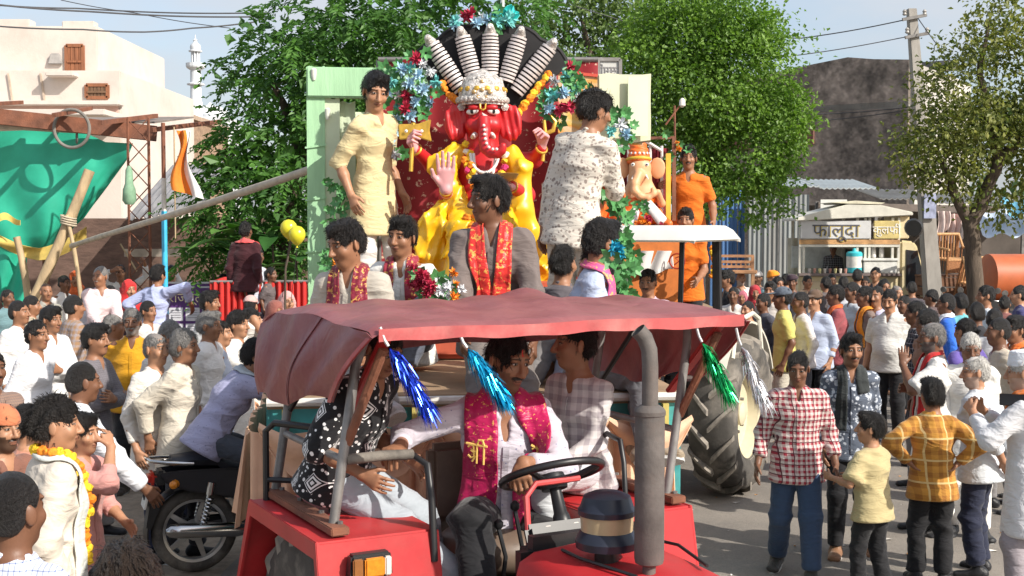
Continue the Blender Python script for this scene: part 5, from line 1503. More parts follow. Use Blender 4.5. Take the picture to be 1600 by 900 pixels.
def canvas_mat():
 m, nt, b = _nt('canvas_red')
 tc = N(nt, 'ShaderNodeTexCoord'); n1 = N(nt, 'ShaderNodeTexNoise', Scale=3.2, Detail=7.0, Roughness=.65); nt.links.new(tc.outputs['Object'], n1.inputs['Vector'])
 r1 = N(nt, 'ShaderNodeValToRGB'); e = r1.color_ramp.elements; e[0].position = .32; e[0].color = (.27,.075,.082,1); e[1].position = .70; e[1].color = (.42,.155,.155,1)
 nt.links.new(n1.outputs['Fac'], r1.inputs['Fac'])
 mp = N(nt, 'ShaderNodeMapping'); mp.inputs['Scale'].default_value = (14,14,1.2); nt.links.new(tc.outputs['Object'], mp.inputs[0])
 n2 = N(nt, 'ShaderNodeTexNoise', Scale=1.6, Detail=6.0, Roughness=.7); nt.links.new(mp.outputs[0], n2.inputs['Vector'])
 r2 = N(nt, 'ShaderNodeValToRGB'); e = r2.color_ramp.elements; e[0].position = .58; e[1].position = .85; e[1].color = (.5,.5,.5,1); nt.links.new(n2.outputs['Fac'], r2.inputs['Fac'])
 mx = N(nt, 'ShaderNodeMixRGB'); mx.inputs[2].default_value = (.36,.17,.17,1); nt.links.new(r2.outputs[0], mx.inputs[0]); nt.links.new(r1.outputs[0], mx.inputs[1]); nt.links.new(mx.outputs[0], b.inputs['Base Color'])
 n3 = N(nt, 'ShaderNodeTexNoise', Scale=9.0, Detail=3.0, Distortion=1.0); nt.links.new(tc.outputs['Object'], n3.inputs['Vector'])
 bp = N(nt, 'ShaderNodeBump', Strength=.25, Distance=.04); nt.links.new(n3.outputs['Fac'], bp.inputs['Height']); nt.links.new(bp.outputs[0], b.inputs['Normal'])
 b.inputs['Roughness'].default_value = .42; b.inputs['Specular IOR Level'].default_value = .6
 tr = N(nt, 'ShaderNodeBsdfTranslucent'); ms = N(nt, 'ShaderNodeMixShader'); ms.inputs[0].default_value = .30; nt.links.new(mx.outputs[0], tr.inputs['Color']); nt.links.new(b.outputs[0], ms.inputs[1]); nt.links.new(tr.outputs[0], ms.inputs[2]); nt.links.new(ms.outputs[0], [n for n in nt.nodes if n.type == 'OUTPUT_MATERIAL'][0].inputs[0])
 return m
m_canvas = canvas_mat()
def tractor_wheel(parent, c, Rr, W, rimcol, lugs=20, rim_r=.50, side=1):
 """lugged tractor wheel, axle along x"""
 w = empty('wheel', c); w.parent = parent
 ra = Rr * rim_r; prof = [(ra, -W * .40),(Rr * .72,-W * .52),(Rr * .87,-W * .48),(Rr * .915,-W * .38),(Rr * .93,0),(Rr * .915, W * .38),(Rr * .87, W * .48),(Rr * .72, W * .52),(ra, W * .40)]
 MB().lathe(prof, 48, axis=(1,0,0), caps=False).build('tyre', m_rub, w, smooth=.9)
 lug_me = None
 for i in range(lugs * 2):
  sd = 1 if i % 2 else -1; a = 2 * pi * i / (lugs * 2)
  if lug_me is None or i < 2:
   m = MB(); n = 5; vs = []
   for j in range(n + 1):
    t = j / n; x = sd * (.02 + t * .97) * W * .5; da = -t * .30 + .08
    ro = Rr * (1.0 - .075 * t * t); ri = ro - Rr * .10; hw = .034
    for r_, dh in ((ri, -hw * 1.3),(ro, -hw * .8),(ro, hw * .8),(ri, hw * 1.3)):
     vs.append((x, cos(da + dh) * r_, sin(da + dh) * r_))
   fs = []
   for j in range(n):
    for q in range(4): fs.append((j * 4 + q, j * 4 + (q + 1) % 4, j * 4 + 4 + (q + 1) % 4, j * 4 + 4 + q))
   fs += [(0,1,2,3),(n * 4 + 3, n * 4 + 2, n * 4 + 1, n * 4)]
   ob = m.add(vs, fs).build('lug', pm('dusty_lug', (.22,.195,.165),.9, var=.35, vscale=9, dirt=.4, dirtcol=(.05,.045,.04)), w)
   if i == 0: me0 = ob.data
   else: me1 = ob.data
   lug_me = True
  else:
   ob = link_obj('lug', me1 if i % 2 else me0, w)
  ob.rotation_euler = (a, 0,0)
 s = side
 MB().lathe([(ra * 1.04, s * W * .42),(ra * 1.04, s * W * .36),(ra * .93, s * W * .33),(ra * .88, s * W * .10),(ra * .55, s * W * .02),(ra * .30, s * W * .10),(.02, s * W * .12)], 32, axis=(1,0,0), caps=False).build('rim', rimcol, w, smooth=.6)
 MB().lathe([(ra * .26, s * W * .10),(ra * .26, s * W * .24),(ra * .18, s * W * .28),(.01, s * W * .28)], 16, axis=(1,0,0)).build('hub', rimcol, w, smooth=.6)
 for i in range(8):
  a = i * pi / 4
  MB().lathe([(.016,0),(.016,.03)], 6,(s * W * .10, cos(a) * ra * .42, sin(a) * ra * .42),(s, 0,0)).build('wheel_nut', m_steel, w)
 return w
TR_YAW = R(28.0); TR_LOC = Vector((-.06,5.25,0))
def red_tractor():
 o = empty('red_tractor', TR_LOC.to_tuple(), TR_YAW, 'red tractor with a faded maroon canvas canopy pulling the idol float', 'tractor')
 # wheels
 for s in (-1,1): tractor_wheel(o, (-.665 if s < 0 else .49,.05,.66),.66,.34, pm('cream_rim', (.55,.50,.38),.5, dirt=.3), side=s)
 for s in (-1,1): tractor_wheel(o, (-.08 + s * .55,-1.75,.38),.38,.20, pm('cream_rim', (.5,.5,.4)), lugs=14, side=s)
 # fenders
 for s in (-1,1):
  zf = 1.335 if s < 0 else 1.30
  prof = [(.66,.92),(.44, zf),(-.38, zf),(-.46,.92)]
  x0, x1 = (-.44,-.92) if s < 0 else (.27,.71)
  xm = (x0 + x1) / 2
  pts = [(y, z) for y, z in prof]
  vs = []; th = .018
  for x in (x0, x1):
   for y, z in pts: vs.append((x, y, z))
  for x in (x0, x1):
   for i, (y, z) in enumerate(pts): vs.append((x, y * (.97), z - th))
  n = 4; fs = []
  for i in range(3):
   fs += [(i, i + 1, n + i + 1, n + i),(2 * n + i, 3 * n + i, 3 * n + i + 1,2 * n + i + 1),(i, 2 * n + i, 2 * n + i + 1, i + 1),(n + i, n + i + 1,3 * n + i + 1,3 * n + i)]
  fs += [(0, n, 3 * n, 2 * n),(3,2 * n + 3,3 * n + 3, n + 3)]
  f = MB().add(vs, fs).build('fender', m_red, o, bevel=.008, smooth=True)
  # outer lip and inner wall
  lip = [(.66,.92),(.44, zf + .003),(-.38, zf + .003),(-.462,.92),(-.44,.92),(-.355, zf - .065),(.425, zf - .065),(.63,.90)]
  MB().prism([(p[0], p[1]) for p in lip], (x1 - s * .005,0,0),(0,1,0),(0,0,1),.014).build('fender_lip', m_red, f, bevel=.003)
  MB().prism([(.60,.55),(.60,.95),(.42, zf - .015),(-.37, zf - .015),(-.44,.97),(-.42,.55)], (x0 + s * .01,0,0),(0,1,0),(0,0,1),.012).build('inner_panel', m_redin, f)
  # indicator lamp on the front slope
  lp = empty('indicator_lamp', (xm - .06,-.432, zf - .085)); lp.parent = o; lp.scale = (.68,) * 3
  MB().box((0,0,0),(.24,.09,.13), taper=(.92,.8)).build('housing', m_blk, lp, bevel=.012)
  MB().box((.055 * -s * -1 * 0 + .01,-.052,-.004),(.11,.03,.10)).build('amber_lens', m_amber, lp, bevel=.008)
  MB().box((.085,-.050,-.004),(.035,.028,.10)).build('clear_lens', m_clear, lp, bevel=.006)
  MB().box((-.08,-.046,-.004),(.055,.02,.10)).build('red_lens', pm('brown_lens', (.25,.10,.03),.3), lp, bevel=.006)
  # grab rails
  gr = [(s * .47,-.40,1.22),(s * .47,-.38,1.45),(s * .47,-.34,1.57),(s * .50,-.26,1.60),(s * .72,-.22,1.60)]
  MB().tube(gr if s < 0 else [(.40,-.36,1.28),(.40,-.34,1.50),(.42,-.28,1.58),(.47,-.1,1.58),(.49,.0,1.53),(.49,.02,1.30)], .014 if s < 0 else .011,10).build('grab_rail', m_blk, o, smooth=True)
  if s < 0:
   MB().tube([(-.50,-.27,1.60),(-.62,-.27,1.605),(-.76,-.26,1.60)], .020,10).build('grip', m_rub, o, smooth=True)
   for yy in (-.395,-.40): pass
   MB().tube([(-.86,.40,1.31),(-.86,.40,1.62),(-.84,.34,1.66),(-.72,.12,1.66),(-.70,.08,1.60),(-.70,.06,1.32)], .014,8).build('guard_rail', m_blk, o, smooth=True)
   MB().tube([(-.86,.40,1.42),(-.62,.20,1.42)], .012,8).build('guard_rail', m_blk, o, smooth=True)
 # canopy frame
 for s in (-1,1):
  x = -.82 if s < 0 else .66
  xt = -.69 if s < 0 else .80; zb_ = 1.34 if s < 0 else 1.305
  MB().bar((x, .44, zb_ + .02),(x, -.36, zb_ + .02),.07,.03).build('base_rail', m_rust, o, bevel=.004)
  for yb_ in (-.3,-.1,.15,.38): MB().lathe([(.011,0),(.011,.010)], 6,(x + .02, yb_, zb_ + .035)).build('bolt', m_steel, o)
  MB().tube([(x, -.27,1.33),(x + (xt - x) * .8,-.25,1.95),(xt * .97,-.25,2.07)], .019,10).build('front_post', m_pipe, o, smooth=True)
  MB().tube([(x, .42,1.33),(x + (xt - x) * .8,.43,1.95),(xt * .97,.43,2.07)], .019,10).build('rear_post', m_pipe, o, smooth=True)
  xs_ = x + (xt - x) * .38; MB().tube([(xs_, -.26,1.60),(xs_, .42,1.60)], .015,8).build('side_rail', m_pipe, o, smooth=True)
  MB().tube([((x + xt) / 2,-.26,1.66),(xt * .99,-.44,2.02)], .018,8).build('brace', m_rust, o, smooth=True)
  MB().tube([((x + xt) / 2,.40,1.70),(xt * .97,.12,2.03)], .012,8).build('brace', m_blk, o, smooth=True)
  MB().bar((xt * .99,-.47,2.07),(xt * .99,-.10,1.74),.045,.02).build('canopy_arm', m_redin, o, bevel=.004)
 fr = [(-.72,-.49,2.075),(.84,-.49,2.075)]
 MB().tube(fr, .020,10).build('front_tube', pm('tube_red', (.42,.06,.05),.6, dirt=.5), o, smooth=True)
 MB().tube([(-.72,.70,2.05),(.84,.70,2.05)], .018,8).build('rear_tube', m_redin, o, smooth=True)
 # canopy: roof cloth wraps into side flaps
 can = empty('canopy', (0,0,0)); can.parent = o
 def roof(s, t):
  x = -.755 + 1.63 * s; y = -.515 + 1.29 * t
  e = min(s, 1 - s); zz = 2.105 + .045 * sin(pi * t) * (.5 + .5 * sin(pi * s)) - .07 * max(0,(t - .78) / .22) ** 2
  tt = min(1, t * 3.5); zz += tt * (.010 * sin(17 * s + 5 * t) * sin(9 * t + 2) + .006 * sin(41 * s - 11 * t)) + .003 * sin(13 * s) - .02 * max(0,1 - e / .04) ** 2 - .018 * max(0,1 - t / .035) ** 2
  if .60 < s < .76 and .60 < t < .86: zz += .03 * sin((s - .60) / .16 * pi) * sin((t - .60) / .26 * pi)
  return (x, y, zz)
 rf = MB(); rf.sheet(roof, 56,36,.0)
 W = 37; gone = set()
 for (i, j) in ((40,24),(41,24),(41,25),(42,25),(43,26),(42,26),(44,26),(40,25)): gone.add((i, j))
 rf.f = [f for f in rf.f if (f[0] // W, f[0] % W) not in gone]
 rf.build('roof_cloth', m_canvas, can, smooth=1.2)
 MB().sheet(lambda s, t: (-.735 + 1.59 * s, -.52 - .006 * sin(20 * s),2.098 - .045 * t + .003 * sin(13 * s) + .003 * t * sin(37 * s)),60,3,.004).build('front_hem', pm('hem_red', (.40,.07,.07),.6, var=.25, dirt=.5, dirtcol=(.5,.30,.26)), can, smooth=True)
 for s in (-1,1):
  xe = -.757 if s < 0 else .877
  def flap(a, t, s=s, xe=xe):
   y0 = -.515 + 1.30 * a; y1 = -.16 + .93 * a; y = y0 + (y1 - y0) * t
   zt = roof(0 if s < 0 else 1, a)[2]; zb = 1.80 - .09 * a + .025 * sin(9 * a)
   bulge = .06 * sin(pi * t * .7) * (.6 + .4 * sin(3 * a)) + .012 * sin(13 * a + 4 * t) + .010 * sin(25 * a - 3 * t)
   return (xe + s * bulge, y, zt + (zb - zt) * t)
  MB().sheet(flap, 40,18,.004).build('side_flap', m_canvas, can, smooth=True)
  MB().sheet(lambda a, t: Vector(flap(0, t)) + Vector((s * .012,-.008 - .03 * a * 0,0)) + Vector((0,.035 * a, 0)),3,18,.005).build('flap_hem', pm('hem_red', (.40,.07,.07)), can, smooth=True)
  MB().sheet(lambda a, t: Vector(flap(.42 + .025 * a, t)) + Vector((s * .007,0,0)),2,18,.003).build('flap_seam', m_canvas, can, smooth=True)
 MB().sheet(lambda a, t: (-.75 + 1.62 * a, .775 + .02 * sin(10 * a),2.03 - .13 * t + .01 * sin(14 * a)),40,5,.004).build('rear_flap', m_canvas, can, smooth=True)
 # seat
 st = empty('seat', (.02,.02,1.0)); st.parent = o
 MB().lathe([(.05,0),(.22,.02),(.25,.07),(.25,.13),(.20,.17),(.02,.175)], 24,(0,0,.04)).build('cushion', pm('brown_vinyl', (.16,.115,.085),.5, var=.25, dirt=.4), st, smooth=1.0)
 MB().box((0,.27,.36),(.42,.08,.34)).build('backrest', pm('brown_vinyl', (.16,.115,.085)), st, bevel=.03)
 MB().box((0,0,-.12),(.30,.30,.30)).build('seat_base', m_blk, st, bevel=.02)
 # transmission tunnel, platform
 MB().box((0,-.45,.72),(.36,1.6,.42)).build('transmission', m_exh, o, bevel=.05)
 MB().box((0,.05,.66),(1.1,.30,.30)).build('axle_housing', m_exh, o, bevel=.05)
 for s in (-1,1): MB().box((s * .36,-.45,.62),(.30,.7,.03)).build('foot_plate', m_blk, o)
 # bonnet
 sec = lambda w, z: [(-w, z - .42),(-w, z - .10),(-w * .93, z - .035),(-w * .72, z - .006),(0, z + .008),(w * .72, z - .006),(w * .93, z - .035),(w, z - .10),(w, z - .42)]
 rows = [(-.76,.275,1.315),(-.80,.283,1.325),(-1.1,.285,1.318),(-1.5,.275,1.300),(-1.85,.262,1.270),(-1.97,.25,1.235),(-2.02,.23,1.18)]
 vs = []; fs = []
 for y, w, z in rows: vs += [(x - .05, y, zz) for x, zz in sec(w, z)]
 k = 9
 for i in range(len(rows) - 1):
  for j in range(k - 1): fs.append((i * k + j, i * k + j + 1,(i + 1) * k + j + 1,(i + 1) * k + j))
 fs.append(tuple(range(k))); fs.append(tuple((len(rows) - 1) * k + j for j in range(k)))
 MB().add(vs, fs).build('bonnet', m_red, o, smooth=.9)
 MB().box((0,-2.06,.98),(.44,.06,.40)).build('grille', m_blk, o, bevel=.02)
 for s in (-1,1):
  MB().lathe([(.02,0),(.075,.01),(.08,-.04)], 16,(s * .13,-2.09,1.06),(0,-1,0)).build('headlamp', m_clear, o, smooth=True)
  MB().tube([(s * .18,-.84,1.327),(s * .20,-1.0,1.335),(s * .14,-1.25,1.327)], .006,6).build('bonnet_strap', m_blk, o, smooth=True)
  MB().prism([(-.9,1.02),(-1.8,1.02),(-1.8,1.10),(-.9,1.12)], (s * .286,0,0),(0,1,0),(0,0,1),.006).build('side_stripe', m_blk, o)
 MB().box((0,-1.3,.62),(.34,1.5,.5)).build('engine_block', m_exh, o, bevel=.04)
 MB().box((0,-1.75,.40),(1.0,.12,.12)).build('front_axle', m_exh, o, bevel=.02)
 # cowl and dashboard
 MB().box((0,-.70,1.26),(.56,.14,.18)).build('cowl', m_blk, o, bevel=.05, smooth=True)
 MB().box((0,-.62,1.30),(.40,.05,.14), Matrix.Rotation(R(-25),3, 'X')).build('dashboard', m_blk, o, bevel=.02)
 for dx in (-.1,.02,.12): MB().lathe([(.035,0),(.035,.012),(.01,.014)], 14,(dx, -.592,1.32),(0,.9,.42)).build('gauge', m_clear, o)
 # steering
 sw = empty('steering_wheel', (.012,-.43,1.505)); sw.parent = o; sw.rotation_euler = (R(-24),0,0)
 MB().torus((0,0,0),.195,.015,(0,0,1),40,10).build('rim', m_blk, sw, smooth=True)
 for a in (90,215,325):
  MB().tube([(0,0,-.03),(.1 * cos(R(a)),.1 * sin(R(a)),-.025),(.19 * cos(R(a)),.19 * sin(R(a)),0)], [.016,.013,.010], 8).build('spoke', m_blk, sw, smooth=True)
 MB().lathe([(.05,-.06),(.055,-.03),(.045,.0),(.01,.006)], 18).build('hub', m_blk, sw, smooth=True)
 MB().lathe([(.022,0),(.026,.10),(.032,.11),(.036,.14),(.032,.16),(.040,.18),(.034,.20),(.042,.22),(.036,.25),(.045,.28)], 16,(.012,-.455,1.46),(0,-.42,-.9)).build('steering_column', m_blk, o, smooth=True)
 MB().tube([(-.18,-.60,1.28),(-.17,-.56,1.46),(-.12,-.54,1.50),(.08,-.52,1.50)], .012,8).build('hand_brake_bar', pm('bar_red', (.5,.06,.06),.5), o, smooth=True)
 for dx, dy, h_ in ((-.10,-.36,.34),(-.06,-.40,.30),(-.14,-.30,.26)):
  lv = MB().tube([(dx, dy, 1.02),(dx + .01, dy - .02,1.02 + h_ * .6),(dx, dy + .02,1.02 + h_)], .009,8).build('lever', m_blk, o, smooth=True)
  MB().lathe([(.008,0),(.018,.012),(.018,.03),(.006,.042)], 12,(dx, dy + .02,1.02 + h_ - .005)).build('knob', m_blk, lv, smooth=True)
 # air pre-cleaner
 ac = empty('air_cleaner', (-.11,-1.02,1.32)); ac.parent = o
 m_cap = pm('blue_black_cap', (.014,.017,.030),.4, var=.15)
 MB().lathe([(.042,0),(.042,.06)], 18).build('stem', m_blk, ac, smooth=True)
 MB().lathe([(.05,.052),(.105,.050),(.108,.075),(.092,.105),(.088,.108)], 28).build('dust_skirt', m_cap, ac, smooth=.5)
 MB().lathe([(.088,.105),(.092,.165)], 28).build('dust_bowl', pm('bowl_beige', (.42,.34,.20),.3, var=.15, dirt=.4), ac, smooth=.5)
 MB().lathe([(.098,.162),(.100,.180),(.092,.188),(.080,.225),(.050,.238),(.008,.240)], 28).build('lid', m_cap, ac, smooth=.5)
 # exhaust
 ex = empty('exhaust', (-.066,-1.21,1.32)); ex.parent = o
 MB().lathe([(.022,-.05),(.022,.03)], 14).build('stub', m_exh, ex, smooth=.5)
 MB().lathe([(.025,.025),(.046,.035),(.049,.05),(.049,.52),(.052,.522),(.052,.535),(.046,.545),(.030,.555)], 28).build('muffler', m_exh, ex, smooth=.5)
 MB().tube([(0,0,.55),(0,0,.68),(-.004,0,.735),(-.018,.006,.775),(-.040,.012,.80)], .027,16, caps=False).build('tail_pipe', m_exh, ex, smooth=True)
 MB().tube([(-.016,.006,.77),(-.038,.011,.797)], .022,14).build('pipe_bore', m_dark, ex)
 # drawbar
 MB().bar((0,.1,.50),(0,.95,.52),.10,.08).build('drawbar', m_exh, o)
 return o
red_tractor()
def tr_pt(x, y, z):
 c, s = cos(TR_YAW), sin(TR_YAW)
 return Vector((TR_LOC.x + x * c - y * s, TR_LOC.y + x * s + y * c, z))
def tr_inv(p):
 c, s = cos(TR_YAW), sin(TR_YAW); d = p - TR_LOC
 return Vector((d.x * c + d.y * s, -d.x * s + d.y * c, p.z))
# ---- tinsel tassels tied to the canopy edge
def tinsel(lab, c, top, tip, L, seed):
 rs = random.Random(seed); o = empty('tinsel_tassel', top.to_tuple(),0, lab, 'decoration', None)
 d = (tip - top).normalized(); x, y, z = frame_from(d)
 m_t = pm('foil_%s' % lab.split()[0], c, .22, metal=.75, var=.35, vscale=50)
 hang = MB().tube([Vector((0,0,.02)), d * .03, d * .055], .006,6).build('string', pm('string_clear', (.5,.5,.5),.4), o)
 m = MB()
 for i in range(760):
  t0 = rs.uniform(.10,1.0) ** .9 * L * .86 + .03; a = rs.uniform(0,6.28); ln = rs.uniform(.045,.095) * (.55 + .45 * min(1, t0 / (.35 * L)))
  e = x * cos(a) + y * sin(a); lean_ = rs.uniform(.35,.9)
  p0 = d * t0; p1 = p0 + (d * (1 - lean_ * .5) + e * lean_ * .7) * ln * .55; p2 = p1 + (d * .8 + e * lean_ * .35 + Vector((0,0,-1)) * rs.uniform(0,.7)) * ln * .6
  w = (e.cross(d) + e * rs.uniform(-.8,.8)) * .0022
  m.add([p0 - w, p0 + w, p1 + w * 1.2, p2, p1 - w * 1.2], [(0,1,2,4),(4,2,3)])
 tag(m.build('foil_strands', m_t, o), kind='stuff')
CE = lambda x: tr_pt(x, -.53,2.07)
def tins(lab, c, u, v, u2, v2, x, seed):
 top = CE(x); d = (top - _cam).dot(_fwd)
 tip = at(u2, v2, d); topp = at(u, v, d)
 tinsel(lab, c, topp, tip, (tip - topp).length, seed)
tins('blue foil tinsel tassel tied at the canopy corner over the black print shirt', (.02,.06,.55),594,520,668,640,-.70,1)
tins('cyan foil tinsel tassel dangling in front of the driver face', (.01,.36,.62),716,524,786,622,-.38,2)
tins('green foil tinsel tassel hanging near the right canopy corner', (.01,.36,.10),1087,515,1136,612,.68,3)
tins('silver foil tinsel tassel hanging from the right canopy corner', (.62,.60,.60),1150,520,1192,626,.86,4)
# ---- white tractor behind
def white_tractor():
 rz = R(-27.0); base = Vector((1.30,11.98,0))
 o = empty('white_tractor', base.to_tuple(), rz, 'cream tractor with a white hard roof and big lugged tyres pulling the small idol float', 'tractor')
 mw = pm('cream_paint', (.62,.59,.50),.45, var=.08, dirt=.25, dirtcol=(.4,.36,.28)); mr = pm('cream_rim2', (.60,.54,.38),.5, var=.1, dirt=.3, dirtcol=(.35,.28,.18))
 for s in (-1,1): tractor_wheel(o, (s * .78,.05,.74),.74,.42, mr, lugs=15, rim_r=.54, side=s)
 for s in (-1,1): tractor_wheel(o, (s * .60,-1.9,.42),.42,.24, mr, lugs=13, side=s)
 for s in (-1,1):
  m = MB()
  def fn(a, t, s=s):
   an = R(35 + 120 * a); r = .86
   return (s * (.52 + .42 * t),.05 - cos(an) * r, .74 + sin(an) * r - .03 * t * t)
  MB().sheet(fn, 18,4,.02).build('fender', mw, o, smooth=True)
  MB().tube([(s * .95,-.50,1.30),(s * .95,-.42,1.52),(s * .95,-.30,1.62),(s * .95,.10,1.66),(s * .95,.30,1.60),(s * .96,.36,1.30)], .022,8).build('fender_rail', mw, o, smooth=True)
  MB().bar((s * .52,.45,1.0),(s * .50,.42,2.34),.09,.07).build('roof_post', m_blk, o, bevel=.01)
 zr = 2.36
 def roof(a, t):
  x = -.68 + 1.36 * a; y = -.75 + 1.35 * t; e = min(a, 1 - a, t, 1 - t)
  return (x, y, zr + .10 - .13 * max(0,1 - e / .10) ** 2)
 MB().sheet(roof, 24,24,.03).build('hard_roof', pm('roof_white', (.70,.69,.64),.4, var=.06), o, smooth=True)
 MB().box((-.25,-.05, zr + .0),(.62,.9,.06)).build('roof_lining', m_blk, o)
 for s in (-1,1): MB().bar((s * .50,-.62,1.2),(s * .54,-.66,2.34),.05,.04).build('roof_post', m_blk, o, bevel=.01)
 MB().box((0,-1.25,1.05),(.52,1.5,.55)).build('bonnet', mw, o, bevel=.07, smooth=True)
 MB().box((0,-2.02,1.0),(.44,.05,.42)).build('grille', m_blk, o, bevel=.02)
 MB().box((0,-.9,.6),(.40,2.0,.45)).build('engine_block', m_exh, o, bevel=.05)
 MB().box((0,-1.9,.45),(1.0,.14,.14)).build('front_axle', m_exh, o, bevel=.02)
 MB().box((0,.05,.74),(1.2,.3,.3)).build('axle_housing', m_exh, o, bevel=.05)
 st = MB().box((0,.1,1.05),(.46,.44,.12)).build('seat', m_blk, o, bevel=.04)
 MB().box((0,.32,1.28),(.46,.08,.38)).build('seat_back', m_blk, st, bevel=.03)
 MB().torus((0,-.42,1.38),.20,.015,(0,.35,1),30,8).build('steering_wheel', m_blk, o, smooth=True)
 MB().tube([(0,-.43,1.37),(0,-.62,1.05)], .025,8).build('steering_column', m_blk, o)
 MB().tube([(.22,-1.2,1.3),(.22,-1.2,2.1)], .035,10).build('exhaust', m_exh, o, smooth=True)
white_tractor()
# ---- motorcycle
def moto_wheel(o, c, Rr, mt, alloy, name='wheel'):
 w = empty(name, c); w.parent = o
 MB().torus((0,0,0), Rr - .045,.046,(0,1,0),44,12,1.05).build('tyre', m_rub, w, smooth=True)
 MB().lathe([(Rr - .075,-.035),(Rr - .095,-.030),(Rr - .10,0),(Rr - .095,.030),(Rr - .075,.035)], 44, axis=(0,1,0), caps=False).build('rim', alloy, w, smooth=True)
 me = None
 for i in range(5):
  a = i * 2 * pi / 5
  if me is None:
   m = MB(); n = Vector((1,0,0))
   m.add([(.05,-.016,-.024),(Rr - .092,-.012,-.015),(Rr - .092,-.012,.015),(.05,-.016,.024),(.05,.016,-.024),(Rr - .092,.012,-.015),(Rr - .092,.012,.015),(.05,.016,.024)], [(0,1,2,3),(7,6,5,4),(0,4,5,1),(1,5,6,2),(2,6,7,3),(3,7,4,0)])
   s = m.build('spoke', alloy, w, bevel=.005); me = s.data
  else: s = link_obj('spoke', me, w)
  s.rotation_euler = (0, a, 0)
 MB().lathe([(.065,-.06),(.07,-.04),(.07,.04),(.065,.06),(.02,.065)], 20, axis=(0,1,0)).build('hub', alloy, w, smooth=.6)
 return w
def motorcycle(loc, rz, lab, body, group=None, plate=True, cat='motorcycle'):
 """heading +x, left side faces -y"""
 o = empty('motorcycle', loc, rz, lab, cat, group)
 alloy = pm('alloy', (.52,.50,.47),.35, metal=.7, var=.15, dirt=.3); mb = pm('moto_%s' % lab.split()[0], body, .25, var=.1); ch = pm('chrome', (.55,.55,.55),.18, metal=1.0, var=.05)
 Rw = .30
 moto_wheel(o, (0,0, Rw), Rw, m_rub, alloy, 'rear_wheel'); moto_wheel(o, (1.27,0, Rw), Rw, m_rub, alloy, 'front_wheel')
 def sadd(s, t):
  x = -.16 + .80 * s; w = .125 * (1 - .35 * max(0, s - .55) / .45) * (.75 + .25 * sin(pi * min(1, s * 4) / 2))
  a = (t - .5) * 2; return (x, a * w, .775 + .035 * s * (1 - s) * 0 + (.045 if s < .42 else .0) * (1 - abs(s - .2) * 1.2) + .035 * (1 - a * a * a * a) - (.03 if .45 < s < .75 else 0) * sin((s - .45) / .3 * pi))
 MB().sheet(sadd, 24,8,.055).build('saddle', pm('black_vinyl', (.025,.027,.035),.5), o, smooth=True)
 MB().sheet(lambda s, t: (.62 + .42 * s, (t - .5) * 2 * .15 * sin(pi * (.18 + .70 * s)) ** .6,.78 + .16 * sin(pi * (.12 + .62 * s)) * (1 - ((t - .5) * 2) ** 4 * .75)),16,12,.05).build('fuel_tank', mb, o, smooth=True)
 for s in (-1,1):
  MB().prism([(-.20,.66),(-.05,.60),(.35,.52),(.62,.58),(.66,.70),(.40,.745),(-.10,.755),(-.26,.74)], (0, s * .115,0),(1,0,0),(0,0,1),.03).build('side_panel', mb, o, bevel=.012, smooth=True)
  sh = MB().tube([(.02, s * .14,.32),(.10, s * .14,.66)], .016,10).build('shock_absorber', ch, o, smooth=True)
  m = MB()
  for i in range(8): m.torus((.03 + .008 * i + .004, s * .14,.36 + .026 * i),.027,.006,(.22,0,1),14,5)
  m.build('spring', ch, sh, smooth=True)
  MB().tube([(.085, s * .14,.575),(.10, s * .14,.66)], .030,12).build('gas_can', ch, sh, smooth=True)
  MB().tube([(0, s * .10,.30),(.45, s * .09,.34)], .020,8).build('swing_arm', m_exh, o, smooth=True)
  MB().tube([(1.27, s * .085,.30),(1.06, s * .085,.92)], .022,10).build('fork', ch, o, smooth=True)
  MB().lathe([(.012,0),(.030,.012),(.028,.06),(.008,.075)], 12,(-.14, s * .12,.665),(-.5, s, 0)).build('indicator', m_amber, o, smooth=True)
  MB().tube([(.98, s * .05,.98),(.96, s * .20,1.05),(.88, s * .36,1.03)], .012,8).build('handlebar', ch, o, smooth=True)
  mi = MB().tube([(.92, s * .26,1.05),(.96, s * .32,1.20)], .006,6).build('mirror_stalk', m_blk, o)
  MB().lathe([(.01,-.01),(.055,-.008),(.058,.008),(.01,.012)], 16,(.96, s * .33,1.23),(-1,0,.1)).build('mirror', m_steel, mi, smooth=True)
 # exhaust silencer (near side), chain case
 MB().lathe([(.02,0),(.045,.03),(.052,.10),(.050,.50),(.035,.56),(.02,.62)], 18,(-.22,-.165,.345),(1,0,-.06)).build('silencer', ch, o, smooth=True)
 MB().tube([(.38,-.165,.32),(.62,-.15,.30),(.80,-.10,.40),(.82,-.06,.48)], .022,10).build('exhaust_pipe', ch, o, smooth=True)
 MB().box((.22,.12,.33),(.52,.03,.09)).build('chain_case', m_blk, o, bevel=.02)
 en = MB().box((.62,0,.40),(.34,.24,.24)).build('engine', m_exh, o, bevel=.04)
 for i in range(5): MB().box((.70,0,.54 + .028 * i),(.20,.20,.012)).build('cooling_fin', m_steel, en)
 MB().tube([(-.02,0,.70),(.40,0,.70),(.98,0,.90),(.95,0,.62),(.66,0,.30)], .022,8).build('frame_tube', m_blk, o, smooth=True)
 # mudguards, tail
 def guard(c, R0, a0, a1, w, nm):
  MB().sheet(lambda s, t: (c[0] + cos(R(a0 + (a1 - a0) * s)) * (R0 - .02 * ((t - .5) * 2) ** 2),(t - .5) * w, c[2] + sin(R(a0 + (a1 - a0) * s)) * (R0 - .02 * ((t - .5) * 2) ** 2)),16,4,.01).build(nm, m_blk, o, smooth=True)
 guard((0,0, Rw),.345,60,190,.14, 'rear_mudguard'); guard((1.27,0, Rw),.335,30,150,.12, 'front_mudguard')
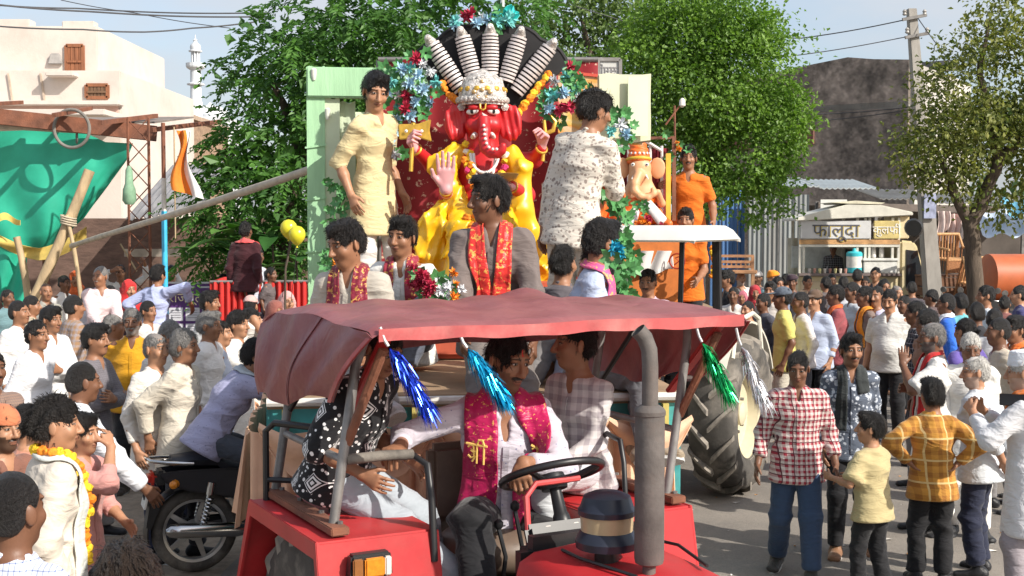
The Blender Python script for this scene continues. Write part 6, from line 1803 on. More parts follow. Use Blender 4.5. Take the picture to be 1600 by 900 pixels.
 MB().box((-.235,0,.70),(.10,.18,.10), taper=(.7,.9)).build('tail_cowl', m_blk, o, bevel=.02)
 MB().box((-.292,0,.695),(.06,.17,.085)).build('tail_light', pm('red_lens', (.45,.03,.02),.2, var=.2), o, bevel=.02, smooth=True)
 gr = [(-.02,-.14,.80),(-.20,-.13,.815),(-.30,-.08,.825),(-.32,0,.828),(-.30,.08,.825),(-.20,.13,.815),(-.02,.14,.80)]
 MB().tube(gr, .013,10).build('grab_rail', ch, o, smooth=True)
 MB().tube([(-.06,-.10,.79),(-.20,-.09,.80),(-.25,0,.805),(-.20,.09,.80),(-.06,.10,.79)], .010,8).build('grab_rail', ch, o, smooth=True)
 if plate:
  pl = MB().box((-.335,0,.555),(.012,.20,.13), Matrix.Rotation(R(14),3, 'Y')).build('number_plate', pm('plate_white', (.66,.65,.60),.5, var=.08, dirt=.3), o)
  t = text_mesh('RJ 27', .055, m_dark, 'lettering', pl, (-.345,0,.565),(R(90 + 0),0, R(-90)))
 MB().prism([(-.30,.60),(-.34,.36),(-.31,.34),(-.22,.55)], (0,0,0),(1,0,0),(0,0,1),.15).build('mud_flap', m_blk, o)
 MB().lathe([(.03,-.10),(.085,-.04),(.095,.0),(.09,.03),(.02,.05)], 18,(1.10,0,.88),(1,0,-.1)).build('headlamp', m_clear, o, smooth=True)
 MB().tube([(.45,-.05,.32),(.40,-.22,.03)], .012,8).build('side_stand', m_blk, o)
 MB().tube([(.50,-.30,.33),(.50,.30,.33)], .014,8).build('foot_peg', m_rub, o)
 return o
pw = on_z(305,893,.0)
motorcycle((pw.x, pw.y, 0), R(22), 'black motorcycle with alloy wheels parked behind the red tractor fender', (.02,.02,.025))
for u, v, d, rz, lab, c in ((1530,445,25.0,250, 'red motorcycle parked below the wicker seats', (.35,.02,.03)),(1470,455,25.5,235, 'dark grey motorcycle parked between the pole and the wicker seats', (.04,.04,.05)),(1580,440,24.0,262, 'black motorcycle parked in front of the orange tanker', (.02,.02,.02))):
 p = on_y(u, v, d); motorcycle((p.x, p.y, 0), R(rz), lab, c, 'motorcycles parked by the wicker seats', plate=False)
# ---- food van
def food_van():
 y = 27.5; s = FPX / y
 p0 = on_y(1247,500, y); p1 = on_y(1441,500, y); L = p1.x - p0.x + .1
 o = empty('food_van', (p0.x, y, 0), R(-2), 'cream food van with a serving hatch, painted name boards and a flat roof', 'van')
 mc = pm('van_cream', (.66,.56,.34),.5, var=.10, vscale=2, dirt=.25, dirtcol=(.5,.25,.08)); mcw = pm('van_white', (.66,.64,.56),.5, var=.1, dirt=.2)
 Z = lambda v: on_y(800, v, y).z
 xb = on_y(1402,500, y).x - p0.x      # end of the box
 z0, zc, zh, zt = .42, Z(431), Z(391), Z(338)
 # lower sides
 MB().box((xb / 2,.7,(z0 + zc) / 2),(xb, 1.4, zc - z0)).build('lower_body', mc, o, bevel=.02)
 MB().box((xb * .32,-.012,(z0 + zc) / 2 + .08),(xb * .60,.02,(zc - z0) * .6)).build('side_panel', pm('van_panel', (.45,.30,.22),.6, var=.3, vscale=2.5, col2=(.62,.55,.35)), o)
 MB().box((xb / 2,-.06, zc + .03),(xb + .05,.20,.06)).build('counter', pm('counter_grey', (.18,.14,.13),.5), o, bevel=.01)
 m = MB()
 MB().box((xb / 2,1.37,(zc + zh) / 2),(xb, .05, zh - zc + .5)).build('rear_side', mcw, o)
 # top name boards
 MB().box((xb * .36,-.03,(Z(345) + Z(373)) / 2),(xb * .70,.06, Z(345) - Z(373))).build('name_board', pm('board_grey', (.60,.60,.60),.6, var=.1, vscale=3), o, bevel=.008)
 MB().box((xb * .865,-.03,(Z(345) + Z(373)) / 2),(xb * .25,.06, Z(345) - Z(373))).build('name_board', pm('board_yellow', (.62,.50,.20),.6, var=.3, vscale=3), o, bevel=.008)
 ink = pm('board_ink', (.10,.10,.12),.6)
 text_mesh('फालूदा', .40, ink, 'lettering', o, (xb * .36,-.066,(Z(345) + Z(373)) / 2 - .02), depth=.004)
 text_mesh('फालूदा', .40, pm('board_shadow', (.55,.42,.10),.6), 'lettering', o, (xb * .36 + .018,-.063,(Z(345) + Z(373)) / 2 - .035), depth=.002)
 text_mesh('कुलफी', .24, pm('board_white_ink', (.78,.76,.70),.6), 'lettering', o, (xb * .865,-.066,(Z(345) + Z(373)) / 2 - .01), depth=.004)
 MB().box((xb / 2,-.02, Z(378)),(xb, .05,.10)).build('hatch_beam', pm('beam_orange', (.50,.28,.12),.6, var=.4, vscale=6), o)
 MB().box((xb / 2,-.02, Z(384)),(xb, .04,.05)).build('hatch_beam', mcw, o)
 # roof
 MB().prism([(-.1,0),(xb * .22,.16),(xb * .48,.30),(xb * .80,.28),(xb + .25,.13),(xb + .25,.06),(-.1,-.06)], (0,.68, Z(341)),(1,0,0),(0,0,1),1.6).build('roof', mcw, o, bevel=.015)
 MB().prism([(xb * .30,.335),(xb * .55,.375),(xb * .84,.33),(xb * .80,.30),(xb * .48,.31)], (0,.55, Z(341)),(1,0,0),(0,0,1),1.35).build('roof_sheet', pm('van_lid', (.70,.66,.50),.5), o)
 # posts
 for x in (.02,.10, xb * .58, xb * .66, xb * .70, xb * .93, xb - .02):
  MB().bar((x, .0, zc),(x, .0, Z(340)),.055).build('post', mcw, o, bevel=.006)
 for x in (xb * .05, xb * .58, xb * .95): MB().bar((x, 1.33, zc),(x, 1.33, Z(340)),.06).build('post', mcw, o)
 MB().box((xb * .62,.9,(zc + zh) / 2),(.05,.9, zh - zc)).build('partition', m_dark, o)
 MB().box((xb * .25,1.28,(zc + zh) / 2 + .1),(xb * .42,.04,(zh - zc) * .9)).build('shelf_back', pm('inner_pale', (.60,.64,.66),.6, var=.2, vscale=5), o)
 # cab facing right
 xc = xb + .02; xe = L
 prof = [(xc, .38),(xe + .02,.38),(xe + .06,.62),(xe + .03,1.00),(xe - .26, Z(385)),(xe - .34, Z(377)),(xc, Z(375))]
 cab = MB().prism(prof, (0,.68,0),(1,0,0),(0,0,1),1.40).build('cab', mc, o, bevel=.04, smooth=.8)
 win = [(xc + .12,1.12),(xe - .05,1.05),(xe - .26, Z(392)),(xc + .12, Z(390))]
 MB().prism(win, (0,-.027,0),(1,0,0),(0,0,1),.02).build('side_window', m_glass, cab)
 MB().prism([(xc + .08,.45),(xe - .02,.45),(xe + .02,.95),(xe - .02,1.02),(xc + .08,1.06)], (0,-.027,0),(1,0,0),(0,0,1),.015).build('door', mc, cab, bevel=.006)
 MB().box((xc + .16,-.045,.96),(.11,.02,.03)).build('door_handle', m_blk, cab)
 MB().box((xe - .16,-.12, Z(388)),(.05,.16,.10)).build('mirror', pm('mirror_pale', (.7,.68,.6),.4), cab, bevel=.01)
 MB().box((xb + .10,.66, Z(355)),(.22,1.3,.5)).build('front_board', mc, o, bevel=.02)
 for x in (.42, L - .55):
  w = MB().torus((x, .05,.26),.19,.075,(0,1,0),24,10).build('wheel', m_rub, o, smooth=True)
  MB().lathe([(.15,-.03),(.14,-.05),(.02,-.03)], 16,(x, .0,.26),(0,1,0)).build('hub_cap', m_steel, w)
 # goods on the counter: each a thing
 r = Matrix.Rotation(R(-2),3, 'Z'); W = lambda x, yy, z: Vector((p0.x, y, 0)) + r @ Vector((x, yy, z))
 c = W(on_y(1334,400, y).x - p0.x, .0, zc + .06)
 t = empty('water_cooler', c.to_tuple(),0, 'turquoise and white insulated water drum on the van counter', 'water cooler')
 tq = pm('turquoise', (.05,.48,.55),.4, var=.1)
 MB().lathe([(.15,0),(.17,.02),(.17,.12)], 24).build('base_band', tq, t, smooth=.6)
 MB().lathe([(.168,.12),(.168,.36)], 24).build('white_band', pm('cooler_white', (.72,.71,.66),.45), t, smooth=.6)
 MB().lathe([(.17,.36),(.17,.43),(.14,.46),(.05,.47),(.035,.53),(.01,.54)], 24).build('lid', tq, t, smooth=.6)
 for j in range(9):
  c = W(xb * .10 + .11 * j, -.08, zc + .06);
  tag(MB().lathe([(.022,0),(.030,.06),(.034,.09),(.028,.10)], 10, c).build('glass_cup', pm('cup_%d' % (j % 3),((.6,.55,.5),(.5,.25,.2),(.65,.6,.3))[j % 3], .3), None, smooth=.6), 'small dessert cup lined up along the van counter', 'cup', 'dessert cups on the van counter')
 c = W(xb * .80,.10, zc + .06)
 t = empty('ice_box', c.to_tuple(), R(-2), 'white lidded ice box behind the right half of the van counter', 'ice box')
 MB().box((0,0,.13),(.72,.45,.26)).build('tub', pm('ice_white', (.68,.68,.64),.5), t, bevel=.02)
 MB().box((0,0,.29),(.76,.49,.06)).build('lid', pm('ice_white', (.68,.68,.64)), t, bevel=.015)
 for j, (x, h_) in enumerate(((xb * .76,.34),(xb * .84,.40))):
  c = W(x, .14, zc + .39)
  tag(MB().lathe([(.05,0),(.055,.02),(.045, h_ - .05),(.02, h_)], 12, c).build('paper_roll', pm('roll_white', (.7,.68,.64),.8), None, smooth=.6),('short white paper roll standing on the ice box', 'tall white paper roll standing on the ice box')[j], 'paper roll')
 return o, W, xb, zc
VAN, VAN_W, VAN_XB, VAN_ZC = food_van()
# ---- tanker, wicker seats and wooden furniture
def tanker():
 y = 24.5; p = on_y(1610,420, y); zc = p.z
 o = empty('tanker', (p.x, y, 0), R(4), 'orange cylindrical water tanker trailer at the right edge', 'tanker')
 mo = pm('tanker_orange', (.46,.11,.035),.5, var=.2, vscale=2, dirt=.4, dirtcol=(.25,.12,.07))
 r_ = .45; zc = on_y(800,400, y).z - r_ + .04
 MB().lathe([(.02,-.92),(r_ * .8,-.90),(r_, -.84),(r_, 1.8),(r_ * .8,1.87),(.02,1.9)], 28,(0,0, zc),(1,0,0)).build('tank', mo, o, smooth=.6)
 MB().box((.5,0, zc + r_),(.4,.3,.10)).build('hatch', mo, o, bevel=.02)
 MB().box((.4,0, zc - r_ - .06),(2.8,.5,.14)).build('chassis', m_blk, o)
 for s in (-1,1):
  w = MB().torus((.4, s * .5,.40),.29,.11,(0,1,0),28,10).build('wheel', m_rub, o, smooth=True)
  MB().lathe([(.2,-.03),(.18,.02),(.03,.02)], 18,(.4, s * .56,.40),(0, s, 0)).build('hub_cap', mo, w)
tanker()
def wicker(lab, p, rz, sc_, tilt):
 o = empty('wicker_seat', p, rz, lab, 'seat', 'wicker seats stacked by the pole'); o.rotation_euler = (R(tilt),0, rz); o.scale = (sc_,) * 3
 mw = pm('wicker', (.30,.13,.05),.7, var=.4, vscale=25, bump=.4, bscale=80); ml = pm('wicker_light', (.48,.27,.12),.7, var=.3, vscale=25)
 for x in (-.38,.38):
  for yy, zt in ((-.30,.62),(.30,.95)): MB().tube([(x, yy, 0),(x, yy, zt)], .028,8).build('leg', mw, o, smooth=True)
  MB().tube([(x, -.34,.62),(x, .10,.64),(x, .30,.95)], .030,8).build('armrest', ml, o, smooth=True)
  for i in range(6): MB().tube([(x, -.27 + .1 * i, .08),(x, -.27 + .1 * i, .62)], .012,5).build('cane', mw, o)
 MB().box((0,0,.36),(.74,.62,.05)).build('seat_board', ml, o, bevel=.015)
 MB().box((0,-.31,.20),(.74,.03,.28)).build('front_apron', mw, o, bevel=.01)
 for i in range(9): MB().bar((-.34 + .085 * i, .29,.38),(-.34 + .085 * i, .31,.92),.045,.02).build('back_cane', ml if i % 2 else mw, o)
 MB().tube([(-.40,.30,.95),(.40,.30,.95)], .035,8).build('top_rail', ml, o, smooth=True)
y = 26.5
p = on_y(1487,400, y); wicker('wicker seat perched on top of the wooden crate by the pole', (p.x, y, on_y(800,428, y).z), R(20),.85,4)
p = on_y(1524,440, y - .6); wicker('wicker seat tilted forward beside the stacked one', (p.x, y - .6, on_y(800,468, y - .6).z), R(32),.85,14)
t = empty('wooden_crate', (on_y(1485,450, y).x, y + .1,0), R(10), 'tall brown slatted crate under the wicker seats beside the pole', 'crate')
mcr = pm('crate_brown', (.16,.075,.04),.8, var=.3, vscale=6, stretch=(1,1,4))
hc = on_y(800,428, y).z - .02
for i in range(7): MB().box((0,-.36,.08 + (hc - .1) * i / 6.6),(1.1,.03,(hc) / 8)).build('slat', mcr, t, bevel=.005)
for sx in (-1,1):
 for sy in (-1,1): MB().bar((sx * .52, sy * .33,0),(sx * .52, sy * .33, hc),.07).build('post', mcr, t)
 for i in range(7): MB().box((sx * .56,0,.08 + (hc - .1) * i / 6.6),(.03,.7, hc / 8)).build('slat', mcr, t, bevel=.005)
MB().box((0,0, hc - .02),(1.14,.76,.04)).build('lid', mcr, t)
t = empty('wooden_crate', (on_y(1530,460, y - .6).x, y - .55,0), R(20), 'low brown slatted crate under the tilted wicker seat', 'crate'); hc2 = on_y(800,468, y - .6).z - .03
for i in range(5): MB().box((0,-.36,.06 + (hc2 - .1) * i / 4.6),(.95,.03, hc2 / 6)).build('slat', mcr, t, bevel=.005)
for sx in (-1,1):
 for sy in (-1,1): MB().bar((sx * .45, sy * .33,0),(sx * .45, sy * .33, hc2),.07).build('post', mcr, t)
MB().box((0,0, hc2 - .02),(1.0,.76,.04)).build('lid', mcr, t)
# carved wooden seat behind the white tractor
yb = 22.0; p = on_y(1150,440, yb)
t = empty('carved_chair', (p.x, yb, 0), R(-12), 'pale carved wooden seat behind the woman in red', 'seat')
mwd = pm('pale_wood', (.42,.22,.11),.6, var=.3, vscale=6)
zt = on_y(800,400, yb).z; zs = on_y(800,424, yb).z
for sx in (-1,1):
 MB().bar((sx * .28,0,0),(sx * .28,0, zt),.05).build('leg', mwd, t); MB().bar((sx * .30,-.45,0),(sx * .30,-.45, zs),.05).build('leg', mwd, t)
MB().box((0,-.22, zs),(.72,.52,.05)).build('seat_board', mwd, t, bevel=.01)
for zz in (zs + .08, zt - .10, zt): MB().bar((-.30,0, zz),(.30,0, zz),.045).build('back_rail', mwd, t)
for i in range(7): MB().bar((-.24 + .08 * i, 0, zs + .08),(-.24 + .08 * i, 0, zt - .10),.022).build('spindle', mwd, t)
# ================================================================== main float
FL_YAW = R(7.0); FL = Vector((-.17,6.42,0)); DECK = 1.62
def fl_pt(x, y, z):
 c, s = cos(FL_YAW), sin(FL_YAW)
 return Vector((FL.x + x * c - y * s, FL.y + x * s + y * c, z))
def fl_inv(p):
 c, s = cos(FL_YAW), sin(FL_YAW); d = p - FL
 return Vector((d.x * c + d.y * s, -d.x * s + d.y * c, p.z))
m_peach = pm('peach_cloth', (.68,.43,.28),.75, var=.12, vscale=5, bump=.2, bscale=20)
m_green = pm('mint_cloth', (.33,.56,.33),.7, var=.10, vscale=4, bump=.2, bscale=12, stretch=(5,5,.6))
m_greenw = pm('pale_mint_cloth', (.58,.66,.48),.7, var=.08, vscale=3)
def trolley():
 o = empty('trolley', FL.to_tuple(), FL_YAW, 'farm trolley with peach cloth skirt carrying the big idol float', 'trailer')
 mt = pm('trolley_teal', (.05,.30,.30),.5, var=.3, vscale=6, dirt=.4); mrd = pm('trolley_red', (.40,.04,.03),.5, dirt=.4)
 MB().box((0,1.75, DECK - .04),(2.1,3.5,.06)).build('deck', pm('deck_ply', (.30,.20,.12),.8), o)
 MB().box((-.25,2.5, DECK + .10),(1.5,1.6,.24)).build('stage_platform', pm('deck_ply', (.30,.20,.12),.8), o)
 MB().box((0,.03,1.40),(2.06,.05,.34)).build('front_board', mt, o, bevel=.008)
 for i in range(7): MB().bar((-.96 + .32 * i, -.012,1.25),(-.96 + .32 * i, -.012,1.55),.05,.03).build('board_rib', mrd if i % 2 else pm('rib_yellow', (.55,.45,.12),.6, dirt=.4), o)
 MB().tube([(-1.05,-.02,1.585),(1.05,-.02,1.585)], .022,8).build('top_tube', pm('tube_white', (.6,.58,.54),.5), o, smooth=True)
 for s in (-1,1): MB().box((s * 1.03,1.75,1.25),(.05,3.45,.64)).build('side_board', mt, o, bevel=.008)
 MB().box((0,1.75,.93),(2.0,3.4,.10)).build('bed', m_exh, o)
 MB().bar((0,-1.1,.55),(0,.4,.80),.12,.12).build('drawbar', m_exh, o)
 for s in (-1,1):
  w = MB().torus((s * .80,2.3,.45),.33,.13,(1,0,0),32,12).build('wheel', m_rub, o, smooth=True)
  MB().lathe([(.22,-.02),(.2,.04),(.04,.05)], 20,(s * .88,2.3,.45),(s, 0,0)).build('rim', mrd, w)
 MB().box((0,2.3,.45),(1.5,.12,.12)).build('axle', m_exh, o)
 def skirt(p0, p1, nrmv, nm, folds_n):
  def fn(s, t):
   b = Vector(p0).lerp(Vector(p1), s); w = .035 * sin(s * folds_n * 6.28 + .8 * sin(s * 21)) + .014 * sin(s * folds_n * 15 + 1)
   swag = .05 * abs(sin(s * folds_n * 1.57))
   return b + Vector(nrmv) * (.04 + .05 * t + w * (.35 + t * .65)) + Vector((0,0,1.46 - .02 * sin(s * 20) - (.46 - swag) * t))
  MB().sheet(fn, 220,10,.004).build(nm, m_peach, o, smooth=True)
 skirt((-1.12,-.06,0),(.98,-.06,0),(0,-1,0), 'front_skirt', 15)
 skirt((-1.10,3.4,0),(-1.10,-.10,0),(-1,0,0), 'side_skirt', 20)
 # swagged festoon along the front edge
 for i in range(5):
  x0 = -1.08 + .43 * i
  MB().sheet(lambda s, t: (x0 + .43 * s, -.13 - .05 * sin(pi * s) - .02 * sin(6 * t),1.50 - .16 * sin(pi * s) * (.4 + t) - .05 * t),14,8,.006).build('festoon', m_peach, o, smooth=True)
trolley()
def arch():
 """mint cloth stage frame on the trolley"""
 d = 8.55
 o = empty('cloth_arch', (0,0,0),0, 'mint green cloth-wrapped stage frame around the big idol', 'stage frame')
 L = lambda u, v, dd: at(u, v, dd)
 zt = at(490,106, d).z; x0 = at(480,300, d).x; x1 = at(531,300, d).x; y0 = at(505,300, d).y
 c, s = cos(FL_YAW), sin(FL_YAW); ux = Vector((c, s, 0)); uy = Vector((-s, c, 0))
 base = Vector((x0, y0,0))
 wp = (x1 - x0); Wd = 2.34
 def P(a, b, z): return base + ux * a + uy * b + Vector((0,0, z))
 rot = Matrix.Rotation(FL_YAW, 3, 'Z')
 def panel(a0, a1, b0, b1, z0, z1, nm, mat, amp=.006):
  # a cloth-wrapped box: subdivided faces with slight pulls
  m = MB(); nz = 14
  cx, cy = (a0 + a1) / 2,(b0 + b1) / 2; ha, hb = (a1 - a0) / 2,(b1 - b0) / 2
  ring = []
  for i in range(24):
   t = i / 24 * 4; k = int(t); f = t - k
   pts = [(-1,-1),(1,-1),(1,1),(-1,1),(-1,-1)]
   ring.append((pts[k][0] + (pts[k + 1][0] - pts[k][0]) * f, pts[k][1] + (pts[k + 1][1] - pts[k][1]) * f))
  vs = []; fs = []
  for j in range(nz + 1):
   z = z0 + (z1 - z0) * j / nz
   for i, (ra, rb) in enumerate(ring):
    w = 1 + amp * 8 * sin(i * 2.1 + j * .5) * .2
    vs.append(P(cx + ra * ha * w, cy + rb * hb * w, z + .01 * sin(i * 1.3)))
  n = len(ring)
  for j in range(nz):
   for i in range(n): fs.append((j * n + i, j * n + (i + 1) % n, (j + 1) * n + (i + 1) % n, (j + 1) * n + i))
  fs += [tuple(range(n - 1,-1,-1)), tuple(nz * n + i for i in range(n))]
  return m.add(vs, fs).build(nm, mat, o, smooth=.6)
 panel(0, wp * .55,0,.10, DECK, zt, 'front_pillar', m_green)
 panel(wp * .50, wp * 1.0,.015,.09, DECK, zt - .20, 'front_pillar', m_greenw)
 panel(wp * 1.0, wp * 1.02 + .10,.10,.9, DECK, zt - .22, 'side_cloth', m_greenw)
 MB().prism([(.0,-.20),(.0,0),(.82,.0),(.82,-.20)], P(0,.03, zt), ux, (0,0,1),.12).build('top_beam', m_green, o, bevel=.01)
 MB().prism([(.1,-.32),(.1,-.22),(.9,-.24),(.9,-.34)], P(0,.80, zt), ux, (0,0,1),.08).build('rear_beam', m_greenw, o, bevel=.01)
 MB().prism([(0,-.20),(0,-.02),(1.0,-.05),(1.0,-.2)], P(.06,0, zt), uy, (0,0,1),.10).build('side_beam', m_green, o, bevel=.01)
 panel(Wd - .36, Wd, .0,.07, at(1000,217, d).z, zt - .02, 'right_board', pm('cream_board', (.62,.62,.44),.7, var=.06))
 MB().prism([(0,0),(.14,0),(.14,.40),(0,.40)], P(Wd - .17,-.045, zt - .44), ux, (0,0,1),.008).build('board_patch', m_greenw, o)
 for a, z in ((.02, zt - .04),(wp * .5, zt - .30)):
  MB().lathe([(.01,-.05),(.018,-.02),(.02,.02),(.008,.03)], 10, P(a + .03,-.03, z)).build('cloth_knot', pm('knot_white', (.6,.62,.55),.8), o, smooth=True)
 for j in range(5):
  z = DECK + .3 + .35 * j; MB().sheet(lambda s, t: P(-.012 + (wp * .55 + .02) * s, -.012, z + .012 * t + .02 * s),6,1,.003).build('cloth_crease', m_green, o)
 # backdrop cloth
 m, nt, b = _nt('maroon_brocade')
 tc = N(nt, 'ShaderNodeTexCoord'); vo = N(nt, 'ShaderNodeTexVoronoi', Scale=15.0); no = N(nt, 'ShaderNodeTexNoise', Scale=42.0, Detail=3.0, Roughness=.6); n2 = N(nt, 'ShaderNodeTexNoise', Scale=4.0, Detail=4.0)
 for n in (vo, no, n2): nt.links.new(tc.outputs['Object'], n.inputs['Vector'])
 a1 = N(nt, 'ShaderNodeMath', operation='LESS_THAN'); a1.inputs[1].default_value = .40; nt.links.new(vo.outputs['Distance'], a1.inputs[0])
 a2 = N(nt, 'ShaderNodeMath', operation='GREATER_THAN'); a2.inputs[1].default_value = .56; nt.links.new(no.outputs['Fac'], a2.inputs[0])
 a3 = N(nt, 'ShaderNodeMath', operation='MULTIPLY'); nt.links.new(a1.outputs[0], a3.inputs[0]); nt.links.new(a2.outputs[0], a3.inputs[1])
 r1 = N(nt, 'ShaderNodeMixRGB'); r1.inputs[1].default_value = (.20,.008,.014,1); r1.inputs[2].default_value = (.34,.014,.02,1); nt.links.new(n2.outputs['Fac'], r1.inputs[0])
 mx = N(nt, 'ShaderNodeMixRGB'); mx.inputs[2].default_value = (.62,.42,.30,1); nt.links.new(a3.outputs[0], mx.inputs[0]); nt.links.new(r1.outputs[0], mx.inputs[1]); nt.links.new(mx.outputs[0], b.inputs['Base Color']); b.inputs['Roughness'].default_value = .6
 db = 9.15
 bd = empty('backdrop_cloth', (0,0,0),0, 'maroon brocade backdrop with gold motifs behind the big idol', 'backdrop')
 pa, pb = at(590,100, db), at(935,100, db); zb = DECK
 def bf(s, t):
  p = pa.lerp(pb, s); z = zb + (at(750,92, db).z - zb) * t
  return (p.x, p.y + .03 * sin(s * 30) * (1 - .5 * t) + .25 * (s - .5) ** 2, z)
 MB().sheet(bf, 80,8,.01).build('cloth', m, bd, smooth=True)
 MB().tube([(pa.x, pa.y + .05, at(750,92, db).z),(pb.x, pb.y + .05, at(750,92, db).z)], .02,8).build('rod', m_steel, bd)
 for p in (pa, pb): MB().tube([(p.x, p.y + .08, DECK),(p.x, p.y + .08, at(750,92, db).z)], .02,8).build('post', m_steel, bd)
 # printed banner (orange and yellow) behind the man in the print shirt
 dn = 8.9; q0, q1 = at(872,118, dn), at(1002,218, dn)
 bn = empty('printed_banner', (0,0,0),0, 'orange and yellow printed banner with a thin red edge on the right of the float', 'banner')
 zt2, zb2 = at(900,112, dn).z, at(900,226, dn).z
 mbn, nt, b = _nt('banner_print')
 tc = N(nt, 'ShaderNodeTexCoord'); n1 = N(nt, 'ShaderNodeTexNoise', Scale=3.0, Detail=4.0, Distortion=1.5); nt.links.new(tc.outputs['Object'], n1.inputs['Vector'])
 rp = N(nt, 'ShaderNodeValToRGB'); e = rp.color_ramp.elements; e[0].position = .30; e[0].color = (.72,.66,.50,1); e[1].position = .72; e[1].color = (.72,.34,.30,1)
 for pos, cc in ((.42,(.74,.52,.14,1)),(.52,(.76,.36,.08,1)),(.62,(.74,.55,.34,1))): x = e.new(pos); x.color = cc
 nt.links.new(n1.outputs['Fac'], rp.inputs['Fac']); nt.links.new(rp.outputs[0], b.inputs['Base Color']); b.inputs['Roughness'].default_value = .45
 MB().prism([(0, zb2),(at(1005,200, dn).x - q0.x, zb2),(at(1002,215, dn).x - q0.x, at(1002,215, dn).z),(at(985,124, dn).x - q0.x, at(985,124, dn).z),(0, zt2)], (q0.x, q0.y, 0),(1,0,0),(0,0,1),.012).build('sheet', mbn, bn)
 MB().bar((q0.x, q0.y - .01, zt2),(at(985,124, dn).x, q0.y - .01, at(985,124, dn).z),.02,.02).build('edge', pm('edge_red', (.6,.08,.05),.6), bn)
 for xx in (q0.x + .03, q0.x + .25): MB().bar((xx, q0.y + .03, DECK),(xx, q0.y + .03, zt2 - .12),.03).build('post', m_steel, bn)
 # grey sign board seen from behind, above the banner
 ds = 11.5; s0, s1 = at(880,95, ds), at(969,92, ds)
 sb = empty('sign_board', ((s0.x + s1.x) / 2, s0.y, 0), R(3), 'grey framed sign board with reversed lettering above the printed banner', 'sign')
 zz0, zz1 = at(900,132, ds).z, at(900,93, ds).z; wv = s1.x - s0.x
 MB().box((0,0,(zz0 + zz1) / 2),(wv, .03, zz1 - zz0)).build('panel', pm('panel_grey', (.52,.52,.49),.5, var=.05), sb)
 for a, bb in (((-wv / 2, zz1),(wv / 2, zz1)),((wv / 2, zz0),(wv / 2, zz1)),((-wv / 2, zz0),(-wv / 2, zz1))): MB().bar((a[0], -.02, a[1]),(bb[0], -.02, bb[1]),.025,.03).build('frame', m_pipe, sb)
 t = text_mesh('समिति की', .10, pm('sign_ink', (.25,.24,.24),.7), 'lettering', sb, (.05,-.02, zz1 - .10)); t.scale = (-1,1,1)
 for s_ in (-1,1): MB().bar((s_ * wv * .4,.04,0),(s_ * wv * .4,.04, zz0),.05).build('leg', m_steel, sb)
arch()
# ================================================================== flowers
def flower_template(nm, mat, n=34, L=.055, w=.010, seed=0):
 rs = random.Random(seed); m = MB()
 for i in range(n):
  ph = math.acos(rs.uniform(-.15,1)); a = rs.uniform(0,6.283)
  d = Vector((sin(ph) * cos(a),-cos(ph), sin(ph) * sin(a))); l = L * rs.uniform(.75,1.1)
  t = d.cross(Vector((rs.uniform(-1,1), rs.uniform(-1,1), rs.uniform(-1,1)))).normalized() * w
  m.add([d * .006, d * l * .55 + t, d * l, d * l * .55 - t], [(0,1,2,3)])
 m.lathe([(.014,-.01),(.016,.005),(.004,.012)], 8,(0,0,0),(0,-1,0))
 o = m.build(nm, mat); me = o.data; bpy.data.objects.remove(o); return me
FLM = {'b': pm('petal_sky', (.36,.55,.68),.6, var=.2, vscale=30), 't': pm('petal_teal', (.16,.52,.50),.6, var=.2, vscale=30), 'r': pm('petal_crimson', (.42,.02,.06),.6, var=.3, vscale=30), 'w': pm('petal_white', (.68,.70,.72),.6, var=.1, vscale=30), 'g': pm('leaf_cloth', (.08,.26,.08),.5, var=.4, vscale=20), 'o': pm('petal_orange', (.78,.26,.02),.7, var=.25, vscale=30), 'c': pm('petal_cyan', (.02,.35,.52),.5, var=.2, vscale=30)}
FLT = {k: flower_template('flower', FLM[k], seed=i) for i, k in enumerate('btrwoc')}
def sprig_template():
 m = MB(); rs = random.Random(2)
 for i in range(7):
  a = i * .9; d = Vector((cos(a),-.35 - .1 * i, sin(a))).normalized(); t = d.cross(Vector((0,1,.2))).normalized() * .020; L = .065
  m.add([d * .008, d * L * .5 + t, d * L, d * L * .5 - t], [(0,1,2,3)])
 o = m.build('leaf_sprig', FLM['g']); me = o.data; bpy.data.objects.remove(o); return me
SPR = sprig_template()
def flower_arch(name, lab, dots, d, leaves_n=14, jit=12, seed=0, sc_=1.0):
 rs = random.Random(seed); o = empty(name, at(dots[0][0], dots[0][1], d).to_tuple(),0, lab, 'flowers')
 base = o.location.copy()
 for u, v, k, s in dots:
  f = link_obj('flower', FLT[k], o); p = at(u, v, d + rs.uniform(-.05,.05)); f.location = p - base; f.scale = (s * sc_,) * 3; f.rotation_euler = (rs.uniform(-.5,.5), rs.uniform(0,6), rs.uniform(-.6,.6))
 for i in range(leaves_n):
  u, v, k, s = rs.choice(dots); f = link_obj('leaf_sprig', SPR, o); f.location = at(u + rs.uniform(-jit, jit) * 1.6, v + rs.uniform(-jit, jit) * 1.6, d + .04) - base; f.scale = (rs.uniform(.8,1.3) * sc_,) * 3; f.rotation_euler = (rs.uniform(-.4,.4), rs.uniform(0,6),0)
dL = [(650,92, 'r', 1.0),(628,108, 'b', 1.1),(655,118, 'b', 1.0),(672,110, 'w', .9),(640,130, 'b', 1.1),(660,140, 'b', 1.2),(682,128, 't', 1.0),(635,150, 'r', 1.1),(650,160, 'b', 1.0),(672,160, 'b', 1.0),(625,168, 't', 1.0),(640,180, 'b', 1.2),(620,188, 'b', 1.1),(614,205, 'b', 1.1),(634,170, 'r', 1.0),(608,225, 'b', 1.1),(616,240, 'w', 1.0),(606,145, 'b', 1.0),(612,128, 't', .9),(640,105, 't', .9),(622,150, 'w', .8),(660,100, 'w', .8)]
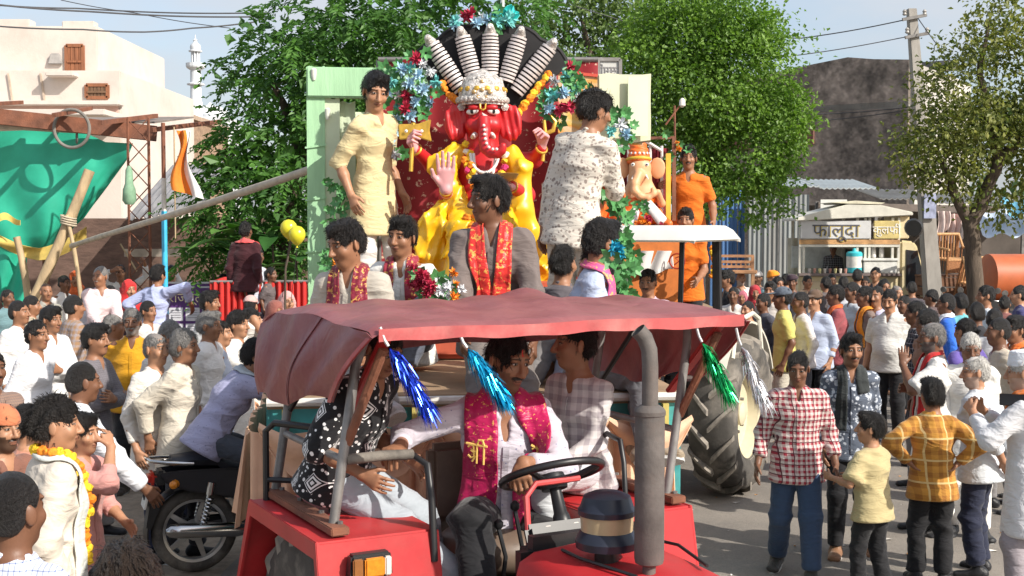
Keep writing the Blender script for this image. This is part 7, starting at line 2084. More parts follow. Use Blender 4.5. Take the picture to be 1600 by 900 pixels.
flower_arch('flower_garland', 'sky blue and crimson cloth flower garland left of the idol head', dL, 8.45,26, seed=1)
dR = [(868,128, 'w', 1.0),(885,118, 't', 1.1),(862,150, 't', 1.2),(880,145, 'b', 1.1),(900,140, 't', 1.0),(890,165, 'r', 1.2),(905,155, 'w', 1.0),(875,170, 'r', 1.1),(918,150, 'b', 1.0),(890,106, 'r', 1.0),(930,170, 'w', .9),(910,172, 'b', 1.0),(935,150, 'w', 1.0),(858,170, 'b', 1.0),(970,195, 'w', 1.1),(978,210, 'b', 1.0),(955,205, 't', .9)]
flower_arch('flower_garland', 'teal and white cloth flower garland right of the idol head', dR, 8.40,20, seed=2)
dT = [(712,34, 't', 1.0),(728,28, 'r', 1.2),(745,36, 'b', 1.1),(762,30, 'b', 1.2),(778,34, 't', 1.1),(795,30, 't', 1.3),(735,22, 'r', 1.0),(752,26, 'w', .8),(708,40, 'b', .9)]
flower_arch('flower_spray', 'turquoise ribbon and red flower spray on top of the snake hood', dT, 8.55,5, seed=3)
# turquoise satin bow on top
bw = at(790,30,8.7)
t = empty('satin_bow', bw.to_tuple(),0, 'turquoise satin bow tied at the top of the snake hood', 'bow')
m_sat = pm('turquoise_satin', (.03,.46,.44),.3, var=.2, vscale=12)
for i, (ax_, l) in enumerate(((20,.10),(155,.09),(60,.10),(115,.08),(-70,.09),(250,.07))):
 a = R(ax_); MB().sheet(lambda s, q: (cos(a) * l * s - sin(a) * (q - .5) * .07 * sin(.3 + 2.6 * s),-.02 - .03 * sin(3 * s) + .02 * sin(9 * q + i), sin(a) * l * s + cos(a) * (q - .5) * .07 * sin(.3 + 2.6 * s)),8,6,.003).build('loop', m_sat, t, smooth=True)
MB().tube([(-.02,0,-.12),(-.02,0,.14)], .012,8).build('stick', pm('white_stick', (.6,.6,.58),.6), t)
# ivy strands
def ivy(lab, pts, d, n, seed, sz=1.0):
 rs = random.Random(seed); P = [at(u, v, d + dd) for u, v, dd in pts]; o = empty('ivy_strand', P[0].to_tuple(),0, lab, 'garland'); b = P[0]
 MB().tube([p - b for p in P], .006,5).build('stem', FLM['g'], o)
 for i in range(n):
  t = rs.uniform(0, len(P) - 1.001); k = int(t); p = P[k].lerp(P[k + 1], t - k) + Vector((rs.uniform(-.05,.05), rs.uniform(-.04,.02), rs.uniform(-.03,.03)))
  f = link_obj('leaf_sprig', SPR, o); f.location = p - b; f.scale = (rs.uniform(.5,1.1) * sz, rs.uniform(.5,1.1) * sz, rs.uniform(.5,1.1) * sz); f.rotation_euler = (rs.uniform(-.5,.5), rs.uniform(0,6), rs.uniform(-.5,.5))
ivy('cloth ivy strand hanging down the left pillar of the green arch', [(520,285,0),(536,310,0),(522,335,0),(528,365,0),(518,395,0),(522,425,0)], 8.42,22,1)
ivy('leafy garland trailing down beside the white tractor roof', [(950,300,0),(958,312,-.1),(972,330,-.2),(962,372,-.3),(985,410,-.4),(965,440,-.5),(978,460,-.5)], 8.3,46,2,1.15)
ivy('cloth ivy strand under the printed banner', [(905,112,0),(930,150,0),(965,180,0),(985,215,0)], 8.7,18,3)
def posy(name, lab, u, v, d, ks, n, spread, seed):
 rs = random.Random(seed); flower_arch(name, lab, [(u + rs.gauss(0, spread), v + rs.gauss(0, spread), rs.choice(ks), rs.uniform(.5,.9)) for i in range(n)], d, 4, seed=seed)
posy('paper_flower', 'bright blue paper flower beside the face of the man in the pink stole', 965,392,6.2, 'c', 3,5,5)
posy('marigold_bunch', 'orange marigold bunch tied on the green pillar by the seated man', 527,415,7.2, 'o', 4,5,6)
def mari_string(lab, pts, d, cols, rad=.022, seed=0):
 P = [at(u, v, d + dd) for u, v, dd in pts]; C = []
 for a, b in zip(P, P[1:]):
  n = max(1, int((b - a).length / (rad * 1.3)))
  for i in range(n): C.append(a.lerp(b, i / n) + Vector((rnd.uniform(-1,1), rnd.uniform(-1,1), rnd.uniform(-1,1))) * rad * .25)
 b0 = P[0]; o = empty('marigold_string', b0.to_tuple(),0, lab, 'garland')
 bv, bf = marigold_template()
 mes = {}
 for i, c in enumerate(C):
  k = cols[i % len(cols)]
  if k not in mes: mes[k] = np_mesh('marigold', bv * rad, bf, False); mes[k].materials.append(pm('marigold_' + k, MARI[k], .8, var=.3, vscale=60))
  f = link_obj('marigold', mes[k], o); f.location = c - b0; f.rotation_euler = (rnd.uniform(0,6), rnd.uniform(0,6),0); f.scale = (rnd.uniform(.85,1.2),) * 3
mari_string('orange marigold string sloping down to the crown on its left', [(691,132,0),(700,148,-.05),(716,160,-.1),(728,166,-.15)], 8.5, 'oo', .026)
mari_string('orange marigold string sloping down to the crown on its right', [(857,118,0),(838,140,-.05),(822,162,-.1),(806,182,-.15)], 8.5, 'oy', .026)
mari_string('yellow marigold string hanging beside the white trousers', [(928,318,0),(932,340,0),(930,360,0),(938,372,0)], 8.2, 'yo', .028)
# ================================================================== the big idol
def idol():
 d0 = 8.35; O = at(755,452, d0); base = Vector((O.x, O.y, DECK))
 o = empty('elephant_headed_idol', base.to_tuple(),0, 'large seated elephant-headed idol with red face, silver crown and yellow robe', 'idol')
 def P(u, v, dy=.0): return A3(at(u, v, d0 + dy) - base)
 px = d0 / FPX                        # metres per pixel
 m_face = pm('idol_red', (.50,.016,.020),.42, var=.12, vscale=8)
 m_skinp = pm('idol_pink', (.62,.30,.30),.5, var=.1)
 m_wht = pm('idol_white', (.74,.72,.68),.45, var=.06); m_gold = pm('idol_gold', (.62,.38,.06),.35, metal=.5, var=.25, vscale=20)
 m_silv = pm('idol_silver', (.62,.58,.54),.38, metal=.45, var=.5, vscale=45, bump=.8, bscale=70); m_plate = pm('snake_plate', (.66,.60,.58),.4, metal=.15, var=.15, vscale=30); m_black = pm('hood_black', (.010,.009,.010),.75, var=.3)
 # pedestal
 MB().box((0,.15,.24),(1.05,.95,.48)).build('pedestal', pm('pedestal_cloth', (.5,.10,.05),.7), o, bevel=.03)
 # head with trunk
 sd = SDF(); X = A3((1,0,0))
 fc = P(755,183)
 sd.el(fc + A3((0,.06,.02)),(.132,.14,.13), k=.03)
 sd.el(fc + A3((0,.02,-.06)),(.105,.12,.085), k=.04)
 for s in (-1,1):
  sd.el(fc + A3((s * .065,-.045,-.055)),(.052,.05,.048), k=.03)
  sd.el(fc + A3((s * .055,-.085,.055)),(.045,.03,.022), k=.03)
 tr = [(756,188,-.12,.040),(757,205,-.16,.036),(757,220,-.18,.034),(759,232,-.19,.033),(767,239,-.20,.031),(777,240,-.21,.028),(784,235,-.22,.025),(786,228,-.23,.022)]
 for (u, v, dy, r),(u2, v2, dy2, r2) in zip(tr, tr[1:]): sd.er(P(u, v, dy), P(u2, v2, dy2), r, r2, k=.02)
 sd.er(fc + A3((0,.05,-.08)), P(755,240,.05),.10,.11, k=.05)
 v, q = mesh_sdf(sd, .009); hd = link_obj('head', np_mesh('head', v, q), o, m_face)
 for s in (-1,1):
  es = SDF(); ec = P(755 + s * 41,190,.0); M = rotm(0,0, s * -12)
  es.el(ec, (.088,.024,.112), M, k=.01); es.el(ec + A3((s * .012,0,-.06)),(.055,.02,.065), M, k=.03)
  es.el(ec + M @ A3((s * .01,-.028,.0)),(.050,.018,.075), M, k=.01, sub=True)
  v, q = mesh_sdf(es, .008, disp=lambda Pp: .004 * np.sin(Pp[...,0] * 150 + Pp[...,2] * 30)); e = link_obj('ear', np_mesh('ear', v, q), o, m_face)
  MB().lathe([(.004,-.012),(.026,-.006),(.028,.006),(.006,.012)], 6, Vector(P(755 + s * 34,167,-.02)),(0,-1,0)).build('ear_ornament', m_silv, e)
  # tusks, eyes, brows
  MB().tube([Vector(P(755 + s * 13,211,-.10)), Vector(P(755 + s * 16,214,-.16)), Vector(P(755 + s * 15,210,-.22))], [.020,.016,.006], 10).build('tusk', m_wht, hd, smooth=True)
  ey = fc + A3((s * .068,-.082,.030))
  ew = SDF(); ew.el(ey, (.042,.018,.021), rotm(0, s * 8, s * 18), k=.004); v, q = mesh_sdf(ew, .005); ee = link_obj('eye', np_mesh('eye', v, q), hd, m_wht)
  ip = SDF(); ip.el(ey + A3((0,-.010,.0)),(.015,.011,.017)); v, q = mesh_sdf(ip, .0035); link_obj('pupil', np_mesh('pupil', v, q), ee, m_black)
  MB().tube([Vector(ey + A3((-s * .036,-.014,.016))), Vector(ey + A3((0,-.022,.030))), Vector(ey + A3((s * .038,-.004,.022)))], .005,6).build('brow', m_black, hd, smooth=True)
 # forehead mark and trunk studs
 fy = -.115
 MB().tube([Vector(fc + A3((-.018, fy, .078))), Vector(fc + A3((-.016, fy - .006,.045))), Vector(fc + A3((0, fy - .012,.034))), Vector(fc + A3((.016, fy - .006,.045))), Vector(fc + A3((.018, fy, .078)))], .006,6).build('forehead_mark', m_gold, hd, smooth=True)
 MB().lathe([(.004,0),(.026,.004),(.022,.010),(.003,.016)], 3, Vector(P(756,181,-.135)),(0,-1,0)).build('trunk_jewel', pm('jewel_pale', (.70,.45,.42),.3), hd)
 for i, (u, v) in enumerate(((756,196),(757,203),(757,210),(758,217),(760,224),(764,230),(770,233),(776,233))):
  MB().lathe([(.002,-.004),(.010,0),(.006,.006),(.001,.008)], 8, Vector(P(u, v, -.20 - .008 * i)),(0,-1,0)).build('stud', m_wht, hd)
 # crown
 cr = empty('crown', Vector(P(754,161,.03)).to_tuple()); cr.parent = o; cr.scale = (1.03,1.03,.95)
 MB().lathe([(.15,-.02),(.155,.02),(.150,.08),(.128,.15),(.09,.195),(.04,.215),(.01,.235)], 32).build('crown_body', m_silv, cr, smooth=.8)
 for i in range(17):
  a = R(-90 + (i - 8) * 13); MB().lathe([(.003,-.004),(.024,0),(.020,.012),(.004,.018)], 8,(cos(a) * .155, sin(a) * .155,.015),(cos(a), sin(a),0)).build('crown_boss', m_silv, cr)
  if i % 2: MB().lathe([(.003,-.004),(.022,0),(.016,.014),(.004,.018)], 8,(cos(a) * .140, sin(a) * .140,.085),(cos(a), sin(a),.3)).build('crown_boss', m_gold, cr)
  MB().lathe([(.003,-.004),(.016,0),(.012,.010),(.003,.014)], 8,(cos(a) * .115, sin(a) * .115,.150 + .01 * sin(i)),(cos(a), sin(a),.8)).build('crown_boss', m_silv, cr)
 for i, (dx, dz) in enumerate(((-.05,.06),(.0,.075),(.05,.06),(-.028,.022),(.028,.022),(0,.13))):
  MB().lathe([(.004,0),(.017,.003),(.014,.012),(.003,.018)], 10,(dx, -.152 + .35 * max(0, dz - .05), dz),(0,-1,.15)).build('crown_gem', pm('gem_gold', (.45,.30,.14),.25, metal=.3), cr, smooth=True)
 # snake hood fan
 hf = empty('snake_hood', (0,0,0)); hf.parent = o
 cx, cv = 765,195; arc = []
 for i in range(25):
  a = R(37 + (143 - 37) * (i / 24)); rr = 156 + 6 * abs(sin((i / 24) * 5 * pi)); rr *= 1.0 - .02 * abs(i - 12) / 12
  arc.append((cx - cos(a) * rr * 1.0, cv - sin(a) * rr))
 poly = [P(u, v, .24) for u, v in arc] + [P(800,175,.20), P(765,160,.2), P(725,175,.20)]
 vs = [tuple(p) for p in poly] + [tuple(p + A3((0,.05,0))) for p in poly]; n = len(poly)
 fs = [tuple(range(n - 1,-1,-1)), tuple(range(n, 2 * n))] + [(i, (i + 1) % n, n + (i + 1) % n, n + i) for i in range(n)]
 MB().add(vs, fs).build('fan', m_black, hf)
 MB().tube([Vector(P(u, v, .25)) for u, v in arc], .016,8).build('fan_rim', m_black, hf, smooth=True)
 for k, (u0, v0, u1, v1) in enumerate(((722,142,674,68),(742,128,722,56),(766,122,766,52),(790,128,812,56),(806,145,860,73))):
  a = P(u0, v0,.17); b = P(u1, v1,.19); nk = MB()
  nseg = 13
  neck = MB().tube([Vector(a), Vector(b)], [.038,.042], 10).build('snake_neck', m_black, hf, smooth=True)
  for j in range(nseg):
   c = a + (b - a) * ((j + .5) / nseg); dv = (b - a) / nseg
   ww = .050 + .008 * sin(pi * j / nseg)
   x_ = nrm(np.cross(nrm(dv), A3((0,1,0))))
   m = MB(); pr = []
   for q_ in range(10):
    an = pi * (q_ / 9); pr.append((-cos(an) * ww, -sin(an) * .046))
   A = Vector(c - dv * .36); B = Vector(c + dv * .22); xv = Vector(x_); yv = Vector((0,1,0))
   vs = [A + xv * p0 + yv * p1 for p0, p1 in pr] + [B + xv * p0 * 1.03 + yv * p1 * 1.06 for p0, p1 in pr]
   fs = [(q_, q_ + 1,11 + q_, 10 + q_) for q_ in range(9)] + [tuple(range(10)), tuple(range(19,9,-1))]
   m.add(vs, fs).build('belly_scale', m_plate, neck, smooth=.8)
  hs = SDF(); hs.er(b, b + (b - a) / np.linalg.norm(b - a) * .035 + A3((0,-.05,0)),.042,.026, k=.01); v, q = mesh_sdf(hs, .009); link_obj('snake_head', np_mesh('snake_head', v, q), neck, m_silv)
 # torso, arms
 sd = SDF()
 sd.er(P(757,330,.05), P(757,262,.05),.20,.20,.16,.14, k=.05); sd.er(P(722,250,.06), P(792,250,.06),.085, k=.05); sd.er(P(757,262,.05), P(756,235,.05),.12,.09, k=.05)
 v, q = mesh_sdf(sd, .012); link_obj('torso', np_mesh('torso', v, q), o, m_face)
 def arm(pts, hand, hdir, hn, nm, side, curl, mat=m_skinp, sleeve=m_face):
  s1 = SDF()
  for (a, ra),(b, rb) in zip(pts, pts[1:]): s1.er(a, b, ra, rb, k=.03)
  v, q = mesh_sdf(s1,.010); a_ = link_obj('arm', np_mesh('arm', v, q), o, sleeve)
  s2 = SDF(); hand_sdf(s2, pts[-1][0], hdir, hn, hand, curl=curl, side=side); s2.er(pts[-2][0] * .3 + pts[-1][0] * .7, pts[-1][0], .036 * hand / 1.2,.030 * hand / 1.2, k=.02)
  v, q = mesh_sdf(s2,.0055); h_ = link_obj('hand', np_mesh('hand', v, q), a_, mat)
  MB().torus(Vector(pts[-1][0]),.036,.009, tuple(nrm(pts[-1][0] - pts[-2][0])),18,6).build('bangle', m_gold, a_, smooth=True)
 arm([(P(718,252,.05),.062),(P(700,310,-.02),.055),(P(697,297,-.20),.038)], 1.45,(0,-.12,1),(0,-1,0), 'raised', 1,4)
 arm([(P(715,250,.10),.060),(P(675,258,.12),.050),(P(650,234,-.05),.036)], 1.20,(-.3,-.55,.55),(.6,-.4,.2), 'axe', -1,62)
 arm([(P(795,252,.05),.062),(P(822,305,-.02),.055),(P(800,292,-.20),.038)], 1.30,(-.85,-.5,.10),(0,-.2,1), 'bowl', 1,14)
 arm([(P(798,250,.10),.060),(P(835,250,.12),.050),(P(846,232,.02),.036)], 1.15,(.2,-.3,.8),(-.5,-.5,.2), 'rear', 1,62)
 # axe and goad
 ax = empty('golden_axe', (0,0,0)); ax.parent = o
 MB().tube([Vector(P(642,268,-.10)), Vector(P(646,192,-.10))], .014,8).build('haft', m_gold, ax, smooth=True)
 MB().prism([(-.10,-.05),(.03,-.045),(.11,-.075),(.10,.0),(.115,.07),(.03,.045),(-.10,.05)], Vector(P(647,205,-.10)),(1,0,.06),(-.06,0,1),.025).build('blade', m_gold, ax, bevel=.006)
 for dx in (-.05,0,.05): MB().lathe([(.002,0),(.011,.003),(.002,.010)], 8, Vector(P(647,205,-.115)) + Vector((dx, -.01,0)),(0,-1,0)).build('stud', m_wht, ax)
 gd = empty('golden_goad', (0,0,0)); gd.parent = o
 MB().tube([Vector(P(848,252,.02)), Vector(P(852,205,.02)), Vector(P(850,188,.02))], .012,8).build('haft', m_gold, gd, smooth=True)
 MB().tube([Vector(P(851,210,.02)), Vector(P(864,204,.02)), Vector(P(868,190,.02)), Vector(P(860,180,.02))], [.014,.016,.013,.004], 8).build('hook', m_gold, gd, smooth=True)
 # yellow robe: shawl over both shoulders, lap and falling panels
 m_yel = pm('yellow_satin', (.78,.44,.010),.36, var=.16, vscale=4, spec=.6)
 def robe(prims, nm, seed, amp=.020, fr=22, dirv=(1.0,.3,.25), vox=.013):
  s3 = SDF()
  for a, b, w1, w2, d1, d2 in prims: s3.er(a, b, w1, w2, d1, d2, cap=.5, k=.05)
  v, q = mesh_sdf(s3, vox, disp=lambda Q: folds(Q, seed, amp, fr, dirv)); link_obj(nm, np_mesh(nm, v, q), o, m_yel)
 robe([(P(715,240,.02), P(690,262,-.06),.075,.10,.09,.09),(P(690,262,-.06), P(722,330,-.12),.08,.07,.07,.07),(P(712,310,-.10), P(700,335,-.10),.05,.06,.05,.05)], 'shawl', 3,.012)
 robe([(P(798,242,.02), P(815,270,-.05),.085,.085,.09,.09),(P(815,262,-.05), P(812,330,-.10),.075,.085,.07,.07),(P(812,330,-.10), P(842,400,-.06),.075,.10,.06,.06),(P(842,400,-.06), P(858,450,-.02),.10,.07,.06,.05)], 'shawl', 5,.012)
 robe([(P(698,318,-.10), P(678,350,-.12),.06,.10,.06,.07),(P(678,350,-.12), P(672,400,-.12),.11,.10,.07,.06),(P(674,400,-.12), P(692,446,-.10),.10,.085,.06,.05)], 'sleeve_fall', 7,.014)
 robe([(P(712,352,-.10), P(800,352,-.10),.13,.13,.13,.13),(P(722,352,-.22), P(716,448,-.26),.105,.12,.09,.08),(P(790,352,-.22), P(798,448,-.26),.105,.12,.09,.08),(P(757,345,0), P(757,440,-.02),.2,.26,.2,.2)], 'dhoti', 9,.016,26)
 MB().tube([Vector(P(u, 443 - 2 * abs(sin(u)),-.33)) for u in range(668,742,8)], .012,6).build('hem_band', m_silv, o, smooth=True)
 MB().tube([Vector(P(u, 438,-.335)) for u in range(668,742,8)], .006,6).build('hem_band', m_gold, o, smooth=True)
 # garlands on the chest
 def gar(nm, pts, cols, rad):
  g_ = empty(nm, (0,0,0)); g_.parent = o
  C = []
  for (u, v, dy),(u2, v2, dy2) in zip(pts, pts[1:]):
   n = max(1, int(math.hypot(u2 - u, v2 - v) * px / (rad * 1.5)))
   for i in range(n): t = i / n; C.append((P(u + (u2 - u) * t + rnd.uniform(-2,2), v + (v2 - v) * t, dy + (dy2 - dy) * t)))
  for j, k in enumerate(cols):
   tag(link_obj('flower_row', balls_mesh('flower_row', C[j::len(cols)], rad, 3 + j), g_, pm('marigold_' + k, MARI[k], .8, var=.3, vscale=60)), kind='stuff')
 gar('flower_garland', [(727,225,-.06),(728,250,-.12),(735,275,-.16),(742,300,-.18),(748,322,-.18),(757,335,-.2),(770,318,-.18),(782,290,-.16),(788,262,-.12),(790,232,-.06)], 'ywoyp', .024)
 gar('flower_garland', [(735,240,-.10),(738,268,-.17),(745,292,-.20),(752,310,-.21)], 'yyo', .026)
 gar('flower_garland', [(715,350,-.25),(728,340,-.27),(742,335,-.28),(752,345,-.28),(735,352,-.29),(748,358,-.30),(722,362,-.29)], 'oo', .028)
 for i, (w, dr) in enumerate(((22,30),(17,48))):
  pts = [Vector(P(757 + w * cos(R(180 + 18 * j)),240 + dr * sin(R(18 * j)),-.13 - .05 * sin(R(18 * j)))) for j in range(11)]
  MB().tube(pts, .010,8).build('pearl_necklace', m_wht, o, smooth=True)
 # sweets bowl in the near hand
 MB().lathe([(.03,0),(.07,.02),(.085,.05),(.07,.055)], 16, Vector(P(790,284,-.26))).build('sweet_bowl', pm('bowl_gold', (.5,.30,.10),.4, metal=.4), o, smooth=True)
idol()
# ================================================================== second float with the small idol
def small_float():
 yb = 14.0; xb = 1.42
 o = empty('small_trolley', (xb, 13.0,0), R(-4), 'trolley with white cloth front carrying the small idol', 'trailer')
 DK = 1.55
 MB().box((0,1.3, DK - .05),(1.7,2.6,.08)).build('deck', pm('deck_ply2', (.3,.2,.12),.8), o)
 MB().box((0,1.3,.95),(1.7,2.5,.12)).build('bed', m_exh, o)
 for s in (-1,1):
  MB().box((s * .84,1.3,1.22),(.04,2.5,.55)).build('side_board', pm('board_maroon', (.25,.03,.03),.6), o)
  w = MB().torus((s * .7,1.5,.42),.31,.11,(1,0,0),28,10).build('wheel', m_rub, o, smooth=True)
  MB().lathe([(.2,-.02),(.18,.04),(.03,.05)], 18,(s * .78,1.5,.42),(s, 0,0)).build('rim', m_steel, w)
 MB().box((0,.0,1.22),(1.7,.04,.55)).build('front_board', pm('board_maroon', (.25,.03,.03)), o)
 MB().bar((0,-.9,.55),(0,.3,.85),.1).build('drawbar', m_exh, o)
 MB().box((.35,-.25,.90),(1.0,.5,.06)).build('step', m_exh, o)
 d = 13.15
 MB().sheet(lambda s, t: Vector(at(990 + 62 * s, 392 + (34 + 6 * sin(5 * s)) * t, d - .2)) - o.location + Vector((0,.03 * sin(14 * s + 3 * t),0)),20,10,.01).build('white_cloth', pm('cloth_white', (.62,.60,.58),.9, var=.1), o, smooth=True)
 o.rotation_euler = (0,0,0)
 # throne
 t = empty('idol_throne', (0,0,0),0, 'maroon curtained throne with white posts behind the small idol', 'throne')
 mm = pm('maroon_velvet', (.16,.006,.012),.8, var=.2); mwh = pm('post_white', (.66,.62,.58),.5); myl = pm('gold_cloth', (.66,.42,.04),.5)
 def W(u, v, dy=0): return at(u, v, d + dy)
 MB().sheet(lambda s, q: W(955 + 90 * s, 232 + 118 * q, .35) + Vector((0,.02 * sin(s * 40),0)),40,4,.02).build('curtain', mm, t, smooth=True)
 for u in (966,982,1016,1034): MB().tube([W(u, 228,.28), W(u, 350,.28)], .016,8).build('post', mwh, t)
 MB().tube([W(962,244,.26), W(975,226,.26), W(998,215,.26), W(1018,226,.26), W(1034,236,.26)], .018,8).build('arch_rail', mwh, t, smooth=True)
 MB().bar(W(1044,240,.2), W(1044,345,.2),.05).build('gold_post', myl, t)
 MB().bar(W(960,217,.34), W(1055,215,.34),.03).build('top_rail', m_rust, t); MB().bar(W(1053,215,.3), W(1053,345,.3),.04).build('side_post', m_rust, t)
 zb = W(1000,352).z
 MB().box((W(1005,352).x, W(1005,352).y + .1,(zb + DK) / 2),(.75,.6, zb - DK)).build('plinth', pm('plinth_orange', (.55,.16,.03),.7), t)
 # idol
 b = W(1000,352); i_ = empty('small_idol', b.to_tuple(),0, 'small pale elephant-headed idol with orange turban and dhoti', 'idol')
 def P(u, v, dy=.0): return A3(at(u, v, d + dy) - b)
 mp = pm('idol_peach', (.66,.34,.17),.5, var=.08); mor = pm('idol_orange', (.70,.13,.015),.5, var=.2, vscale=20)
 sd = SDF(); sd.el(P(1000,262,0),(.115,.11,.12), k=.03); sd.el(P(1000,275,-.02),(.10,.09,.08), k=.03)
 tr = [(998,272,-.10,.05),(992,287,-.14,.046),(992,298,-.16,.042),(1000,306,-.17,.038),(1012,309,-.17,.034),(1021,303,-.17,.028),(1020,296,-.18,.024)]
 for (u, v, dy, r),(u2, v2, dy2, r2) in zip(tr, tr[1:]): sd.er(P(u, v, dy), P(u2, v2, dy2), r, r2, k=.02)
 sd.er(P(1000,280,.02), P(1000,330,.02),.12,.17,.10,.13, k=.05)
 sd.er(P(985,292,0), P(968,322,-.08),.045,.038, k=.03); sd.er(P(968,322,-.08), P(978,335,-.18),.036,.03, k=.02)
 sd.er(P(1015,292,0), P(1034,318,-.06),.045,.038, k=.03); sd.er(P(1034,318,-.06), P(1028,300,-.16),.036,.03, k=.02)
 v, q = mesh_sdf(sd, .010); bd = link_obj('body', np_mesh('body', v, q), i_, mp)
 for s in (-1,1):
  es = SDF(); ec = P(1000 + s * 27,262,.05); M = rotm(0,0, s * -15); es.el(ec, (.085,.018,.105), M); es.el(ec + A3((s * .01,0,-.05)),(.05,.018,.06), M, k=.03); v, q = mesh_sdf(es, .009); link_obj('ear', np_mesh('ear', v, q), i_, mp)
  MB().lathe([(.002,-.004),(.018,0),(.002,.008)], 12, Vector(P(1000 + s * 11,257,-.105)),(0,-1,0)).build('eye', pm('eye_white', (.7,.68,.62),.4), bd)
  MB().lathe([(.002,-.004),(.009,0),(.002,.006)], 10, Vector(P(1000 + s * 11,257,-.112)),(0,-1,0)).build('pupil', m_dark, bd)
  MB().tube([Vector(P(1000 + s * 9,274,-.09)), Vector(P(1000 + s * 13,280,-.15))], [.014,.006], 8).build('tusk', pm('eye_white', (.7,.68,.62)), bd, smooth=True)
 cs = SDF(); cs.er(P(998,250,.02), P(997,226,.03),.125,.085,.12,.08, cap=.6, k=.03); cs.er(P(997,226,.03), P(996,214,.03),.05,.015, k=.03)
 v, q = mesh_sdf(cs, .011, disp=lambda Q: .006 * np.sin(Q[...,2] * 140 + Q[...,0] * 30)); cw = link_obj('turban', np_mesh('turban', v, q), i_, mor)
 MB().torus(Vector(P(998,249,.02)),.118,.016,(0,.1,1),26,8).build('turban_band', myl, cw, smooth=True)
 for k in range(7): a = R(200 + 23 * k); MB().lathe([(.002,0),(.014,.003),(.002,.01)], 8, Vector(P(998,240,.02)) + Vector((cos(a) * .112, sin(a) * .112,0)),(cos(a), sin(a),.2)).build('turban_jewel', mwh, cw)
 ds = SDF(); ds.er(P(985,338,-.05), P(1022,338,-.05),.10,.10,.10,.10, k=.04); ds.er(P(985,320,-.06), P(1012,312,-.08),.07,.08, k=.04); ds.er(P(975,345,-.1), P(972,352,-.2),.07,.05, k=.03); ds.er(P(1030,345,-.12), P(1045,350,-.2),.07,.05, k=.03)
 v, q = mesh_sdf(ds, .012, disp=lambda Q: folds(Q, 4,.010,28)); link_obj('dhoti', np_mesh('dhoti', v, q), i_, mor)
 ws = SDF(); ws.er(P(1012,318,-.16), P(1034,345,-.20),.05,.06,.03,.03, k=.03); ws.er(P(992,330,-.17), P(985,350,-.2),.05,.06,.03,.03, k=.03); v, q = mesh_sdf(ws, .010); link_obj('white_sash', np_mesh('white_sash', v, q), i_, pm('sash_white', (.62,.60,.60),.7))
 # orange cloth and flowers heaped in front
 posy('flower_heap', 'heap of orange flowers at the feet of the small idol', 1010,350, d - .3, 'oor', 12,12,11)
 posy('flower_heap', 'mixed flower heap by the orange cloth left of the small idol', 955,345, d - .6, 'owr', 10,10,12)
 tag(MB().sheet(lambda s, q: at(935 + 36 * s + 6 * sin(5 * q),290 + 62 * q - 12 * sin(3 * s),10.5) + Vector((0,.05 * sin(9 * s + 3 * q),0)),14,14,.01).build('orange_cloth', pm('cloth_orange', (.70,.14,.02),.7, var=.25, vscale=10), None, smooth=True), 'bright orange cloth hanging behind the leafy garland', 'cloth')
 # lamp stand beside the throne
 l = empty('bulb_post', at(1060,345,13.6).to_tuple(),0, 'thin metal post with a bulb holder and crossed rods behind the small idol', 'post')
 b2 = l.location; MB().tube([(0,0,-2.0), Vector(at(1054,165,13.6)) - b2], .012,6).build('rod', m_rust, l)
 MB().tube([Vector(at(1040,195,13.6)) - b2, Vector(at(1066,160,13.6)) - b2], .010,6).build('cross_rod', m_rust, l)
 MB().lathe([(.01,0),(.035,.02),(.03,.08),(.01,.1)], 10, Vector(at(1066,168,13.6)) - b2).build('bulb', pm('bulb_white', (.75,.72,.65),.3), l, smooth=True)
 posy('marigold_bunch', 'orange marigold hung on the bulb post above the orange shirt', 1061,228,13.4, 'o', 3,3,13)
 mari_string('orange marigold string on the tractor roof post', [(1112,388,0),(1116,410,0),(1110,440,0)], 12.6, 'oy', .03)
small_float()
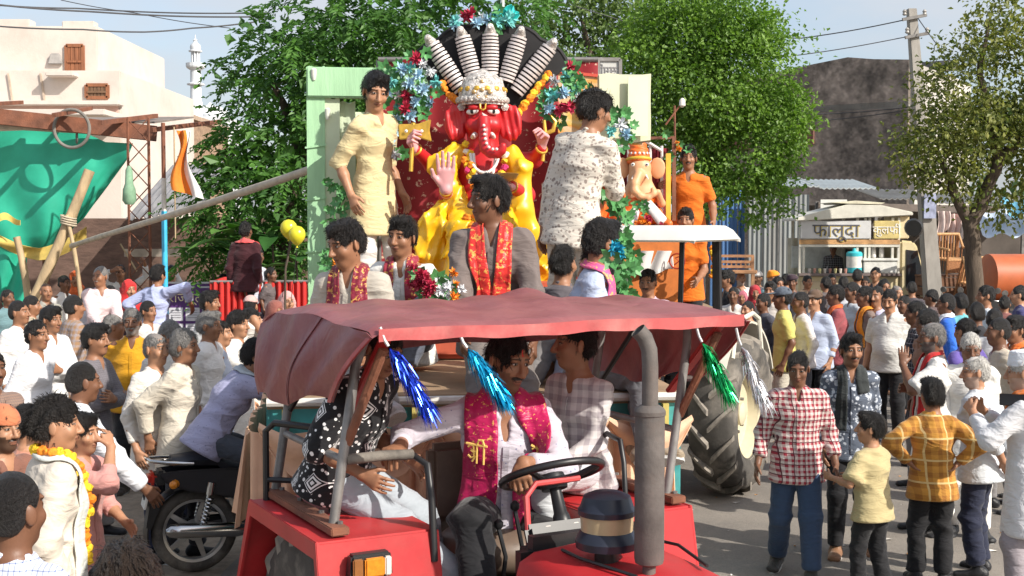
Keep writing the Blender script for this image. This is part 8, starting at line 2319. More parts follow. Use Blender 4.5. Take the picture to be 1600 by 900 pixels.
# ---- red cloth stage with balloons, far left
def red_stage():
 d = 15.5; o = empty('red_stage_cart', (at(410,440, d).x, at(410,440, d).y, 0), R(6), 'cart wrapped in pleated red cloth carrying the maroon-shirted man', 'cart')
 zt = at(400,440, d).z; w = 1.45
 mr_ = pm('red_pleats', (.50,.03,.025),.7, var=.15, vscale=6)
 MB().sheet(lambda s, t: (-.62 + w * s, .03 * sin(s * 120) - .04 * t, zt - .75 * t),160,3,.006).build('pleated_skirt', mr_, o, smooth=True)
 MB().sheet(lambda s, t: (-.62 + .02 * sin(s * 90),1.5 * s, zt - .75 * t),90,3,.006).build('pleated_skirt', mr_, o, smooth=True)
 MB().box((.12,.8,.92),(w - .05,1.5,.10)).build('floor', m_exh, o)
 for s in (-1,1): MB().torus((.12 + s * .6,.8,.4),.3,.1,(1,0,0),24,8).build('wheel', m_rub, o, smooth=True)
 MB().tube([(-.62,0, zt),(w - .62,0, zt)], .02,6).build('rail', m_steel, o)
 MB().box((1.15,.3, zt - .2),(.75,.1,.16)).build('red_beam', mr_, o)
 for i, (u, v) in enumerate(((451,358),(464,368))):
  c = at(u, v, 15.0 - .15 * i); bl = empty('balloon', c.to_tuple(),0,('yellow balloon floating highest beside the green arch', 'yellow balloon tied just below and right of the other')[i], 'balloon', 'yellow balloons')
  MB().lathe([(.004,-.125),(.012,-.118),(.05,-.09),(.088,-.04),(.10,.01),(.09,.06),(.055,.10),(.005,.115)], 24).build('balloon_skin', pm('balloon_yellow', (.62,.56,.03),.25, var=.05), bl, smooth=True)
  MB().lathe([(.004,-.122),(.016,-.140),(.004,-.143)], 10).build('knot', pm('balloon_yellow', (.62,.56,.03)), bl)
  MB().tube([(0,0,-.14),(-.03,0,-.4),(-.08,0,-.8)], .004,4).build('string', m_dark, bl)
 p = at(442,460,15.0)
 tag(MB().tube([(p.x, p.y, 0), at(446,420,15.0), at(455,376,15.0)], .014,6).build('balloon_stick', m_bark, None), 'thin stick holding up the two yellow balloons', 'stick')
red_stage()
# ================================================================== people
WH = (.72,.70,.66); CR = (.66,.60,.50); BK = (.014,.014,.016); NV = (.018,.022,.045); GY = (.20,.19,.19); JEAN = (.035,.060,.115); LB = (.42,.50,.66)
def plaid(nm, c2, **kw): return cloth_mat('cloth_' + nm, 'check', c2=c2, **kw)
M_RED = plaid('redcheck', (.30,.025,.045), per=.038, frac=.48, amt=.5, c3=(.10,.02,.03))
M_MUST = plaid('mustard', (.26,.10,.02), per=.075, frac=.42, amt=.42, c3=(.62,.45,.20))
M_BLUE = plaid('bluecheck', (.08,.12,.30), per=.020, frac=.16, amt=.55)
M_GREY = plaid('greycheck', (.30,.27,.29), per=.055, frac=.45, amt=.45)
M_DARK = plaid('darkcheck', (.45,.45,.48), per=.050, frac=.10, amt=.6)
M_STR = plaid('finestripe', (.09,.08,.09), per=.016, frac=.3, amt=.35)
M_PRT = cloth_mat('cloth_leafprint', 'print', c2=(.28,.23,.20), scale=42.0, r=.40, thr=.46)
M_BLP = cloth_mat('cloth_blueprint', 'print', c2=(.52,.56,.62), scale=30.0, r=.45, thr=.48)
M_DOT = cloth_mat('cloth_dots', 'print', c2=(.22,.22,.34), scale=38.0, r=.16, thr=.42)
M_DIA = cloth_mat('cloth_diamond', 'diamond')
M_GOLD = cloth_mat('cloth_goldprint', 'gold', scale=42.0, thr=.57, rough=.4)
M_SAT = cloth_mat('cloth_satin', 'plain', rough=.38)
def lodof(s): return 0 if s >= 270 else (1 if s >= 165 else 2)
_seed = [100]
FOLD = dict(hands={1: (-.08,-.235,1.12),-1: (.10,-.205,1.08)}, elbow={1: (.9,.0,-.7),-1: (-.9,.0,-.7)}, hand_dir={1: (-1,-.05,.25),-1: (1,.05,.2)}, hand_n={1: (0,1,0),-1: (0,1,0)})
def stand(lab, u, v, s, yaw, wear, skin='m', hair='k', style='short', face=None, floor=.0, group=None, belly=.0, lod=None, **kw):
 _seed[0] += 7; sd = _seed[0]
 d = FPX / s; p = at(u, v, d); h = p.z - floor
 kw.setdefault('feet', {1: (.10 + .02 * (sd % 3),-.05 * (sd % 4 - 1.5),.075),-1: (-.10,.05 * (sd % 4 - 1.5),.075)})
 kw.setdefault('lean', 2.0 + sd % 3)
 hands = kw.setdefault('hands', {})
 rig = Rig(h=h, **kw)
 # keep the head over the wanted spot
 off = rotm(0,0, yaw) @ rig.HC
 return person(lab, (p.x - off[0], p.y - off[1], floor), yaw, rig, lodof(s) if lod is None else lod, skin, hair, style, face, wear, group, seed=sd, belly=belly)
def sit(lab, loc, yaw, wear, h, lod, skin='m', hair='k', style='short', face=None, group=None, wl=None, wf=None, seed=None, **kw):
 """loc: point on the seat under the hips; wl/wf: world points for hands / feet {side: point}"""
 _seed[0] += 7; k = h / 1.70
 def inv(p):
  q = Matrix.Rotation(R(-yaw),3, 'Z') @ (Vector(p) - Vector(loc)); return tuple(x / k for x in q)
 if wl: kw.setdefault('hands', {}).update({s: inv(p) for s, p in wl.items()})
 if wf: kw.setdefault('feet', {}).update({s: inv(p) for s, p in wf.items()})
 rig = Rig(h=h, zp=.115, **kw)
 return person(lab, tuple(loc), yaw, rig, lod, skin, hair, style, face, wear, group, seed=_seed[0])
S, T = shirt, trousers
SH = lambda c=BK: shoes(c)
# ---------------------------------------------------------------- on the red tractor
dseat = tr_pt(.05,.08,1.135)
yaw_d = 14.0
sit('driver in pale printed shirt and crimson stole holding the tractor steering wheel', dseat, yaw_d,
 [T(BK, loose=.02), S((.50,.47,.53), M_DOT, sleeve=1.80, hem=.06, vneck=2.6), stole((.42,.010,.085),.56,.62,.165, cloth_mat('cloth_crimson', 'gold', scale=60.0, thr=.63, rough=.4), spread=.112, drop_x=.03, text=.085), SH((.05,.04,.035))],
 1.70,0, 'm', 'k', 'short', {'mous': True, 'beard': .45, 'tilak': (.6,.03,.03)}, lean=8, twist=-6, head=(30,10,6),
 wl={-1: tr_pt(-.50,-.16,1.615),1: at(818,722,4.98)}, hand_dir={-1: (-.55,-.8,-.05),1: (-.25,-.65,-.55)}, hand_n={-1: (0,0,-1),1: (.5,.4,-.8)}, curl={-1: 48,1: 55},
 elbow={-1: (-1,.3,-.3),1: (1,.3,-.6)}, wf={-1: tr_pt(-.30,-.46,.98),1: tr_pt(.20,-.62,.82)}, knee={-1: (-.3,-.5,1),1: (.2,-.5,1)})
# passenger in black print, head hidden by the side flap
ploc = tr_pt(-.66,.12,1.395)
sit('passenger in black diamond-print shirt and pale jeans seated on the left fender', ploc, 62,
 [T((.36,.40,.44), loose=.016), S((.012,.012,.014), M_DIA, sleeve=1.2, hem=.12, loose=.022), SH((.4,.4,.4))], 1.40,0, 'm', 'k', 'short', {}, lean=24, head=(-20,22,0),
 hands={-1: (-.22,-.30,.16),1: (.20,-.28,.16)}, wf={-1: tr_pt(-.16,-.35,.98),1: tr_pt(-.20,.10,.98)}, knee={-1: (0,-.6,1),1: (0,-.6,1)})
bloc = tr_pt(.47,.10,1.315)
sit('boy in grey-white checked shirt sitting on the right tractor fender', bloc, -42,
 [T((.48,.50,.52)), S((.58,.56,.55), M_GREY, sleeve=1.85, hem=.12), SH((.5,.48,.45))], 1.36,0, 'm', 'k', 'short', {}, hs=1.10, lean=4, head=(-38,0,0),
 hands={-1: (-.16,-.30,.17),1: (.12,-.34,.18)}, feet={-1: (-.12,-.42,-.28),1: (.10,-.40,-.28)}, knee={-1: (0,-.6,1),1: (0,-.6,1)})
# ---------------------------------------------------------------- on the float front
gS = 'young men seated on the float front'
p = at(558,352,6.95); l1 = Vector((p.x, p.y, 1.60))
sit('young man in beige shirt and maroon stole looking down from the float front', l1,-14,
 [T((.30,.29,.28)), S((.46,.42,.36), sleeve=1.85), stole((.22,.02,.04),.40,.42,.10, M_GOLD), shoes((.42,.43,.44))], 1.70,0, 'm', 'k', 'full', {'mous': False}, group=gS, lean=10, head=(-34,16,0),
 hands={-1: (-.22,-.28,.16),1: (.18,-.30,.20)}, wf={1: at(612,650,6.05),-1: fl_pt(-.62,-.30,1.02)}, knee={1: (.15,-.5,1),-1: (0,-.7,1)})
p = at(634,352,7.5); l2 = Vector((p.x, p.y, 1.66))
sit('boy in white shirt with maroon stole and pink flowers sitting on the float', l2,-12,
 [T((.10,.11,.14)), S(WH, sleeve=1.85), stole((.30,.03,.05),.40,.40,.085, M_GOLD)], 1.62,0, 'm', 'k', 'full', {}, group=gS, lean=6, head=(-12,6,4),
 hands={-1: (-.16,-.30,.20),1: (.16,-.32,.20)}, feet={-1: (-.14,-.55,.02),1: (.16,-.52,.02)}, knee={1: (.3,-.2,1),-1: (-.3,-.2,1)})
posy('flower_bundle', 'bundle of magenta flowers in the lap of the boy in white', 662,440,6.55, 'r', 16,11,21)
posy('flower_bundle', 'orange and white flowers lying beside the magenta bundle', 704,448,6.6, 'ow', 10,9,22)
p = at(772,352,6.95); l3 = Vector((p.x, p.y, 1.80))
sit('young man in grey-brown kurta with bright red stole leaning on both arms', l3,-6,
 [T((.16,.14,.13)), S((.155,.125,.115), sleeve=1.75, hem=.16, loose=.022), stole((.62,.035,.03),.32,.55,.10, M_GOLD, drop_x=-.05)], 1.76,0, 'd', 'k', 'full', {}, group=gS, lean=7, head=(-62,3,0),
 wl={-1: at(722,575,6.55),1: at(838,575,6.6)}, curl={-1: 40,1: 40}, wf={-1: fl_pt(.0,-.20,1.35),1: fl_pt(.28,-.20,1.35)}, knee={1: (0,-.7,1),-1: (0,-.7,1)}, elbow={-1: (-1,.6,0),1: (1,.6,0)})
p = at(910,352,6.85); l4 = Vector((p.x, p.y, 1.59))
sit('young man in pale blue shirt and pink stole looking away to the white tractor', l4,86,
 [T((.12,.12,.13)), S((.40,.46,.60), sleeve=1.8), stole((.68,.10,.26),.36,.36,.10, M_GOLD), shoes((.30,.24,.17))], 1.72,0, 'm', 'k', 'quiff', {}, group=gS, lean=8, head=(36,8,0),
 hands={-1: (-.20,-.30,.16),1: (.20,-.28,.16)}, wf={-1: at(1012,700,6.25),1: at(1002,690,6.45)}, knee={1: (0,-.6,1),-1: (0,-.6,1)})
p = at(948,352,6.95); l5 = Vector((p.x, p.y, 1.50))
sit('person in grey shirt half hidden behind the man in the pink stole', l5,-50,
 [T(GY), S((.24,.22,.21), sleeve=1.5)], 1.62,0, 'l', 'k', 'short', {}, group=gS, lean=6, head=(-10,6,0), hands={-1: (-.2,-.3,.16),1: (.2,-.3,.16)}, feet={-1: (-.14,-.5,.02),1: (.16,-.5,.02)}, knee={1: (.2,-.2,1),-1: (-.2,-.2,1)})
p = at(872,352,7.3); l6 = Vector((p.x, p.y, 1.56))
sit('dark-haired boy sitting low behind the pale blue shirt on the float', l6,150,
 [T(GY), S((.10,.09,.10), sleeve=1.5)], 1.50,0, 'm', 'k', 'short', {}, group=gS, lean=6, hands={-1: (-.2,-.3,.16),1: (.2,-.3,.16)}, feet={-1: (-.14,-.5,.02),1: (.16,-.5,.02)}, knee={1: (.2,-.2,1),-1: (-.2,-.2,1)})
# standing on the float
stand('boy in pale yellow kurta standing by the left pillar of the green arch', 587,114,241,50, [T(WH, loose=.012), S((.62,.52,.29), sleeve=1.18, hem=.34, slit=True, loose=.014, flare=.03, name='kurta')], 'l', 'k', 'full', {}, floor=1.85, lod=0, hs=1.06, fat=.88,
 lean=7, roll=-6, head=(-30,18,5), hands={-1: (-.24,-.02,.86),1: (.22,-.06,.88)}, feet={-1: (-.12,.05,.075),1: (.14,-.08,.075)})
stand('man in cream leaf-print shirt and white trousers, back turned, on the float', 930,137,262,152, [T((.66,.62,.54), loose=.022), S((.60,.55,.48), M_PRT, sleeve=1.9, hem=.20, loose=.014)], 'm', 'k', 'curly', {}, floor=DECK, lod=0,
 fat=.88, lean=5, roll=-9, head=(-36,10,0), hands={1: (.20,.0,.84),-1: (-.10,-.38,1.15)}, elbow={-1: (-.3,.3,-1)})
# ---------------------------------------------------------------- second float
OR = (.66,.15,.012)
stand('young man in orange t-shirt standing beside the small idol throne', 1076,228,148,-10, [T((.03,.03,.035)), S(OR, sleeve=.75, collar=False, hem=.14)], 'm', 'k', 'full', {'mous': True}, floor=1.55, hands={-1: (-.30,-.12,1.28),1: (.26,-.18,.92)}, lod=1)
stand('young man in orange t-shirt with a round emblem behind the white tractor roof', 1071,325,153,-15, [T(BK), S(OR, sleeve=.75, collar=False, hem=.16)], 'm', 'k', 'full', {}, floor=.93, hands={1: (.16,-.30,.98)}, lod=1)
e = at(1058,408,12.85); em = empty('shirt_emblem', e.to_tuple(), R(-15), 'round red emblem printed on the orange t-shirt', 'emblem')
MB().torus((0,0,0),.075,.008,(0,1,0),24,6).build('ring', pm('emblem_red', (.35,.03,.01),.7), em)
MB().tube([(-.03,0,-.04),(.02,0,.0),(-.02,0,.03),(.03,0,.05)], .008,6).build('stroke', pm('emblem_red', (.35,.03,.01)), em)
wt_ = Vector((1.30,11.98,0)); a27 = R(-27)
ws = Matrix.Rotation(a27,3, 'Z') @ Vector((0,.12,0)) + wt_
sit('moustached driver of the cream tractor in a pale pink shirt', (ws.x - .06, ws.y, 1.15),-14, [T(GY), S((.55,.40,.48), sleeve=1.8), SH()], 1.70,1, 'm', 'k', 'short', {'mous': True}, lean=4, head=(-8,4,0),
 hands={-1: (-.14,-.42,.30),1: (.14,-.42,.30)}, curl={-1: 50,1: 50}, feet={-1: (-.16,-.55,-.30),1: (.16,-.55,-.30)}, knee={1: (0,-.6,1),-1: (0,-.6,1)})
# ---------------------------------------------------------------- right: people in front
stand('teenager in red and white checked shirt and blue jeans walking towards us', 1247,549,226,-8, [T(JEAN, loose=.022), S((.64,.56,.52), M_RED, sleeve=1.72, hem=.19, loose=.020), shoes((.05,.045,.04))], 'd', 'k', 'short', {}, lod=0,
 lean=1, head=(-6,16,0), hands={-1: (-.29,-.06,.86),1: (.27,-.10,.88)}, feet={-1: (-.12,.20,.12),1: (.10,-.20,.075)})
stand('man in dark printed shirt with a black sling, walking behind the checked shirt', 1331,521,212,-4, [T(BK), S((.10,.12,.16), M_BLP, sleeve=1.85, hem=.17), shoes((.25,.13,.07)), stole((.03,.035,.035),.42,.12,.09)], 'm', 'k', 'quiff', {'mous': True, 'beard': .35}, head=(8,2,0), lod=0)
stand('small boy in khaki t-shirt and black track trousers with his back to us', 1360,654,236,-142, [T(BK, loose=.018), S((.46,.38,.20), sleeve=.8, collar=False, hem=.18, loose=.024), SH()], 'l', 'k', 'full', {}, hs=1.22, lod=0, head=(34,-4,0), hands={-1: (-.22,-.42,1.05),1: (.24,-.30,1.12)})
stand('boy in mustard checked shirt standing with his hands on his hips', 1457,598,227,172, [T(BK, loose=.02), S((.52,.25,.045), M_MUST, sleeve=1.9, hem=.20, loose=.020), SH()], 'm', 'k', 'full', {}, hs=1.14, lod=0,
 head=(14,0,0), hands={1: (.20,.03,1.03),-1: (-.20,.03,1.03)}, elbow={1: (1,.5,0),-1: (-1,.5,0)}, hand_dir={1: (-.6,.3,-.6),-1: (.6,.3,-.6)})
stand('old man in pale blue shirt and navy trousers with his hands behind him', 1524,556,222,-128, [T(NV, loose=.022), S((.60,.63,.66), sleeve=1.6, hem=.18, loose=.024), SH()], 'l', 'w', 'thin', {'beard': .3}, lod=0, fat=1.08,
 head=(30,4,0), hands={1: (.12,.20,.92),-1: (-.10,.22,.90)}, elbow={1: (1,.6,0),-1: (-1,.6,0)})
stand('bearded man in white kurta with a red and yellow stole, hand at his chin', 1456,503,197,-92, [dhoti(WH), S(WH, sleeve=.9, hem=.42, loose=.024), stole((.50,.02,.02),.62,.62,.085), SH()], 'd', 'g', 'thin', {'mous': True, 'beard': .85, 'beardcol': (.10,.095,.09)}, lod=0,
 hands={1: (.04,-.27,1.36),-1: (-.10,-.22,1.15)}, elbow={1: (.7,-.4,-1),-1: (-.8,.2,-.8)}, hand_dir={1: (-.2,.1,1)}, fat=1.06)
stand('white-haired man in loose white shirt facing us behind the blue shirt', 1517,520,200,-12, [T(WH), S(WH, sleeve=1.6, hem=.30, loose=.026), SH()], 'd', 'w', 'short', {'mous': False}, head=(0,14,0), fat=1.06)
stand('old man in white kurta with white cap and orange stole filming with a phone', 1598,552,246,-124, [T((.28,.25,.27), loose=.02), S((.62,.62,.64), sleeve=1.8, hem=.40, loose=.024), cap((.74,.76,.80), kind='topi'), stole((.60,.16,.03),.2,.2,.08), SH()], 'l', 'w', 'short', {'beard': .3}, lod=0,
 head=(10,4,0), hands={-1: (-.10,-.34,1.30),1: (.12,-.34,1.30)}, elbow={1: (.7,0,-1),-1: (-.7,0,-1)}, curl={1: 40,-1: 40})
pc = at(1582,625,2000 / 250); t = empty('smartphone', pc.to_tuple(), R(-28), 'black smartphone held sideways by the man in the white cap', 'phone')
MB().box((0,0,0),(.155,.009,.075)).build('case', pm('phone_black', (.012,.012,.013),.3), t, bevel=.004); MB().box((0,-.0055,0),(.145,.002,.066)).build('screen', m_glass, t)
MB().box((.05,.0055,.02),(.03,.003,.028)).build('camera_bump', m_blk, t)
# ---------------------------------------------------------------- right: row behind
gR = 'onlookers on the right of the road'
def row(*a, **kw): return stand(*a, group=gR, **kw)
row('man in yellow t-shirt and grey-blue cap in profile beside the cream tractor', 1222,449,134,-98, [T((.50,.46,.38)), S((.56,.50,.14), sleeve=.8, collar=False, hem=.17), cap((.09,.11,.14)), SH()], skin='d', lod=1)
row('man in white shirt half hidden behind the yellow t-shirt', 1250,456,132,-85, [T((.06,.06,.07)), S((.62,.58,.56), sleeve=1.8), SH()], skin='d')
row('smiling man in light blue shirt and brown flat cap', 1273,453,131,-48, [T(BK), S((.44,.50,.64), sleeve=1.7, hem=.16), cap((.12,.075,.05)), SH()], skin='l', lod=1, fat=1.1)
row('man in maroon shirt with a bright orange stole in profile', 1305,445,129,-96, [T((.05,.03,.03)), S((.30,.075,.085), sleeve=1.8, hem=.16), stole((.72,.13,.03),.5,.3,.10), SH()], skin='d', lod=1, hands={-1: (-.18,-.30,.95),1: (.22,-.26,.85)})
row('man in pale grey shirt between the maroon shirt and the saffron stole', 1331,441,118,-80, [T(BK), S((.50,.53,.56), sleeve=1.7), SH()], skin='d')
row('man in brown shirt with a saffron stole over his shoulder', 1351,447,130,-88, [T(BK), S((.19,.14,.12), sleeve=1.7, hem=.16), stole((.72,.26,.02),.42,.42,.11), SH()], skin='d', lod=1)
row('man in lilac shirt looking over the shoulder of the grey-white shirt', 1369,447,130,-40, [T(BK), S((.52,.50,.66), sleeve=1.7, hem=.17), SH()], skin='m', face={'mous': True})
row('stout man in grey-white shirt and black trousers, looking down with a moustache', 1390,452,139,-34, [T(BK, loose=.02), S((.58,.57,.54), sleeve=.85, hem=.12, loose=.022), SH()], skin='l', face={'mous': True}, belly=.055, fat=1.15, head=(0,14,0), lod=1, hands={1: (.20,.18,.92),-1: (-.27,-.04,.85)})
row('man in dark shirt watching from beside the food van door', 1368,417,92,-30, [T(BK), S((.035,.035,.045), sleeve=1.8), SH()], skin='l')
row('man in black vest standing just in front of the food van', 1382,436,108,10, [T(BK), S((.02,.02,.024), sleeve=1.5), SH()], skin='m', face={'mous': True})
row('man in dark cap-like hair and grey shirt behind the saffron stole', 1340,420,96,160, [T(BK), S((.24,.22,.22), sleeve=1.7), SH()])
row('man in black and white windowpane checked shirt in profile', 1430,470,152,-100, [T((.03,.03,.04)), S((.018,.020,.032), M_DARK, sleeve=1.8, hem=.17), SH()], skin='d', lod=1)
row('man in bright blue and white shirt looking left', 1478,458,137,-112, [T(NV), S((.03,.14,.60), sleeve=1.7), stole((.62,.64,.70),.1,.1,.12), SH()], skin='d', style='crop', lod=1)
row('man in teal shirt seen from behind next to the bright blue shirt', 1500,457,132,-160, [T(BK), S((.14,.42,.46), sleeve=1.7), SH()], skin='m')
row('man with dark cropped hair and black shirt seen from behind', 1526,472,150,-172, [T(BK), S((.03,.03,.035), sleeve=1.7), SH()], skin='d', style='short')
row('man in long white shirt in profile behind the parked motorcycles', 1540,446,128,-95, [T(WH), S((.62,.66,.70), sleeve=1.8, hem=.30), SH()], skin='m', lod=1)
row('man in navy shirt beside the red motorcycle', 1592,446,122,-110, [T(BK), S((.05,.05,.14), sleeve=1.8), SH()], skin='l')
row('bald-shaven dark man in beige shirt in profile near the edge of the crowd', 1560,496,182,-96, [T(GY), S((.46,.40,.32), sleeve=1.7, hem=.2), SH()], skin='d', style='crop')
row('youth with an orange collar beside the beige shirt', 1588,494,176,-80, [T(BK), S((.30,.24,.20), sleeve=1.7), stole((.70,.16,.03),.15,.15,.09), SH()], skin='m', style='full')
row('woman with black hair in violet shawl between the bright blue and the white-haired man', 1508,497,178,-150, [T((.1,.08,.2)), S((.14,.10,.36), sleeve=1.7, hem=.3), SH()], skin='m', style='bun')
row('man with black hair in white shirt peering past the beige shirt', 1555,482,160,150, [T(GY), S((.66,.66,.66), sleeve=1.7), SH()])
row('man with curly hair in brown kurta behind the windowpane shirt', 1447,484,168,-80, [T(GY), S((.22,.12,.08), sleeve=1.7, hem=.3), SH()], skin='d', style='curly')
row('woman in red veil and dress smiling beside the cream tractor wheel', 1180,446,106,-6, [dhoti((.30,.02,.03),.06), S((.34,.03,.04), sleeve=1.6, collar=False), veil((.40,.035,.045))], skin='m', style='covered', lod=1, **FOLD)
row('woman in pink veil standing behind the woman in red', 1160,455,100,-20, [dhoti((.40,.10,.14),.06), S((.40,.12,.16), sleeve=1.6, collar=False), veil((.48,.14,.18))], skin='m', style='covered')
row('man in orange turban and teal shirt', 1208,424,97,-10, [T(GY), S((.16,.30,.33), sleeve=1.7), cap((.74,.26,.02), kind='turban')], skin='l', style='short', face={'mous': True})
row('man with dark turban and spots beside the orange turban', 1238,430,95,-20, [T(GY), S((.06,.06,.07), sleeve=1.7), cap((.05,.03,.04), kind='turban')], skin='d')
row('bald old man in white behind the carved wooden chair', 1158,424,92,5, [T(WH), S(WH, sleeve=1.7)], skin='l', style='bald', face={'beard': .5, 'beardcol': (.4,.38,.35)})
row('man in white peaked cap and grey shirt near the carved chair', 1184,424,90,-35, [T(GY), S((.40,.40,.40), sleeve=1.7), cap((.62,.58,.54))], skin='l')
row('boy in black t-shirt looking left behind the canopy corner', 1136,422,108,-84, [T(GY), S((.015,.015,.018), sleeve=.8, collar=False)], skin='m', style='full', lod=1)
row('man in tan shirt far back between the orange turban and the food van', 1262,430,90,20, [T(GY), S((.34,.24,.16), sleeve=1.7)], skin='m')
for i, (u, v, s, yw, c) in enumerate(((1412,462,120,-60,(.5,.5,.52)),(1425,440,100,170,(.07,.06,.07)),(1455,452,112,-120,(.10,.07,.07)),(1570,462,118,160,(.24,.10,.09)),(1318,432,100,170,(.45,.45,.48)),(1290,432,98,-150,(.12,.10,.10)))):
 row(('man in light grey shirt deep in the crowd behind the stout man', 'dark-shirted man with his back to us near the utility pole foot', 'man in plum shirt looking away under the wicker seats', 'man in dull red shirt standing before the orange tanker', 'man in silver-grey shirt with his back to us by the van counter', 'man in black shirt looking away between the maroon and blue shirts')[i], u, v, s, yw, [T(BK), S(c, sleeve=1.7)], skin='dm'[i % 2])
for i, (u, v, s, yw, c, st) in enumerate(((1204,440,118,-30,(.55,.5,.46), 'full'),(1192,458,124,-70,(.07,.07,.09), 'short'),(1168,470,128,-50,(.36,.20,.10), 'crop'),(1216,432,104,20,(.22,.26,.36), 'short'),(1146,448,112,-20,(.60,.56,.52), 'short'),(1228,428,92,170,(.40,.12,.10), 'full'),(1300,428,90,0,(.58,.55,.30), 'short'),(1352,432,96,-20,(.24,.30,.22), 'short'),(1402,446,108,20,(.62,.60,.58), 'thin'))):
 row('%s, %s' % (('man in oatmeal shirt', 'youth in black shirt', 'man in brown shirt with cropped hair', 'man in blue-grey shirt', 'man in off-white shirt', 'boy in brick red shirt, back turned,', 'man in straw yellow shirt', 'man in moss green shirt', 'balding man in white shirt')[i], ('beside the woman in red', 'right behind the cream tractor wheel', 'under the canopy corner', 'behind the yellow t-shirt', 'between the woman in pink and the boy in black', 'near the orange turban', 'before the van counter', 'below the ice box of the van', 'next to the van door')[i]), u, v, s, yw, [T((BK, GY, JEAN)[i % 3]), S(c, sleeve=1.7)], skin='mdl'[i % 3], style=st, hair='g' if st == 'thin' else 'k')
# vendor in the van
vp = VAN_W(VAN_XB * .42,.75,.5)
person('food vendor in a black and white shirt inside the van hatch', vp.to_tuple(),-20, Rig(h=1.56, head=(-10,8,0), hands={1: (.14,-.3,1.1)}),2, 'd', 'k', 'short', {}, [T(BK), S((.03,.03,.035), M_DARK, sleeve=.9), cap((.03,.03,.03), brim=False)], seed=5)
# ---------------------------------------------------------------- left: front corner
stand('man in blue and white checked shirt with cropped black hair, back of his head', 22,737,500,158, [T(NV), S((.60,.64,.74), M_BLUE, sleeve=1.7), SH()], 'd', 'k', 'crop', {}, lod=0, lean=1)
stand('person with wavy dark brown hair low at the bottom edge', 200,845,640,176, [T(GY), S((.30,.28,.27), sleeve=1.7), SH()], 'm', 'b', 'short', {}, lod=0, lean=1)
stand('curly-haired man with marigold garland and cream jacket seen from behind', 87,622,345,122, [T(CR), S((.64,.57,.48), sleeve=1.9, hem=.36, loose=.026), garland('yo', .45,.45,.024, spread=.10), stole((.62,.64,.60),.62,.60,.11, spread=.135, name='shawl'), SH()], 'l', 'k', 'curly', {}, lod=0, lean=2, head=(-14,2,0))
stand('man in pink shirt holding his hand to his forehead', 128,645,300,74, [T(GY), S((.56,.27,.24), sleeve=1.45, hem=.16, loose=.024), SH((.3,.29,.28))], 'l', 'k', 'full', {'beard': .3}, lod=0, lean=4, hands={-1: (.02,-.24,1.50),1: (.22,-.20,1.0)}, elbow={-1: (-.5,-.9,-.8),1: (.6,.6,-.4)}, hand_dir={-1: (.3,.5,.7)}, hand_n={-1: (.3,.8,-.3)})
stand('smiling bearded man in orange cloth cap at the edge of the crowd', 4,634,318,58, [T(GY), S((.22,.10,.07), sleeve=1.7), cap((.50,.17,.08), brim=False), SH()], 'l', 'k', 'short', {'beard': .8, 'mous': True}, lod=0)
stand('man with spectacle case in brown striped shirt, arms folded', -14,545,250,50, [T(GY), S((.26,.17,.13), M_STR, sleeve=1.4), SH()], 'd', 'k', 'short', {'mous': True}, **FOLD)
stand('man in peach shirt with black hair behind the garlanded man', 46,632,290,100, [T(GY), S((.50,.22,.15), sleeve=1.7), SH()], 'l', 'k', 'short', {'beard': .6})
# ---------------------------------------------------------------- left crowd
gL = 'onlookers on the left of the road'
def lrow(*a, **kw): return stand(*a, group=gL, **kw)
lrow('young man in long white kurta standing straight in profile', 30,469,156,72, [T((.55,.60,.66)), S((.76,.74,.72), sleeve=1.85, hem=.42, slit=True, loose=.022), SH((.3,.2,.1))], skin='m', style='crop', lod=1, head=(10,-4,0))
lrow('young man in white kurta with folded arms', 80,479,168,64, [T((.60,.63,.66)), S((.70,.70,.70), sleeve=1.9, hem=.38, loose=.024), SH()], skin='m', style='full', lod=1, **FOLD)
lrow('man in brown checked wrap behind the two white kurtas', 116,461,150,130, [T(GY), S((.30,.18,.10), M_GREY, sleeve=1.8, hem=.3, loose=.03), SH()], skin='m')
lrow('man in slate grey striped shirt with folded arms', 150,506,200,78, [T((.30,.28,.27), loose=.02), S((.17,.155,.17), M_STR, sleeve=1.9, hem=.14), SH()], skin='m', style='full', lod=1, face={'mous': True}, **FOLD)
lrow('grey-bearded man in mustard shirt and black trousers facing us', 206,482,171,8, [T(BK), S((.56,.27,.012), sleeve=.95, hem=.16, loose=.024), SH((.05,.04,.03))], skin='d', hair='g', face={'beard': .75, 'mous': True}, lod=0, belly=.03, fat=1.12, hands={1: (.27,-.05,.86),-1: (-.27,-.02,.86)})
lrow('man in loose white robe bending away and reaching down with one arm', 130,560,262,128, [T((.5,.55,.62)), S((.70,.72,.76), sleeve=1.9, hem=.40, loose=.03, collar=False), SH()], skin='d', style='crop', lod=0, lean=14, hands={-1: (-.30,-.42,.92),1: (.28,-.20,.85)})
lrow('greying man in cream shirt in profile with hands behind his back', 288,514,214,82, [T((.05,.05,.06)), S((.60,.54,.44), sleeve=1.8, hem=.26, loose=.026), SH()], skin='m', hair='g', style='short', lod=0, hands={1: (.14,.18,.92),-1: (-.14,.18,.92)})
lrow('man with glasses and grey hair in white shirt behind the cream shirt', 266,500,194,52, [T(NV), S((.66,.64,.60), sleeve=1.5, hem=.24, loose=.026), SH()], skin='m', hair='g', style='short', lod=1, head=(0,16,0))
lrow('grey-haired man in crisp white shirt in profile near the purple sign', 327,487,180,80, [T(GY), S((.76,.74,.72), sleeve=1.7, hem=.18, loose=.024), SH()], skin='m', hair='g', style='full', lod=1)
lrow('dark-haired man in grey shirt in profile in front of the purple sign', 328,454,146,76, [T(BK), S((.36,.37,.38), sleeve=1.7), SH()], skin='m', style='full', lod=1)
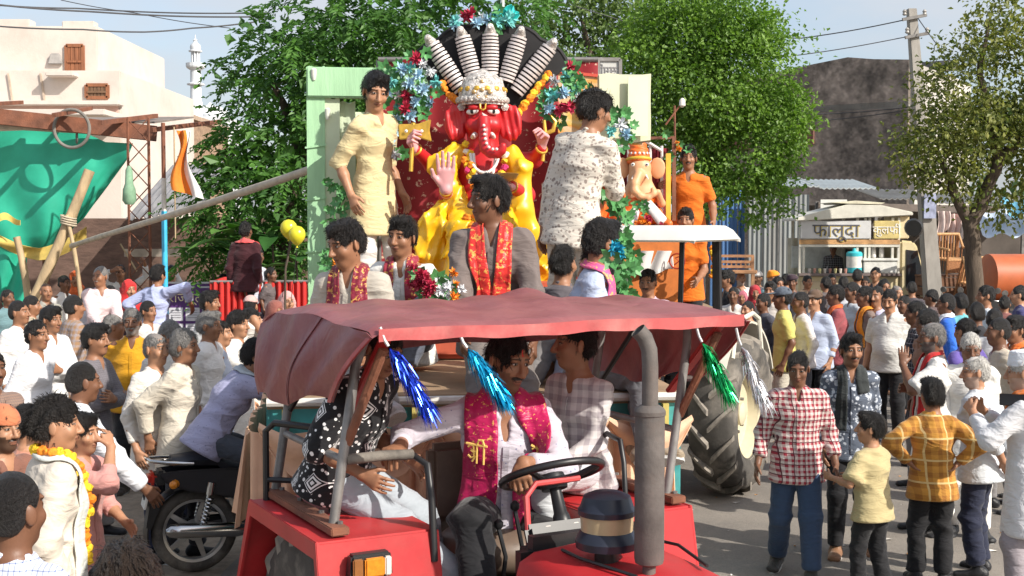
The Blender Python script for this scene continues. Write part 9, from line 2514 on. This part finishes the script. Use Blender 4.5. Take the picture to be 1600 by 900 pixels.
lrow('man in violet shirt with a bag strap seen from behind', 350,427,108,165, [T(BK), S((.27,.22,.36), sleeve=1.2, hem=.18), SH()], skin='d', style='crop')
lrow('child in white dress with black hair beside the canopy flap', 372,486,172,70, [T(WH), S((.68,.66,.62), sleeve=.8, hem=.4, collar=False, loose=.03), SH()], skin='l', style='full', lod=1, hands={1: (.10,-.28,1.42)})
lrow('woman with black bun in cream dress close to the canopy flap', 392,481,166,100, [T(WH), S((.62,.58,.50), sleeve=.9, hem=.4, collar=False, loose=.03), SH()], skin='l', style='bun', lod=1)
lrow('young man in dark shirt watching in front of the red cloth cart', 418,448,128,78, [T(BK), S((.07,.06,.07), sleeve=1.6), SH()], skin='l', style='full', lod=1)
lrow('woman in pale pink veil beside the canopy edge', 449,456,132,30, [dhoti((.5,.3,.3),.06), S((.5,.3,.3), sleeve=1.6, collar=False), veil((.62,.36,.34))], skin='l', style='covered', lod=1)
lrow('woman in brown shawl left of the pale pink veil', 430,470,138,40, [dhoti((.2,.08,.06),.06), S((.22,.09,.07), sleeve=1.6, collar=False), veil((.26,.09,.07))], skin='m', style='covered')
lrow('man in pink knitted cap in front of the red cloth cart', 392,462,132,170, [T(GY), S((.5,.35,.33), sleeve=1.6), cap((.58,.36,.33), brim=False)], skin='l')
lrow('woman in bright red headscarf in the left crowd', 202,438,118,36, [dhoti((.05,.03,.03),.06), S((.05,.03,.04), sleeve=1.6, collar=False), veil((.55,.03,.03), back=.2)], skin='l', style='covered', lod=1)
lrow('man in white shirt raising a stick above the crowd', 188,414,94,20, [T(GY), S((.70,.68,.66), sleeve=1.8)], skin='m', hands={1: (.36,-.22,1.72),-1: (-.12,-.24,1.62)}, elbow={1: (1,0,.2),-1: (-1,0,.2)}, curl={1: 60})
sp = at(214,424,2000 / 96); q2 = at(188,381,2000 / 96)
tag(MB().tube([sp, sp.lerp(q2,.5), q2], .014,6).build('raised_stick', m_bamboo, None), 'wooden stick raised by the man in white above the crowd', 'stick')
lrow('man in light blue shirt stretching one arm from the flag pole to the sign', 247,414,122,150, [T((.24,.18,.26)), S((.42,.47,.70), sleeve=1.8, hem=.22, loose=.022), SH()], skin='m', style='full', lod=1, floor=.20, hands={-1: (-.40,-.20,1.22),1: (.24,.04,1.0)}, elbow={-1: (-1,0,.6),1: (1,.6,0)})
fp = at(247,414,2000 / 122); tag(MB().box((fp.x, fp.y, .10),(1.0,.8,.20)).build('stone_step', pm('step_stone', (.30,.27,.23),.9, var=.25, vscale=4, bump=.4), None, bevel=.02), 'low stone step at the foot of the blue flag pole', 'step')
lrow('person in olive-grey shirt behind the leaning bamboo', 72,442,116,40, [T(GY), S((.32,.31,.27), sleeve=1.7)], skin='m', style='covered')
lrow('dark-haired man in white vest between the bamboo poles', 101,430,104,60, [T(GY), S((.66,.64,.62), sleeve=.9)], skin='d')
lrow('woman in orange and red shawl beyond the slim bamboo', 117,424,98,20, [dhoti((.4,.06,.03),.06), S((.5,.10,.03), sleeve=1.6, collar=False), veil((.55,.11,.03))], skin='m', style='covered')
lrow('man in teal-grey shirt far left under the torn tarpaulin', 12,452,118,60, [T(GY), S((.14,.24,.26), sleeve=1.7)], skin='d')
lrow('man in olive check far left behind the long white kurta', 50,462,132,100, [T(GY), S((.38,.33,.24), sleeve=1.7)], skin='m')
lrow('young man with hand to his face beyond the blue flag pole', 268,414,92,10, [T(GY), S((.62,.60,.60), sleeve=1.7)], skin='l', hands={1: (.05,-.2,1.48)})
lrow('man in white shirt behind the mustard shirt', 232,470,140,60, [T(GY), S((.55,.52,.50), sleeve=1.7)], skin='m')
lrow('bald-headed older man partly behind the slate grey striped shirt', 178,490,168,110, [T(GY), S((.30,.26,.22), sleeve=1.7)], skin='m', hair='g', style='thin')
for i, (u, v, s, yw, c, hr, st) in enumerate(((58,500,190,70,(.72,.72,.74), 'k', 'short'),(244,520,212,60,(.70,.66,.60), 'g', 'thin'),(140,450,128,50,(.66,.66,.68), 'k', 'full'),(345,500,176,90,(.52,.58,.70), 'k', 'short'),(172,446,118,20,(.35,.16,.14), 'k', 'short'))):
 lrow(('young man in bright white shirt left of the slate grey striped shirt', 'balding man in off-white shirt left of the cream shirt', 'man in pale grey-white shirt behind the folded arms', 'man in sky blue shirt just above the motorcycle rider', 'man in brick brown shirt behind the handcart')[i], u, v, s, yw, [T((GY, NV, WH)[i % 3]), S(c, sleeve=1.75, hem=(.16,.3)[i % 2]), SH()], skin='ml'[i % 2], hair=hr, style=st)
# elder sitting on a handcart
ep = at(155,417,15.4); hz = 1.06
t = empty('handcart', (ep.x, ep.y + .35,0), R(8), 'wooden handcart with spoked wheels in the left crowd', 'cart')
for i in range(7): MB().box((0,-.42 + .14 * i, hz - .02),(1.7,.125,.035)).build('plank', pm('cart_wood', (.24,.15,.09),.85, var=.3, vscale=4), t, bevel=.004)
for sx in (-1,1):
 MB().bar((sx * .78,-.46, hz - .09),(sx * .78,.46, hz - .09),.07).build('frame', pm('cart_wood', (.24,.15,.09)), t)
 for sy in (-1,1):
  MB().bar((sx * .6, sy * .40,.30),(sx * .6, sy * .40, hz - .06),.06).build('leg', pm('cart_wood', (.24,.15,.09)), t); w = MB().torus((sx * .6, sy * .46,.30),.27,.025,(0,1,0),28,8).build('wheel', m_rub, t, smooth=True)
  for a in range(6): MB().tube([(sx * .6, sy * .46,.30),(sx * .6 + .26 * cos(a * 1.047), sy * .46,.30 + .26 * sin(a * 1.047))], .008,5).build('spoke', m_steel, w)
sit('grey-haired elder in pale pink shirt sitting on the handcart', (ep.x, ep.y + .05, hz),22, [T((.40,.36,.34)), S((.66,.52,.52), sleeve=1.85, loose=.022), SH()], 1.72,1, 'm', 'g', 'crop', {'mous': True}, group=gL, lean=4, head=(-40,0,0),
 hands={-1: (-.05,-.40,.20),1: (.14,-.42,.20)}, feet={-1: (-.14,-.50,-.36),1: (.14,-.46,-.36)}, knee={1: (0,-.6,1),-1: (0,-.6,1)})
# rider on the motorcycle
rb = Matrix.Rotation(R(22),3, 'Z') @ Vector((.10,0,0))
sit('man in lavender dotted shirt with a grey hood leaning forward on the motorcycle', (pw.x + rb.x, pw.y + rb.y, .845),112, [T((.06,.07,.09)), S((.36,.36,.52), M_DOT, sleeve=1.85, hem=.12, loose=.024), stole((.42,.46,.50),.10,.10,.15, spread=.11, name='hood'), SH()], 1.70,0, 'm', 'k', 'full', {}, lean=32, head=(-10,4,0),
 hands={-1: (-.28,-.78,.42),1: (.28,-.78,.42)}, curl={-1: 55,1: 55}, elbow={-1: (-1,.2,-.6),1: (1,.2,-.6)}, feet={-1: (-.24,-.42,-.44),1: (.24,-.42,-.44)}, knee={1: (.4,-.8,.6),-1: (-.4,-.8,.6)})
# on the red cart
stand('man in maroon shirt with a pink cloth on his shoulder standing on the red cart', 384,346,129,168, [T(BK), S((.045,.010,.014), sleeve=1.8, hem=.16), stole((.62,.09,.09),.05,.05,.15, spread=.10), SH()], 'd', 'k', 'short', {}, floor=.97, lod=1)
stand('boy in white shirt riding in the red cart', 403,392,129,40, [T(GY), S((.48,.50,.56), sleeve=.9)], 'd', 'k', 'short', {}, floor=.97, hs=1.2, lod=1)
stand('small dark-haired child low in the red cart', 424,424,129,60, [T(GY), S((.12,.10,.10), sleeve=.9)], 'd', 'k', 'short', {}, floor=.97, hs=1.35)
